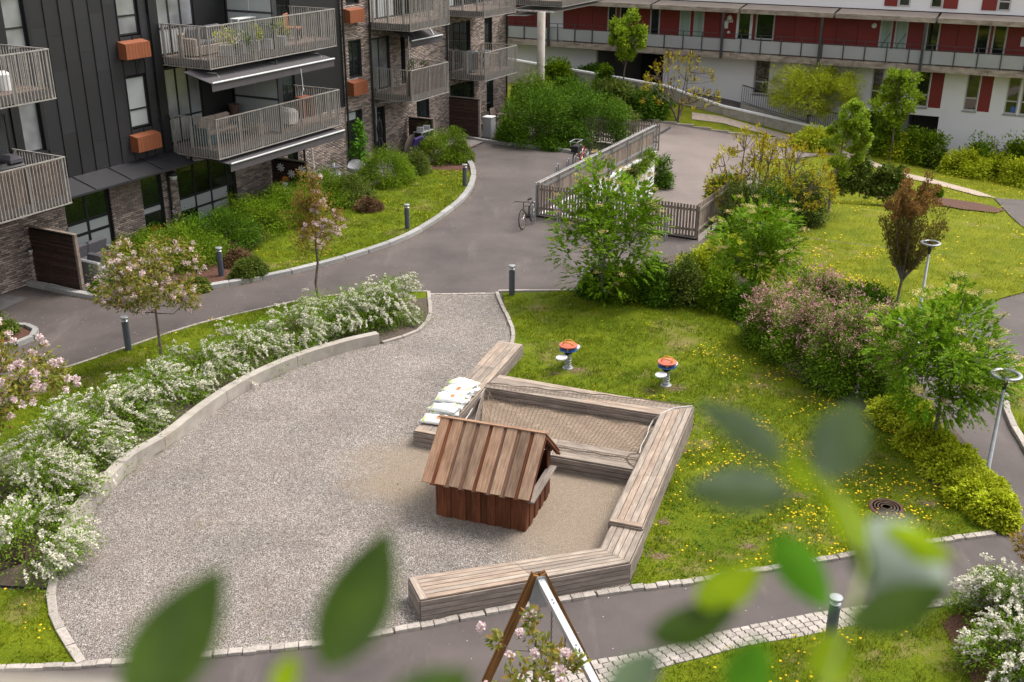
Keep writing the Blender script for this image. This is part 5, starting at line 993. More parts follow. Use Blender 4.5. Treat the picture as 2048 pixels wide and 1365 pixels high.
slots = [(0, 0, .0, 'white sandbag with an orange print lying apart nearest the playhouse')]
cnt = 0
for d_, lv, lab in ((.42,0,'white sandbag lying flat and apart, nearest the playhouse roof'),(.92,0,'bottom sandbag of the pile at its playhouse end'),(.86,1,'crumpled bag on the playhouse end of the pile'),(1.24,0,'bottom sandbag, second from the playhouse end'),(1.20,1,'middle sandbag, second column from the playhouse end'),(1.18,2,'top sandbag with orange print next to the crumpled bag'),
        (1.62,0,'bottom sandbag under the orange printed middle column'),(1.60,1,'middle layer sandbag in the third column'),(1.58,2,'top sandbag with orange print on the third column'),(2.02,0,'bottom sandbag under the far column'),(2.0,1,'middle sandbag below the puffed far top bag'),(1.98,2,'puffed plain white bag on top at the far end of the pile')):
    p = bD+(bA-bD)/np.linalg.norm(bA-bD)*(d_+.12)+(bC-bD)*(.47 if lv else .45); me, top_, nx, ny = bms[cnt % 4]
    o = link('sandbag', me, None, (p[0], p[1], H1+.002+lv*.09), (random.uniform(-.05,.05), random.uniform(-.05,.05), bang+random.uniform(-.28,.28)), (1.1,1.05,1.05)); tag(o, lab, 'sandbag', 'white sandbags piled on the timber bench')
    for nm, i0, i1, j0, j1, mt in (('print', 6, 8, 2, 5, m_bago), ('green_band', 1, 2, 0, 3, m_bagg), ('green_band', 10, 11, 4, 8, m_bagg)):
        if nm == 'print' and cnt in (2, 11): continue
        q = MB(); q.v = [(top_[j*(nx+1)+i][0], top_[j*(nx+1)+i][1], top_[j*(nx+1)+i][2]+.003) for j in range(j0, j1+1) for i in range(i0, i1+1)]; k = i1-i0+1
        q.f = [(j*k+i, j*k+i+1, (j+1)*k+i+1, (j+1)*k+i) for j in range(j1-j0) for i in range(k-1)]; q.obj(nm, mt, o, smooth=True)
    cnt += 1
# ---------------------------------------------------------------- spring seesaws
def springer(px, py, label):
    P = G(px, py); t = thing('spring_seesaw', label, 'spring seesaw', (*P[:2], .02), math.radians(62), 'spring seesaws on the play lawn')
    MB().lathe([(.14,-.03),(.14,.02),(.05,.04)], 16).obj('base_plate', m_galv, t)
    pts = [(.075*math.cos(a), .075*math.sin(a), .03+.34*a/(2*math.pi*5)) for a in np.linspace(0, 2*math.pi*5, 80)]; MB().tube(pts, .013, 6).obj('spring', m_galv, t, smooth=True)
    MB().box(-.40,.40,-.03,.03,.37,.41).obj('beam', m_dark, t)
    for s in (-1, 1):
        a = np.linspace(0, 2*math.pi, 20)[:-1]; MB().prism([(s*.37+.17*math.cos(k), .135*math.sin(k)) for k in a], .41, .435).obj('seat', m_paleseat, t)
    MB().lathe([(.22,.50),(.22,.525),(.0,.526)], 24).obj('foot_disc', m_blue, t); MB().lathe([(.10,.41),(.10,.5)], 12).obj('hub', m_void, t)
    MB().lathe([(.225,.60),(.225,.625),(.0,.63)], 24).obj('top_disc', m_redp, t)
    for a in (.3, 1.9, 3.5, 5.1): MB().box(-.012,.012,-.012,.012,.525,.60,0,(.17*math.cos(a),.17*math.sin(a),0)).obj('spacer', m_yel, t)
    for s in (-1, 1): MB().tube([(s*.02,-.13,.63),(s*.07,-.11,.70),(s*.09,0,.72),(s*.07,.11,.70),(s*.02,.13,.63)], .014, 6).obj('handle', m_yel, t)
springer(1136, 737, 'spring seesaw with orange top disc nearest the left bench'); springer(1332, 770, 'spring seesaw with orange top disc standing further right on the lawn')
# ---------------------------------------------------------------- swing frame
ap = G(1083,1156,2.3); tb = G(1215,1400,2.3)-ap; tb[2] = 0; L = np.linalg.norm(tb); bx = tb/L; sx = np.array([-bx[1], bx[0], 0])
if sx[0] > 0: sx = -sx
SW = thing('swing_frame', 'wooden A frame swing with a white steel top beam at the front of the playground', 'swing', (ap[0], ap[1], 0), math.atan2(bx[1], bx[0]))
MB().box(.02, 3.4, -.045, .045, 2.24, 2.33).obj('top_beam', m_alu, SW)
for xx in (.55, .62, 1.5, 1.62):
    MB().lathe([(.012,0),(.012,.006),(.0,.008)], 8).obj('bolt', m_dark, SW, (xx, 0, 2.33))
for s in (-1, 1):
    for k in (-.052, .052):
        MB().tube([(0, s*.05, 2.36), (0, s*1.05, 0)], .001, 4) ; L_ = math.hypot(1.0, 2.36); th = math.atan2(2.36, 1.0)
        MB().box(0, L_, -.045, .045, -.02, .02).obj('leg_plank', m_swingw, SW, (k*.62-.02, s*1.05, 0), (Matrix.Rotation(-s*math.pi/2, 4, 'Z') @ Matrix.Rotation(-th, 4, 'Y') @ Matrix.Rotation(math.pi/2, 4, 'X')).to_euler())
gm = MB(); gp = [(-.16,2.02),(-.06,2.37),(.06,2.37),(.17,2.05),(.15,1.95),(.05,1.9),(-.15,1.9)]; gm.v = [(-.06, y, z) for y, z in gp]+[(-.068, y, z) for y, z in gp]+[(.066, y, z) for y, z in gp]+[(.074, y, z) for y, z in gp]
for b0 in (0, 14): gm.f += [tuple(b0+i for i in range(7)), tuple(b0+7+i for i in range(7))[::-1]]+[(b0+i, b0+7+i, b0+7+(i+1)%7, b0+(i+1)%7) for i in range(7)]
gm.obj('joint_plate', m_galv, SW)
for y, z in ((-.10,2.05),(.10,2.05),(-.08,1.95),(.1,1.95),(-.04,2.3),(.05,2.3)): MB().tube([(-.08,y,z),(-.05,y,z)], .012, 6).obj('bolt', m_dark, SW)
for x0 in (.55, 1.1):
    ch = MB()
    for k in range(26):
        z = 2.20-k*.042; a = (k % 2)*math.pi/2; r1, r2 = .010, .026; pts = [(x0+r1*math.cos(q)*math.cos(a), r1*math.cos(q)*math.sin(a), z+r2*math.sin(q)) for q in np.linspace(0, 2*math.pi, 9)]; ch.tube(pts, .0045, 4, False)
    ch.obj('chain', m_dark, SW); MB().tube([(x0, 0, 1.12), (x0, 0, .62)], .016, 6).obj('chain_sleeve', m_rubber, SW)
MB().bbox(.5, 1.15, -.11, .11, .58, .615, .01).obj('swing_seat', m_rubber, SW)
# ---------------------------------------------------------------- bollards, bike posts, lamps, manhole
def bollard(px, py, label, h=.95):
    P = G(px, py); t = thing('bollard_light', label, 'bollard light', (*P[:2], 0), 0, 'bollard lights along the paths')
    MB().lathe([(.085,-.05),(.085,h-.17),(.06,h-.165)], 20).obj('post', m_bollard, t, smooth=False); MB().lathe([(.035,h-.17),(.085,h-.125),(.035,h-.08),(.035,h-.05)], 20).obj('reflector', m_alu, t, smooth=False)
    MB().lathe([(.075,h-.17),(.075,h-.05)], 20).obj('lens', m_galv, t) if False else None
    MB().lathe([(.0,h-.055),(.105,h-.05),(.105,h-.02),(.095,h-.012),(.0,h-.008)], 20).obj('cap', m_galv, t)
bollard(258,709,'grey bollard light on the narrow grass strip left of the pink cherry'); bollard(442,559,'grey bollard light in the mulch below the facade hedge'); bollard(813,463,'grey bollard light in the middle of the curved upper lawn')
bollard(927,376,'grey bollard light at the far tip of the curved upper lawn'); bollard(1023,592,'grey bollard light at the head of the gravel path by the play lawn'); bollard(1662,1300,'grey bollard light beside the cobble band behind the blurred leaves', 1.05)
for i, (x, y, lab) in enumerate(((1112,456,'galvanised bike post standing before the slatted fence, left of the rowan'),(1063,449,'galvanised bike post the black bicycle leans on'),(1328,481,'galvanised bike post at the right end of the slatted fence'))+tuple((None, None, l) for l in ('bike post behind the long fence, nearest its corner','second bike post behind the long fence','third bike post behind the long fence by the red bicycle wheel','bike post right beside the red bicycle frame'))):
    if x: P = G(x, y)[:2]
    else: k = i-3; tx, ty = ((1110,329),(1131,318),(1148,308),(1166,300))[k]; P = G(tx, ty, .8)[:2]
    t = thing('bike_post', lab, 'bike post', (*P, 0), FA, 'steel posts for locking bicycles'); MB().tube([(0,0,-.03),(0,0,.72),(.05,0,.79),(.13,0,.79),(.18,0,.72),(.18,0,-.03)], .026, 8).obj('hoop', m_galv, t)
def lamp(px, py, tx, ty, label, rr):
    P = G(px, py); h = onvert(P, tx, ty); t = thing('street_lamp', label, 'street lamp', (*P[:2], 0), 0)
    MB().lathe([(.075,-.02),(.075,.12),(.045,.13),(.03,h-.28)], 14).obj('pole', m_galv, t, smooth=True); MB().lathe([(.03,h-.30),(.06,h-.10),(.065,h-.05),(.03,h-.04)], 16).obj('lamp_head', m_dark, t, smooth=True)
    MB().lathe([(rr-.08,h),(rr,h-.005),(rr+.005,h+.02),(rr-.01,h+.035),(rr-.075,h+.03),(rr-.085,h+.01),(rr-.08,h)], 32, cap=False).obj('reflector_ring', m_galv, t, smooth=True)
    for a in (0, 2.1, 4.2): MB().tube([(.06*math.cos(a), .06*math.sin(a), h-.05), ((rr-.05)*math.cos(a), (rr-.05)*math.sin(a), h+.01)], .010, 5).obj('spoke', m_dark, t)
lamp(1974,951,2013,742,'tall street lamp with a flat ring head rising from the lime hedge',.29); lamp(1837,628,1860,480,'street lamp with a flat ring head on the right lawn beside the copper tree',.27)
P = G(1775,1012); t = thing('manhole_cover', 'round rusty brown manhole cover in the lawn by the lime hedge', 'manhole cover', (*P[:2], .035))
MB().lathe([(.33,-.03),(.33,.012),(.30,.016),(.0,.016)], 28).obj('cover', m_mulch, t)
for r in (.08,.14,.20,.26): MB().lathe([(r,.016),(r+.006,.024),(r+.022,.024),(r+.028,.016)], 28).obj('raised_ring', m_stem, t)
# ---------------------------------------------------------------- fences
slatm = MB().box(0, 1.1, -.035, .035, -.011, .011).mesh('slat', m_fencew); slatw = MB().box(0, 1.15, -.07, .07, -.011, .011).mesh('slat', m_fencew)
def fence(label, a, b, sp, me, z=0.0, h=1.1, posts=1.6, name='picket_fence', post_m=None, rail_m=None, zf=None, front=0, skip=None):
    a, b = V2(a), V2(b); d = b-a; L = np.linalg.norm(d); t = thing(name, label, 'fence', (*a, z), math.atan2(d[1], d[0])); n = int(L/sp)
    for i in range(n): link('slat', me, t, (sp*(i+.5), -front*.03, .10), (0, -math.pi/2+random.uniform(-.006,.006), math.pi/2+0))
    for zz in (.28, h-.12): MB().box(0, L, -.02+front*.0, .02, zz, zz+.09).obj('rail', rail_m or m_sidew, t)
    for k in range(int(L/posts)+1): MB().box(-.03,.03,.022,.075,-.1,h+.05).obj('post', post_m or m_sidew, t, (k*L/int(L/posts), 0, 0))
    return t
nc, rc, fe = sq(7.6,10.0), sq(7.6,16.05), sq(19.6,9.95)
f1 = fence('slatted weathered picket fence above the garage ramp mouth', nc, rc, .112, slatm, front=1); MB().box(0, 6.05, -.06, .1, -.12, .085).obj('gap_shadow_strip', m_void, f1); MB().box(0, 6.05, -.075, -.062, .05, .088).obj('sill', m_sidew, f1)  # black strip paints the shadowed gap below the slats
f2 = fence('long board fence with double steel handrail along the ramp', nc, fe, .145, slatw, posts=1.7, name='rail_fence', post_m=m_galv, rail_m=m_galv, front=-1)
L = np.linalg.norm(V2(fe)-V2(nc))
for y, z in ((-.06,1.24),(.10,1.2)): MB().tube([(0,y,z),(L,y,z)], .028, 8).obj('handrail', m_galv, f2)
for k in range(8): MB().tube([(k*L/7.0,-.07,-.15),(k*L/7.0,-.07,1.24)], .03, 8).obj('steel_post', m_galv, f2)
f3 = fence('weathered board fence running back from the right corner of the ramp', rc, sq(12.6,16.1), .135, slatw, name='board_fence', front=-1)
f4 = fence('pale picket fence at the back behind the large green shrub', sq(20.3,3.6), sq(20.3,9.9), .125, slatm, front=0)
rw = thing('ramp_wall', 'white concrete panel wall below the long rail fence', 'wall', (*nc, 0), FA)
for i in range(7):
    a, c = i*12.0/7, (i+1)*12.0/7; MB().box(a+.01, c-.01, -.04, .16, -3.6, -.02).obj('wall_panel', m_plaster, rw)
MB().box(0, 12.0, -.09, .2, -.02, .06).obj('coping', m_plaster, rw)
b = MB(); b.prism([sq(5,16.15), sq(12.6,16.15), sq(12.6,16.35), sq(5,16.35)], -4, -.05); tag(b.obj('ramp_side_wall', m_conc), 'grey concrete side wall of the ramp below the board fence', 'wall')
b = MB(); b.prism([sq(7.45,9.9), sq(7.45,16.3), sq(7.2,16.3), sq(7.2,9.9)], -1.2, -.02); tag(b.obj('portal_beam', m_conc), 'concrete beam over the garage mouth', 'beam')
# slatted terrace screens
def screen(label, s, q0, q1, h, cap=m_sidew):
    a, b_ = V2(sq(s, q0)), V2(sq(s, q1)); d = b_-a; L = np.linalg.norm(d); t = thing('slatted_screen', label, 'screen', (*a, .05), math.atan2(d[1], d[0]), 'slatted wooden screens between the terraces')
    n = int((h-.08)/.062); me = MB().box(.0, L-.09, -.012, .012, -.021, .021).mesh('slat', m_screenw)
    for i in range(n): link('slat', me, t, (0, -.02, .06+i*.062))
    MB().box(L-.09, L, -.05, .05, 0, h).obj('end_post', cap, t); MB().box(0, L+.01, -.06, .06, h, h+.03).obj('cap_board', cap, t); MB().box(.02,.1,.0,.05,0,h).obj('wall_post', m_screenw, t); MB().box(0, L-.09, .004, .008, .03, h-.02).obj('backing', m_void, t)
    return t
screen('tall slatted screen beside the grey lounge sofa at the left', -6.05, .06, 2.02, 1.72, m_fencew); screen('slatted screen with white wire flowers behind the storage box', 4.95, .06, 1.75, 1.55, m_fencew)
screen('slatted screen behind the grill and planter shelf', 14.5, .06, 1.4, 1.5, m_fencew); screen('big dark slatted screen at the end of the terrace row', 18.2, .0, 1.7, 1.85); screen('slatted screen behind the dining table and folded cream parasol', 24.4, .1, 2.6, 1.5)
# ---------------------------------------------------------------- bicycles
def bicycle(P, rz, fm, label, lean=.06, tyre=None):
    t = thing('bicycle', label, 'bicycle', P, rz); t.rotation_euler = (lean, 0, rz); R = .34
    for nm, x in (('front_wheel', 0), ('rear_wheel', 1.05)):
        w = MB().tube([(R*math.cos(a), 0, R*math.sin(a)) for a in np.linspace(0, 2*math.pi, 33)], .020, 6, False).obj(nm, m_rubber, t, (x, 0, R+.02), smooth=True)
        MB().tube([((R-.03)*math.cos(a), 0, (R-.03)*math.sin(a)) for a in np.linspace(0, 2*math.pi, 29)], .010, 5, False).obj('rim', tyre or m_alu, w)
        sp = MB(); [sp.tube([(0, .02*(-1)**k, 0), ((R-.03)*math.cos(k*.3927), 0, (R-.03)*math.sin(k*.3927))], .0022, 3) for k in range(16)]; sp.tube([(0,-.04,0),(0,.04,0)], .02, 8); sp.obj('spokes', m_alu, w)
    z = R+.02; f = MB(); hd, st, bb, sd_ = (.20,0,z+.42), (.17,0,z+.30), (.60,0,z-.06), (.72,0,z+.30)
    for a, b, r in ((hd,sd_,.016),(st,bb,.018),(bb,sd_,.016),(sd_,(1.05,0,z),.010),(bb,(1.05,0,z),.010),((.22,0,z+.48),st,.02),(st,(.10,0,z+.10),.014),((.10,0,z+.10),(0,.0,z),.012)): f.tube([a, b], r, 8)
    f.obj('frame', fm, t); MB().tube([(.0,-.28,z+.58),(.12,-.27,z+.60),(.22,0,z+.56),(.12,.27,z+.60),(.0,.28,z+.58)], .013, 6).obj('handlebar', m_black, t); MB().tube([(.22,0,z+.46),(.22,0,z+.57)], .014, 6).obj('stem', m_black, t)
    s = MB(); s.v = [(.68,-.02,z+.50),(.68,.02,z+.50),(.86,.075,z+.50),(.94,.06,z+.50),(.94,-.06,z+.50),(.86,-.075,z+.50)]; s.v += [(x,y,q+.045) for x,y,q in s.v]; s.f = [tuple(range(6))[::-1], tuple(range(6,12))]+[(i,(i+1)%6,(i+1)%6+6,i+6) for i in range(6)]; s.obj('saddle', m_black, t); MB().tube([(.72,0,z+.28),(.80,0,z+.50)], .013, 6).obj('seat_post', m_alu, t)
    MB().tube([(.60,-.08,z-.06),(.60,.08,z-.06)], .05, 12).obj('crank', m_black, t); MB().tube([(.85,-.06,z+.32),(1.2,-.06,z+.33),(1.2,.06,z+.33),(.85,.06,z+.32)], .008, 5).obj('rack', m_black, t)
    return t
P = G(1044,459); bicycle((P[0], P[1], 0), FA+.12, m_dark, 'black bicycle leaning on a post left of the slatted fence', -.08, m_tan)
P = np.array(sq(16.9, 8.55)); Q = G(1150,322,.34); P = Q[:2]+FU*1.05; rb_ = bicycle((P[0], P[1], 0), FA+math.pi, m_redf, 'red bicycle with a black child seat behind the long rail fence', .05)
c = MB().bbox(.80,1.22,-.16,.16,.74,1.02,.03); c.obj('child_seat', m_rubber, rb_); MB().tube([(.75,-.18,1.22),(1.30,-.18,1.20),(1.30,.18,1.20),(.75,.18,1.22),(.75,-.18,1.22)], .014, 6).obj('seat_bar', m_alu, rb_); MB().tube([(1.28,-.17,1.2),(1.2,-.15,.95)], .012, 5).obj('seat_stay', m_alu, rb_)
P = P+FU*.55+FN*-.5; bicycle((P[0], P[1], 0), FA+math.pi+.15, m_yelf, 'yellow green bicycle partly hidden behind the red one', -.04)
# ---------------------------------------------------------------- terrace and balcony furniture
def at(s, q, z=.05): return (*sq(s, q), z)
def sofa(label, s, q, rz, w, z=.05, mats=(m_wicker, m_cushion), n=2, d=.75, name='lounge_sofa', cat='sofa', h=.75):
    t = thing(name, label, cat, at(s, q, z), FA+rz); b = MB(); b.bbox(0, w, -d, 0, .04, .34, .03); b.bbox(0, w, -.14, 0, .34, h, .04); b.bbox(0, .12, -d, -.14, .34, .58, .03); b.bbox(w-.12, w, -d, -.14, .34, .58, .03); b.obj('frame', mats[0], t)
    cw = (w-.26)/n
    for k in range(n):
        MB().bbox(.13+k*cw+.01, .13+(k+1)*cw-.01, -d+.02, -.16, .34, .46, .04).obj('seat_cushion', mats[1], t)
        c = MB().bbox(-cw/2+.015, cw/2-.015, -.07, .07, 0, .46, .05); c.obj('back_cushion', mats[1], t, (.13+(k+.5)*cw, -.26, .44), (.22, 0, 0))
    return t
sofa('grey wicker lounge sofa with two tufted back cushions behind the left screen', -5.4, .25, 0, 1.75); 
sofa('pale wicker armchair side on beside the left screen', -5.55, 2.15, math.pi/2, .85, n=1, name='wicker_armchair', cat='armchair', d=.72)
def table(label, s, q, z, w, d, h, top, leg=m_galv, rz=0, name='table', th=.03):
    t = thing(name, label, 'table', at(s, q, z), FA+rz); MB().bbox(-w/2, w/2, -d/2, d/2, h-th, h, .006).obj('table_top', top, t)
    for x in (-w/2+.03, w/2-.03):
        for y in (-d/2+.03, d/2-.03): MB().box(-.018,.018,-.018,.018,0,h-th).obj('leg', leg, t, (x, y, 0))
    return t
table('low wooden coffee table with potted flowers on the left terrace', -4.45, 1.45, .05, 1.1, .7, .42, m_sidew, m_sidew); table('long beige dining table under the folded parasol at the back terrace', 21.9, 1.6, .05, 2.4, .85, .72, m_beige)
def pot(label, s, q, z, r, h, leafm=None, pm=m_pot, fm=None, fh=.25, n=260, sc=1.0, leaf=.05, square=False, name='potted_plant', fn=120):
    t = thing(name, label, 'potted plant', at(s, q, z)); 
    (MB().bbox(-r, r, -r, r, 0, h, .01) if square else MB().lathe([(r*.75,0),(r,h),(r*.88,h),(r*.85,h-.03),(0,h-.03)], 14)).obj('pot', pm, t)
    if leafm: foliage('leaves', [clumps(dome(9, r*2.1*sc, r*2.1*sc, fh)+np.array([0,0,h]), r*.55*sc, n, leaf, np.array([0,0,h]), .1, .7)], leafm, t)
    if fm: foliage('flowers', [clumps(dome(7, r*1.9*sc, r*1.9*sc, fh*1.05, lo=.2)+np.array([0,0,h+.03]), r*.35*sc, fn, leaf*.7, np.array([0,0,h]), 0, .9, .9)], fm, t)
    return t
pot('purple flowers in a round basket on the left coffee table', -4.6, 1.5, .47, .12, .14, L_dark, m_beige, L_pinkf, .12, 120, 1.1); pot('white orchid pot beside the purple flowers', -4.05, 1.35, .47, .08, .14, L_dark, m_white, L_white, .2, 90)
pot('orange flowers in a tall grey square planter by the brick pier', -1.85, .75, .05, .18, .5, L_dark, m_pot, L_orange, .34, 260, 1.2, .06, True, fn=200); pot('pink flowers on the round black side table', -1.0, .85, .73, .09, .14, L_dark, m_terra, L_pink, .3, 160, 1.3)
t = thing('side_table', 'round black side table by the dark window jamb', 'table', at(-.75, .85)); MB().lathe([(.0,.68),(.34,.68),(.34,.70),(.0,.70)], 24).obj('table_top', m_black, t); [MB().tube([(.28*math.cos(a), .28*math.sin(a), .68), (.22*math.cos(a), .22*math.sin(a), 0)], .012, 5).obj('leg', m_black, t) for a in (.5,2.1,3.7,5.2)]
t = thing('storage_box', 'long grey storage box under the wire flowers', 'storage box', at(3.5, 1.75), FA); MB().bbox(0, 1.35, -.0, 1.2, 0, .62, .01).obj('box', m_pot, t); MB().bbox(-.05, 1.4, -.05, 1.25, .625, .70, .02).obj('lid', m_terra, t)
pot('orange flowers in a white pot on the grey storage box', 4.25, 1.2, .752, .11, .17, L_brown, m_white, L_orange, .2, 120, 1.6, fn=220)
for s, q, lab in ((2.15,1.2,'square grey pouf nearest the hedge before the frosted glazing'),(2.75,.7,'square grey pouf against the storage box')): t = thing('pouf', lab, 'pouf', at(s, q), FA); MB().bbox(-.24,.24,-.24,.24,0,.36,.03).obj('base', m_pot, t); MB().bbox(-.26,.26,-.26,.26,.362,.44,.03).obj('cushion', m_cushion, t)
t = thing('wire_flowers', 'three white wire flowers hung on the slatted screen', 'wall ornament', at(4.9, 1.0, 1.2))
for k, (dx, dz) in enumerate(((-.45,.1),(.05,-.1),(.55,.12))):
    c0 = np.array(sq(0, dx))-np.array(sq(0, 0)); f = MB(); [f.tube([(c0[0], c0[1], dz), (c0[0]+.17*math.cos(a)*FN[0]-FU[0]*.05, c0[1]+.17*math.cos(a)*FN[1]-FU[1]*.05, dz+.15*math.sin(a))], [.02,.03], 5) for a in np.linspace(0, 6.28, 9)[:-1]]; f.obj('wire_flower', m_white, t)
table('small white side table beyond the wire flower screen', 5.7, 1.1, .05, .8, .7, .5, m_white)
def shell(label, s, q, rz):
    t = thing('tub_chair', label, 'chair', at(s, q), FA+rz, 'grey tub chairs on the middle terrace'); m = MB(); N_ = 16
    for ring, (r, f) in enumerate(((.0,0),(.20,0),(.30,.05),(.36,1.0),(.34,1.0),(.27,.1),(.18,.04),(0,.04))):
        for k in range(N_): a = 2*math.pi*k/N_; hgt = .36+f*(.20+.22*max(0, math.cos(a))); m.v.append((r*math.cos(a)*1.05, r*math.sin(a), hgt if f else .34 if ring < 3 else .40))
    m.f = [(i*N_+k, i*N_+(k+1)%N_, (i+1)*N_+(k+1)%N_, (i+1)*N_+k) for i in range(7) for k in range(N_)]; m.obj('shell', m_gpanel, t, smooth=True)
    for a in (.8,2.4,3.9,5.5): MB().tube([(.15*math.cos(a),.15*math.sin(a),.34),(.26*math.cos(a),.26*math.sin(a),0)], .012, 5).obj('leg', m_dark, t)
shell('grey tub chair nearer the hedge on the middle terrace', 7.4, 1.0, 2.6); shell('grey tub chair closer to the broad leaved plant', 8.7, 1.25, .7)
t = thing('bistro_table', 'small round bistro table between the two tub chairs', 'table', at(7.9, .75)); MB().lathe([(.0,.66),(.30,.66),(.30,.685),(.0,.685)], 20).obj('table_top', m_cushion, t); MB().lathe([(.02,0),(.02,.66)], 8).obj('leg', m_dark, t); MB().lathe([(.18,0),(.18,.02),(0,.03)], 14).obj('foot', m_dark, t)
pot('small white pot on the round bistro table', 7.85, .75, .737, .07, .14, L_moss, m_white, None, .12, 60)
# tall broad leaved plant
t = thing('broad_leaved_plant', 'tall potted plant with broad bright green leaves by the brick corner', 'potted plant', at(9.35, .95)); MB().lathe([(.18,0),(.26,.42),(.23,.42),(0,.38)], 16).obj('pot', m_white, t); b = MB(); b.tube([(0,0,.3),(.02,.03,1.1),(0,0,2.1)], [.03,.02,.01], 6); b.obj('stem', m_stem, t)
K = 34; cc = np.c_[rng.normal(size=(K,2))*.17, np.linspace(.5, 2.2, K)]; cc[:,:2] *= np.interp(cc[:,2], [.5,1.0,2.2], [1.5,1.6,.4])[:,None]; foliage('leaves', [clumps(cc, .2, 620, .17, np.array([0,0,.6]), .6, .7, .45)], L_chest, t)
def parasol(label, s, q, z, h, r, mt, pm=m_dark):
    t = thing('folded_parasol', label, 'parasol', at(s, q, z)); MB().lathe([(.02,0),(.02,h+.1)], 8).obj('pole', pm, t); m = MB(); N_ = 14
    for i, (zz, rr) in enumerate(((h*.38,r*1.0),(h*.5,r*.75),(h*.6,r*.42),(h*.63,r*.5),(h*.8,r*.62),(h*.95,r*.42),(h,.02))):
        for k in range(N_): a = 2*math.pi*k/N_; q_ = rr*(1+.28*(-1)**k*(1 if i < 6 else 0)); m.v.append((q_*math.cos(a), q_*math.sin(a), zz))
    m.f = [(i*N_+k, i*N_+(k+1)%N_, (i+1)*N_+(k+1)%N_, (i+1)*N_+k) for i in range(6) for k in range(N_)]; m.obj('canopy', mt, t); MB().lathe([(r*.46,h*.60),(r*.5,h*.615),(r*.46,h*.63)], 14).obj('strap', pm, t); MB().lathe([(.22,0),(.22,.06),(0,.07)], 14).obj('foot', m_pot, t)
parasol('folded black parasol against the brick corner', 10.9, .95, .05, 2.1, .17, m_black); parasol('folded cream parasol by the back dining table', 23.1, 1.9, .05, 2.25, .17, m_fabric)
t = thing('sun_lounger', 'purple folded sun lounger leaning under the brown boarded balcony', 'sun lounger', at(13.0, 1.25), FA); MB().bbox(-.35,.35,-.05,.05,0,1.05,.03).obj('panel', m_purple, t, (0,0,0), (.28,0,0)); MB().bbox(-.18,.18,-.05,.05,0,.95,.03).obj('panel', m_purple, t, (.42,-.1,0), (.3,0,.3))
t = thing('round_tray', 'pale round tabletop leaning behind the purple lounger', 'tabletop', at(13.45, .8, .0), FA); MB().lathe([(0,0),(.5,0),(.5,.03),(0,.03)], 28).obj('disc', m_beige, t, (0,0,.55), (math.pi/2+.2,0,0))
t = thing('grill_cart', 'wooden grill cart with two grey planters on its top shelf', 'cart', at(14.0, 1.15), FA)
for x in (-.45, .45):
    for y in (-.2, .2): MB().box(-.02,.02,-.02,.02,0,1.05).obj('leg', m_galv, t, (x, y, 0))
MB().bbox(-.5,.5,-.24,.24,1.05,1.09,.01).obj('top_shelf', m_gpanel, t); MB().bbox(-.47,.47,-.22,.22,.55,.78,.01).obj('drawer', m_orange, t); MB().bbox(-.44,.44,-.2,.2,.8,.98,.03).obj('grill_body', m_black, t); MB().bbox(-.47,.47,-.22,.22,.12,.16,.01).obj('low_shelf', m_orange, t)
for x in (-.26, .26): pot('grey planter with herbs, %s on the cart shelf' % ('nearer the camera' if x < 0 else 'farther back'), 14.0+x, 1.15, 1.145, .15, .17, L_moss, m_gpanel, None, .16, 120, 1.3, .03, True)
t = thing('cushion_box', 'small white box at the end of the dark screen', 'box', at(18.6, 1.75, .03), FA); MB().bbox(0,.45,-.3,.15,0,.95,.02).obj('box', m_gpanel, t); MB().bbox(-.02,.47,-.32,.17,.955,.99,.01).obj('lid', m_white, t)
t = thing('grass_planter', 'dark long planter with dry golden grass by the asphalt edge', 'planter', at(19.5, 2.35, .03), FA); MB().bbox(-.3,1.5,-.25,.25,0,.42,.02).obj('trough', m_pot, t)
c = np.c_[rng.uniform(-.25,1.45,900), rng.uniform(-.2,.2,900), np.full(900,.6)]; foliage('dry_grass', [leafverts(c, np.array([0,0,1.])+rng.normal(size=c.shape)*.3, rng.normal(size=c.shape), rng.uniform(.3,.7,900), np.full(900,.012))], m_drygrass, t)
def chair(label, s, q, z, rz, mt=m_beige, fm=m_galv, group='dining chairs on the back terrace'):
    t = thing('garden_chair', label, 'chair', at(s, q, z), FA+rz, group); MB().bbox(-.22,.22,-.22,.22,.42,.45,.01).obj('seat', mt, t); MB().bbox(-.22,.22,-.012,.012,0,.42,.01).obj('backrest', mt, t, (0,.22,.45), (-.15,0,0))
    for x in (-.2,.2):
        for y in (-.2,.2): MB().tube([(x,y,.42),(x*1.1,y*1.1,0)], .012, 5).obj('leg', fm, t)
for k, (s, q, r) in enumerate(((20.9,2.25,math.pi),(21.8,2.25,math.pi),(22.6,2.2,math.pi),(21.3,.9,0),(22.4,.9,0))): chair(['beige chair on the near side of the dining table, closest to the dry grass','beige chair on the near side of the dining table, middle','beige chair on the near side of the dining table, by the parasol','beige chair on the wall side of the dining table, nearer end','beige chair on the wall side of the dining table, parasol end'][k], s, q, .05, r)
Z1, Z2 = 3.02, 5.92
s1 = sofa('low teal balcony sofa with beige cushions on the middle balcony', .35, .55, 0, 1.7, Z1, (m_teal, m_beige), 2, h=.62); s1 = thing('loveseat', 'round beige balcony stool in the middle balcony', 'stool', at(3.0,1.25,Z1), FA); MB().bbox(-.3,.3,-.25,.25,0,.36,.06).obj('seat', m_beige, s1)
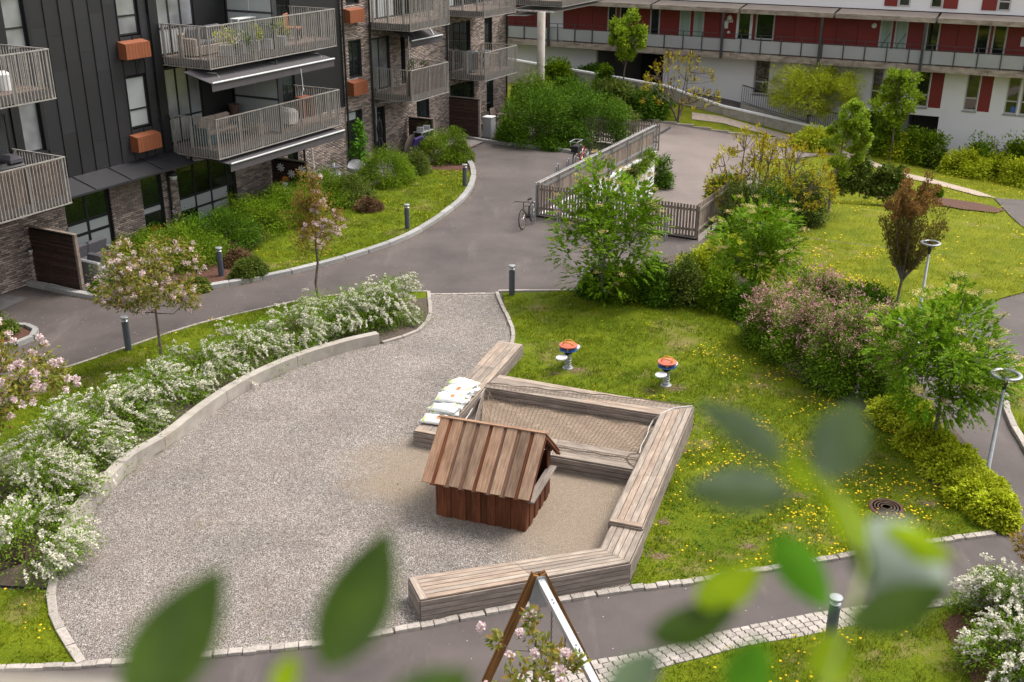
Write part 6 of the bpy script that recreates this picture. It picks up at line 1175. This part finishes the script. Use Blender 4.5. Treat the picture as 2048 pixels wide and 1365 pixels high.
t = thing('throw_blanket', 'cream knitted blanket over a balcony chair', 'blanket', at(4.6,1.1,Z1), FA); MB().bbox(-.42,.42,-.35,.35,0,.55,.12).obj('blanket', m_fabric, t, (0,0,.05), (.1,.15,.3)); t = thing('balcony_chair', 'dark teal balcony chair beside the cream blanket', 'chair', at(3.8,1.15,Z1), FA+.3); MB().bbox(-.3,.3,-.3,.3,.05,.42,.03).obj('seat', m_teal, t); MB().bbox(-.3,.3,.2,.3,.42,.85,.03).obj('backrest', m_teal, t)
table('brown low table between sofa and blanket on the middle balcony', 1.5, 1.5, Z1, .9, .55, .38, m_brownbox, m_dark); t = thing('basket', 'dark wicker basket on a sideboard by the frosted partition', 'basket', at(2.85,.35,Z1+.62)); MB().lathe([(.14,0),(.2,.32),(.17,.32),(.0,.05)], 14).obj('basket', m_stem, t); t = thing('sideboard', 'brown balcony sideboard by the frosted partition', 'sideboard', at(2.6,.35,Z1), FA); MB().bbox(-.5,.5,-.2,.2,0,.6,.01).obj('cabinet', m_brownbox, t)
t = thing('wall_rack', 'orange wooden rack at the far end of the middle balcony', 'rack', at(6.1,.9,Z1), FA); MB().bbox(-.3,.3,-.2,.2,.7,.76,.01).obj('top', m_orange, t); MB().bbox(-.28,-.2,-.18,.18,0,.7,.01).obj('side', m_orange, t); MB().bbox(.2,.28,-.18,.18,0,.7,.01).obj('side', m_orange, t)
sofa('grey upholstered sofa behind the rails of the upper balcony', .3, .5, 0, 1.8, Z2, (m_beige, m_cushion), 2, h=.7)
for k, (s, q, fm_, w) in enumerate(((1.1,1.8,L_pink,.2),(1.75,1.85,L_white,.17),(2.5,1.8,None,.18),(3.1,1.85,L_white,.2),(3.9,1.8,None,.17))): pot(['pink flowers in a white box at the near corner of the upper balcony','white blooms in a grey box beside the pink flowers','leafy pot in the middle of the upper balcony rail','white blooms right beside the white shelf table on the upper balcony','tall green pot by the frosted partition of the upper balcony'][k], s, q, Z2, w, .34, L_lime if k % 2 == 0 else L_dark, m_gpanel, fm_, .55, 420, 1.7, .06, True, fn=160)
table('white shelf table at the rail of the upper balcony', 2.6, 1.35, Z2, .9, .35, 1.05, m_white, m_white); t = thing('balcony_chair', 'orange wooden chair at the far end of the upper balcony', 'chair', at(5.6,1.0,Z2), FA+.4); MB().bbox(-.28,.28,-.28,.28,.38,.44,.02).obj('seat', m_orange, t); MB().bbox(-.28,.28,.22,.28,.44,.9,.02).obj('backrest', m_orange, t); [MB().box(-.02,.02,-.02,.02,0,.38).obj('leg', m_dark, t, (x, y, 0)) for x in (-.24,.24) for y in (-.24,.24)]
t = thing('covered_grill', 'black covered grill on the lower left balcony', 'grill', at(-7.1,.9,Z1), FA); MB().bbox(-.45,.45,-.3,.3,0,.95,.12).obj('cover', m_black, t); MB().bbox(.0,.42,-.28,.28,.93,1.12,.1).obj('hood_bulge', m_cushion, t)
t = thing('white_canister', 'white canister on the upper left balcony', 'canister', at(-6.9,1.2,Z2)); MB().lathe([(.2,0),(.2,.42),(.1,.5),(0,.5)], 18).obj('body', m_white, t, smooth=False); pot('small green plant beside the white canister on the upper left balcony', -7.4, 1.3, Z2, .12, .2, L_dark, m_blue, None, .25, 160)
t = thing('air_unit', 'white air unit on the far lower balcony', 'air unit', at(18.9,.8,Z1), FA); MB().bbox(-.3,.3,-.25,.25,.05,.95,.02).obj('housing', m_gpanel, t); MB().bbox(-.28,.28,-.27,-.252,.1,.9,.01).obj('grille', m_dark, t)
t = thing('drying_rack', 'white folding drying rack on the far lower balcony', 'drying rack', at(19.7,1.1,Z1), FA); [MB().tube([(x,-.2,.9),(x+dx,.0,0)], .012, 5).obj('leg', m_white, t) for x in (-.25,.25) for dx in (-.15,.15)]; MB().box(-.3,.3,-.22,.22,.9,.92).obj('frame', m_galv, t)
table('brown table on the far lower balcony', 20.6, 1.0, Z1, .7, .6, .7, m_brownbox, m_brownbox); pot('grey green succulent on the rail of the boarded balcony', 13.6, 1.5, Z1+.75, .12, .2, L_moss, m_stem, None, .3, 200); pot('spiky green plant left of the awning crank on the boarded balcony', 12.4, 1.6, Z1+.75, .13, .2, L_dark, m_stem, None, .45, 260)
for s, q, z0, z1, lab in ((12.8,1.3,3.7,5.3,'white awning crank hanging above the boarded balcony'),(4.6,2.3,1.35,2.5,'white awning crank hanging before the wire flower screen'),(3.9,2.6,4.3,5.2,'white awning crank in front of the frosted partition')): t = thing('awning_crank', lab, 'awning crank', at(s,q,0)); MB().tube([(0,0,z1),(.03,.0,z0+.25),(.05,-.03,z0+.2),(.0,-.06,z0+.1),(0,-.06,z0)], .013, 5).obj('rod', m_white, t)
t = thing('garden_bench', 'white garden bench half hidden behind the pink shrubs', 'bench', (*G(1800,700)[:2], .0), -.6); [MB().bbox(-.45,.45,-.04,.04,.42,.45,.005).obj('seat_slat', m_white, t, (0,y,0)) for y in (-.15,-.05,.05,.15)]; [MB().bbox(-.45,.45,-.01,.01,z,z+.07,.003).obj('back_slat', m_white, t, (0,.24,0)) for z in (.55,.66,.77)]; [MB().box(-.03,.03,-.2,.25,0,.42).obj('leg', m_galv, t, (x,0,0)) for x in (-.38,.38)]
# ---------------------------------------------------------------- planting: white spirea row
rowp = [(30,1150,230,1.05),(60,1040,230,1.15),(120,950,240,1.1),(200,890,210,1.0),(300,830,190,.95),(395,775,190,.9),(485,735,170,.9),(575,700,160,.92),(655,668,150,.95),(720,655,140,1.0),(772,645,135,1.2)]
rown = ['bottom-most','second','third','fourth','fifth','sixth','seventh','eighth','ninth','tenth','last and tallest']
rl = ['white flowering spirea at the lower left corner of the picture','white flowering spirea behind the corner one, by the big cherry trunk','white flowering spirea just below the large left cherry','white flowering spirea to the right of the large left cherry','white flowering spirea between the two left cherries','white flowering spirea at the foot of the standard pink cherry','white flowering spirea just past the standard cherry trunk','white flowering spirea midway along the concrete wall','white flowering spirea left of the slim cherry trunk','white flowering spirea right of the slim cherry trunk','tallest white flowering spirea at the far end of the row']
for (x, y, w, h), lab in zip(rowp, rl):
    P = G(x, y); wm = w*math.hypot(P[1], CH)/FPX*1.22; spirea(lab, (P[0]+.12, P[1]+wm*.08, .03), wm*1.1, wm*1.05, h, int(2000+w*6), int(120+w*.6), 'white spirea bushes along the concrete wall')
for (x, y, w, h, lab) in ((2025,1260,200,1.05,'white flowering spirea at the right edge above the front lawn'),(2050,1370,230,1.1,'white flowering spirea in the lower right corner')):
    P = G(x, y); wm = w*math.hypot(P[1], CH)/FPX*1.1; spirea(lab, (P[0], P[1]+.25, .03), wm, wm, h, 3400, 240)
P = G(1745,790); spirea('low white flowered bush at the foot of the pink hedge', (P[0], P[1]+.6, .02), 1.5, 1.2, .9, 1500, 150)
# hedge below the facade
for a in ((300,545,475,150,L_hedge,'dark green shrub behind the pink cherry crown, first of the facade hedge'),(370,548,455,170,L_hedge,'rounded shrub of the facade hedge left of the second bollard'),(440,520,430,170,L_dark,'dense shrub of the facade hedge behind the second bollard'),(510,485,400,160,L_hedge,'shrub of the facade hedge before the poufs'),(570,462,375,150,L_hedge,'bright shrub of the facade hedge left of the slim cherry'),(640,430,345,140,L_hedge,'shrub of the facade hedge behind the slim cherry crown'),(700,418,350,100,L_moss,'loose mixed shrub at the end of the facade hedge'),
          (770,380,300,115,L_hedge,'big round shrub below the broad leaved plant'),(825,352,302,70,L_moss,'narrow leafy shrub between the two round terrace shrubs'),(888,330,256,100,L_hedge,'bright green shrub at the far tip of the bed'),(843,300,284,60,L_brown,'reddish brown shrub behind the bright tip shrub'),(915,325,285,60,L_moss,'thin shrub next to the far bollard'),(500,565,520,70,L_moss,'low green mound right of the second bollard'),(480,600-60,505,60,L_brown,'brown twiggy low shrub in the mulch'),(205,598,565,45,L_dark,'small glossy dark shrub beside the wicker armchair'),(395,590,560,50,L_moss,'low creeping plant by the granite kerb under the cherry'),(735,428,398,58,L_brown,'brown barberry beside the big round shrub')):
    bush(a[5], a[0], a[1]+4, a[2], a[3]*1.15, a[4], n=int(3600+a[3]*26), leaf=.052, jit=.16, clump=.13, K=44, cat='shrub')
bush('leafy rose plant in the round planter at the left edge', 8, 692, 640, 70, L_moss, n=900, leaf=.06)
# big shrubs at the back of the plaza
for a in ((1075,300,160,190,L_dark,'large dark green shrub in front of the round column'),(1185,300,175,170,L_dark,'large dense shrub behind the bicycles'),(1060,262,140,130,L_hedge,'tall bright shrub at the column foot'),(1140,250,160,150,L_dark,'mid height shrub between the column and the picket fence'),(1230,262,200,90,L_moss,'pale leaved shrub touching the back picket fence'),(1020,285,235,70,L_hedge,'low bright shrub by the dry grass planter'),(1110,302,270,110,L_dark,'low spreading shrub along the hedge kerb')):
    bush(a[5], a[0], a[1], a[2], a[3], a[4], n=int(3600+a[3]*20), leaf=.085, K=52, clump=.13, jit=.25)
for a in ((1110,165,112,80,L_hedge,'small bright shrub right of the column beyond the road'),(1180,180,128,80,L_dark,'dark shrub against the white wall beyond the road'),(1225,235,160,120,L_moss,'rounded shrub beyond the road left of the bare sumac'),(1290,240,175,130,L_dark,'wide dark shrub left of the sumac trunk'),(1130,210,150,80,L_dark,'dark shrub hugging the column beyond the road'),(1205,160,122,50,L_hedge,'upright little shrub under the slender maple')):
    bush(a[5], a[0], a[1], a[2], a[3], a[4], rear=True, n=int(2200+a[3]*10), leaf=.15, K=44, clump=.14)
for a in ((1735,296,238,95,L_dark,'dark shrub left of the garage opening'),(1790,303,260,95,L_lime,'lime shrub before the garage opening'),(1840,308,245,105,L_hedge,'tall shrub at the right side of the garage opening'),(1775,262,225,60,L_hedge,'small shrub behind, in the garage opening'),(1872,320,288,60,L_moss,'low shrub at the end of the boundary wall'),(1925,348,290,105,L_lime,'lime shrub at the left of the white wall group'),(1955,330,268,95,L_hedge,'tall loose shrub against the white wall'),(1990,356,300,105,L_lime,'second lime shrub against the white wall'),(2035,345,262,110,L_hedge,'tall shrub at the right edge against the white wall'),(2042,368,310,95,L_lime,'lime shrub at the right edge before the tall one'),
          (1705,378,300,85,L_moss,'grey green round shrub on the mulch left'),(1772,385,322,75,L_moss,'grey green round shrub on the mulch right'),(1625,300,250,110,L_willow,'pale flowering shrub under the round willow'),(1868,385,368,26,L_hedge,'tiny green seedling behind the copper tree')):
    bush(a[5], a[0], a[1], a[2], a[3], a[4], rear=a[1] < 372, n=int(1700+a[3]*12), leaf=.13, K=36, clump=.15)
# understorey hedge right of the plaza
for a in ((1195,602,535,90,L_dark,'dark shrub under the left rowan'),(1250,610,520,110,L_hedge,'green shrub right of the left rowan trunk'),(1310,615,515,110,L_dark,'mixed shrub below the slatted fence corner'),(1370,618,510,110,L_moss,'loose shrub with spent blossom between the two rowans'),(1430,625,520,100,L_hedge,'shrub left of the middle rowan trunk'),(1485,640,560,90,L_dark,'dark shrub at the middle rowan foot'),(1390,560,495,90,L_lime,'yellow green shrub behind the hedge near the ramp corner'),(1450,540,470,90,L_lime,'yellow green shrub below the middle rowan crown'),
          (1722,640,560,130,L_dark,'dark green shrub behind the pink hedge'),(1480,470,345,110,L_moss,'ivy clad shrub over the board fence'),(1530,470,350,140,L_dark,'dark shrub below the sumacs'),(1600,450,330,110,L_moss,'grey green shrub right below the sumacs'),(1450,400,340,90,L_hedge,'shrub top behind the board fence')):
    bush(a[5], a[0], a[1], a[2], a[3], a[4], n=int(2400+a[3]*16), leaf=.07, K=44, clump=.14, jit=.3)
for a in ((1540,705,545,150,'first pink flowering currant next to the middle rowan'),(1610,755,560,170,'second pink flowering currant of the hedge'),(1680,795,575,170,'third and widest pink flowering currant'),(1745,800,610,150,'last pink flowering currant beside the right rowan'),(1620,650,530,150,'pink flowering currant at the back of the hedge')):
    bush(a[4], a[0], a[1], a[2], a[3], L_currant, n=5200, leaf=.062, K=70, clump=.12, jit=.28, extra=blossoms(L_pinkf, 4600, .036, rad=.08, minz=.45), name='flowering_currant', cat='flowering shrub')
for a in ((1800,860,790,150,'lime spirea hedge mound at the pink hedge end'),(1850,915,845,140,'lime hedge mound in front of the right rowan trunk'),(1900,965,885,150,'lime hedge mound below the right rowan'),(1950,1020,940,150,'lime hedge mound around the lamp base'),(1985,1052,975,110,'last lime hedge mound by the sett row')):
    bush(a[4], a[0], a[1], a[2], a[3], L_lime, n=5200, leaf=.065, K=80, clump=.10, jit=.15, up=1.4, name='lime_shrub')
for k_, (s_, q_, w_, lb) in enumerate(((18.6,10.05,62,'bright trailing plant at the far top end of the white ramp wall'),(17.6,10.15,50,'trailing plant next to the far top end of the white ramp wall'),(16.6,10.15,42,'darker trailing plant hanging midway over the white ramp wall'),(15.8,10.15,30,'small trailing plant tip nearest the rowan on the white ramp wall'))):
    t = bush(lb, 1282, 335, 300, w_, L_hedge if k_ < 2 else L_moss, n=900, leaf=.07, cat='climber', name='trailing_plant', jit=.4); t.location = (*sq(s_, q_), -.25-.12*k_); t.rotation_euler = (0,0,FA); t.scale = (1.3, .75, 1.0)
bush('dark shrub in the kerbed corner beyond the ramp wall', 1318, 378, 302, 52, L_dark, rear=True, n=1500, leaf=.09)
# ---------------------------------------------------------------- trees
def cherry(label, x, yb, yt, yc, w, **k):
    return tree(label, x, yb, yt, yc, w, k.pop('mat', L_cherryg), n=k.pop('n', 3000), leaf=k.pop('leaf', .085), K=k.pop('K', 46), cr=k.pop('cr', .12), r0=k.pop('r0', .045), wr=.42, droop=.5, name='cherry_tree', extra=k.pop('extra'), nl=k.pop('nl', 12), bark=m_bark, **k)
cherry('standard cherry with a broad crown of pink blossom by the left path', 325, 738, 476, 628, 245, n=3400, extra=tblossom(L_pink, 9000, .040, 210, .07))
cherry('slim upright cherry with bronze leaves and a little pink blossom', 640, 613, 328, 535, 130, mat=L_bronze, n=1700, leaf=.075, shape=.9, extra=tblossom(L_pink, 2300, .040, 55, .07, side=(1,-.2)), cr=.15)
cherry('large pink cherry cut by the left edge of the picture', 14, 1010, 640, 860, 340, n=3000, leaf=.095, r0=.07, extra=tblossom(L_pink, 11000, .044, 240, .075), cr=.09)
cherry('low pink cherry top rising at the bottom beside the swing frame', 1075, 1640, 1235, 1420, 330, n=330, leaf=.09, cr=.07, K=18, extra=tblossom(L_pink, 1500, .038, 22, .06))
cherry('bronze cherry branch tips at the right edge by the cobbles', 2072, 1240, 1010, 1140, 150, mat=L_bronze, n=700, leaf=.07, K=22, extra=tblossom(L_pink, 260, .036, 8, .05))
rowan('left rowan tree with creamy flower heads before the slatted fence', 1205, 600, 302, 598, 225, n=1150, umb=44); rowan('middle rowan tree with creamy flower heads', 1508, 582, 385, 555, 200, n=900, umb=34); rowan('right rowan tree with creamy flower heads over the path', 1862, 890, 548, 812, 275, n=1150, umb=48, lean=(.15,0))
# copper leaved upright tree
P, w, H, z0 = treepos(1792, 606, 322, 550, 128, False); t = thing('copper_tree', 'upright tree with coppery brown leaves on the right lawn', 'tree', tuple(P)); b = MB(); b.tube([(0,0,-.05),(.02,0,z0*.6),(.05,.02,z0)], [.045,.04,.035], 8, True); pts = []
for k in range(38):
    a = rng.random()*6.28; r = rng.uniform(.1,1)**.7*w*.55; tp = np.array([r*math.cos(a)+(.25 if k % 3 == 0 else 0), r*math.sin(a), z0+(H-z0)*rng.uniform(.55,1.02)*(1-.25*(r/w))]); st_ = np.array([.05,.02,z0*rng.uniform(.85,1.0)]); md = st_*.5+tp*.5+np.array([tp[0]*.12, tp[1]*.12, 0]); b.tube([tuple(st_), tuple(md), tuple(tp)], [.018,.012,.004], 5)
    for s_ in np.linspace(.25, 1, 16): pts.append(rng.normal(size=3)*.07*s_+(1-s_)**2*st_+2*s_*(1-s_)*md+s_*s_*tp)
b.obj('trunk', m_bark2, t, smooth=True); pts = np.array(pts); hi = pts[:,2] > z0+(H-z0)*.62; foliage('crown', [clumps(pts[~hi], .13, 8000, .075, np.array([0,0,z0]), -.4, .5, .5)], L_red, t); foliage('crown_tips', [clumps(pts[hi], .14, 5000, .075, np.array([0,0,z0]), -.4, .5, .5)], L_redtip, t)
tree('slender maple before the red gallery', 1244, 158, 8, 125, 92, L_maple, rear=True, n=2400, leaf=.18, K=40, cr=.12, shape=.9, r0=.06); tree('slender maple in front of the white wall windows', 1778, 292, 104, 262, 112, L_maple, rear=True, n=2600, leaf=.17, K=40, cr=.11, r0=.06, shape=.8)
tree('round willow with fine pale foliage by the ramp railing', 1612, 262, 118, 222, 200, L_willow, rear=True, n=11000, leaf=.17, K=95, cr=.10, r0=.09, wr=.16, nl=22, shape=1.0); tree('tall thin young tree with light green leaves on the right lawn', 1655, 416, 168, 350, 98, L_maple, n=3600, leaf=.10, K=48, cr=.12, r0=.05, bark=m_bark, shape=.9, nl=12, lean=(.5,.1))
def sumac(label, x, yb, yt, yc, wpx, K, rear=False, n=12, cones=1, r0=.06):
    P, w, H, z0 = treepos(x, yb, yt, yc, wpx, rear); t = thing('sumac_tree', label, 'tree', tuple(P)); u = unit(rng.normal(size=(K*4,3))); u = u[u[:,2] > -.15][:K]; cc = np.c_[u[:,0]*w*.5, u[:,1]*w*.5, z0*.8+np.abs(u[:,2])*(H-z0*.8)*rng.uniform(.75,1,len(u))]
    b = MB(); fk = []
    for k in range(3): a = k*2.1+rng.random(); fk.append(np.array([math.cos(a)*w*.13, math.sin(a)*w*.13, z0*.75])); b.tube([(0,0,-.05), tuple(fk[-1]*.4), tuple(fk[-1])], [r0,r0*.8,r0*.6], 7)
    nd = []
    for i in range(12): e = cc[i]; f = fk[int(np.argmin([np.linalg.norm(e-q) for q in fk]))]; m = (f+e)/2+np.array([0,0,-.04*H]); b.tube([tuple(f), tuple(m), tuple(e*.94)], [r0*.5,r0*.36,r0*.22], 6); nd += [m, (m+e)/2, f*.4+m*.6]
    nd = np.array(nd)
    for e in cc[12:]: f = nd[np.argmin(((nd-e)**2).sum(1))]; b.tube([tuple(f), tuple((f+e)/2+rng.normal(size=3)*.04), tuple(e)], [r0*.22,r0*.17,r0*.12], 5)
    b.obj('trunk', m_bark, t, smooth=True); foliage('crown', [clumps(cc+np.array([0,0,.05]), .16 if not rear else .2, len(cc)*n, .16 if not rear else .22, np.array([0,0,z0]), -.3, .4, .32)], L_sumac, t)
    c = np.repeat(cc[::2], 14, 0); j = rng.random(len(c))[:,None]; c = c+np.array([0,0,.22])*j*(1 if not rear else 1.4)+rng.normal(size=c.shape)*.02; foliage('seed_cone', [leafverts(c, rng.normal(size=c.shape), rng.normal(size=c.shape), np.full(len(c), .05 if not rear else .08), np.full(len(c), .04 if not rear else .06))], L_cone, t)['kind'] = 'stuff'
sumac('nearly bare sumac with yellow buds before the white wall', 1352, 240, 98, 190, 150, 110, True, 7, r0=.08); sumac('left sumac with yellow green tips beside the ramp', 1490, 440, 245, 400, 165, 110, n=13); sumac('right sumac with yellow green tips and dark seed cones', 1560, 430, 262, 380, 190, 150, n=13)
# ---------------------------------------------------------------- twigs right in front of the lens, growing past the balcony the photo was taken from
def near(px, py, d): r = ray(px, py); r = r/np.linalg.norm(r); return np.array([0,0,CH])+r*d
def bigleaf(par, org, a, b, wpx, mat, d0, d1, curl=.12, tw=0.):
    A_, B_ = near(*a, d0), near(*b, d1); ax = B_-A_; L = np.linalg.norm(ax); ax /= L; vw = unit((A_+B_)/2-np.array([0,0,CH])); sd = unit(np.cross(ax, vw)); nr = np.cross(sd, ax); wd = wpx/FPX*(d0+d1)/2; sd = sd*math.cos(tw)+nr*math.sin(tw); nr = np.cross(sd, ax); m = MB(); n = 14
    for i in range(n+1):
        t_ = i/n; w_ = wd/2*math.sin(math.pi*min(1, t_*1.0)**.85)**.8 if 0 < i < n else .0004; c = A_+ax*L*t_-nr*curl*L*(t_-.5)**2*1.2
        for k in (-1,-.5,0,.5,1): m.v.append(tuple(c+sd*w_*k+nr*abs(k)*w_*.28-org))
    m.f = [(i*5+k, i*5+k+1, (i+1)*5+k+1, (i+1)*5+k) for i in range(n) for k in range(4)]; m.obj('leaf', mat, par, smooth=True)
def twig(label, pts, leaves, r=.0016):
    W_ = [near(x, y, d) for x, y, d in pts]; o = W_[0]; t = thing('leafy_twig', label, 'twig', tuple(o)); MB().tube([tuple(p-o) for p in W_], [r*(1.3-.6*i/(len(W_)-1)) for i in range(len(W_))], 8).obj('stem', m_bagg, t, smooth=True)
    for L_ in leaves: bigleaf(t, o, *L_)
twig('large blurred dark green leaves rising at the lower left before the lens', [(420,1600,.78),(470,1480,.78),(640,1440,.80),(740,1420,.82)], [((262,1440),(448,1140),150,L_near,.76,.78),((655,1345),(782,1062),140,L_near,.80,.82,.1,.2),((770,1450),(950,1345),110,L_near,.76,.78),((560,1400),(596,1310),50,L_nearlime,.86,.86)])
twig('blurred branch of mixed pale and lime leaves at the lower right before the lens', [(1560,1640,0.96),(1640,1420,0.96),(1690,1270,0.96),(1735,1120,0.96),(1700,1020,0.96),(1648,940,0.96)],
     [((1580,925),(1395,800),75,L_nearpale,0.94,0.96,.1,.5),((1650,955),(1715,795),110,L_nearpale,0.98,0.96),((1585,985),(1375,975),95,L_nearpale,0.96,0.94,.12,.3),((1640,985),(1560,900),40,L_nearlime,.7,.7),((1735,1100),(1650,960),60,L_nearlime,0.96,0.97,.1,.4),
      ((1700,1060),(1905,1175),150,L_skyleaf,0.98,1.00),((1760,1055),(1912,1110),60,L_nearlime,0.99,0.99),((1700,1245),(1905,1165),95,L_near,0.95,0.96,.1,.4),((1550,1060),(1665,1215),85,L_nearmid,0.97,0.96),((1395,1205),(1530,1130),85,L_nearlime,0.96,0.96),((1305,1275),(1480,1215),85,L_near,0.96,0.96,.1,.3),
      ((1480,1400),(1530,1275),90,L_nearmid,0.94,0.94),((1670,1370),(1665,1255),90,L_nearlime,0.96,0.96),((1220,1400),(1330,1300),80,L_nearpale,0.94,0.94),((1745,1165),(1700,1040),40,L_near,0.97,0.97)])
t = thing('balcony_ledge', 'pale blurred ledge edge cutting the lower left corner', 'ledge', tuple(near(60,1380,1.2))); o = near(60,1380,1.2); q = [near(-60,1349,1.2)-o, near(300,1372,1.2)-o, near(300,1500,1.2)-o, near(-60,1500,1.2)-o]; n_ = unit(near(60,1380,1.2)-np.array([0,0,CH])); b = MB(); b.v = [tuple(p) for p in q]+[tuple(p+n_*.05) for p in q]; b.f = [(0,1,2,3),(7,6,5,4),(0,4,5,1),(1,5,6,2),(2,6,7,3),(3,7,4,0)]; b.obj('ledge', m_conc, t)
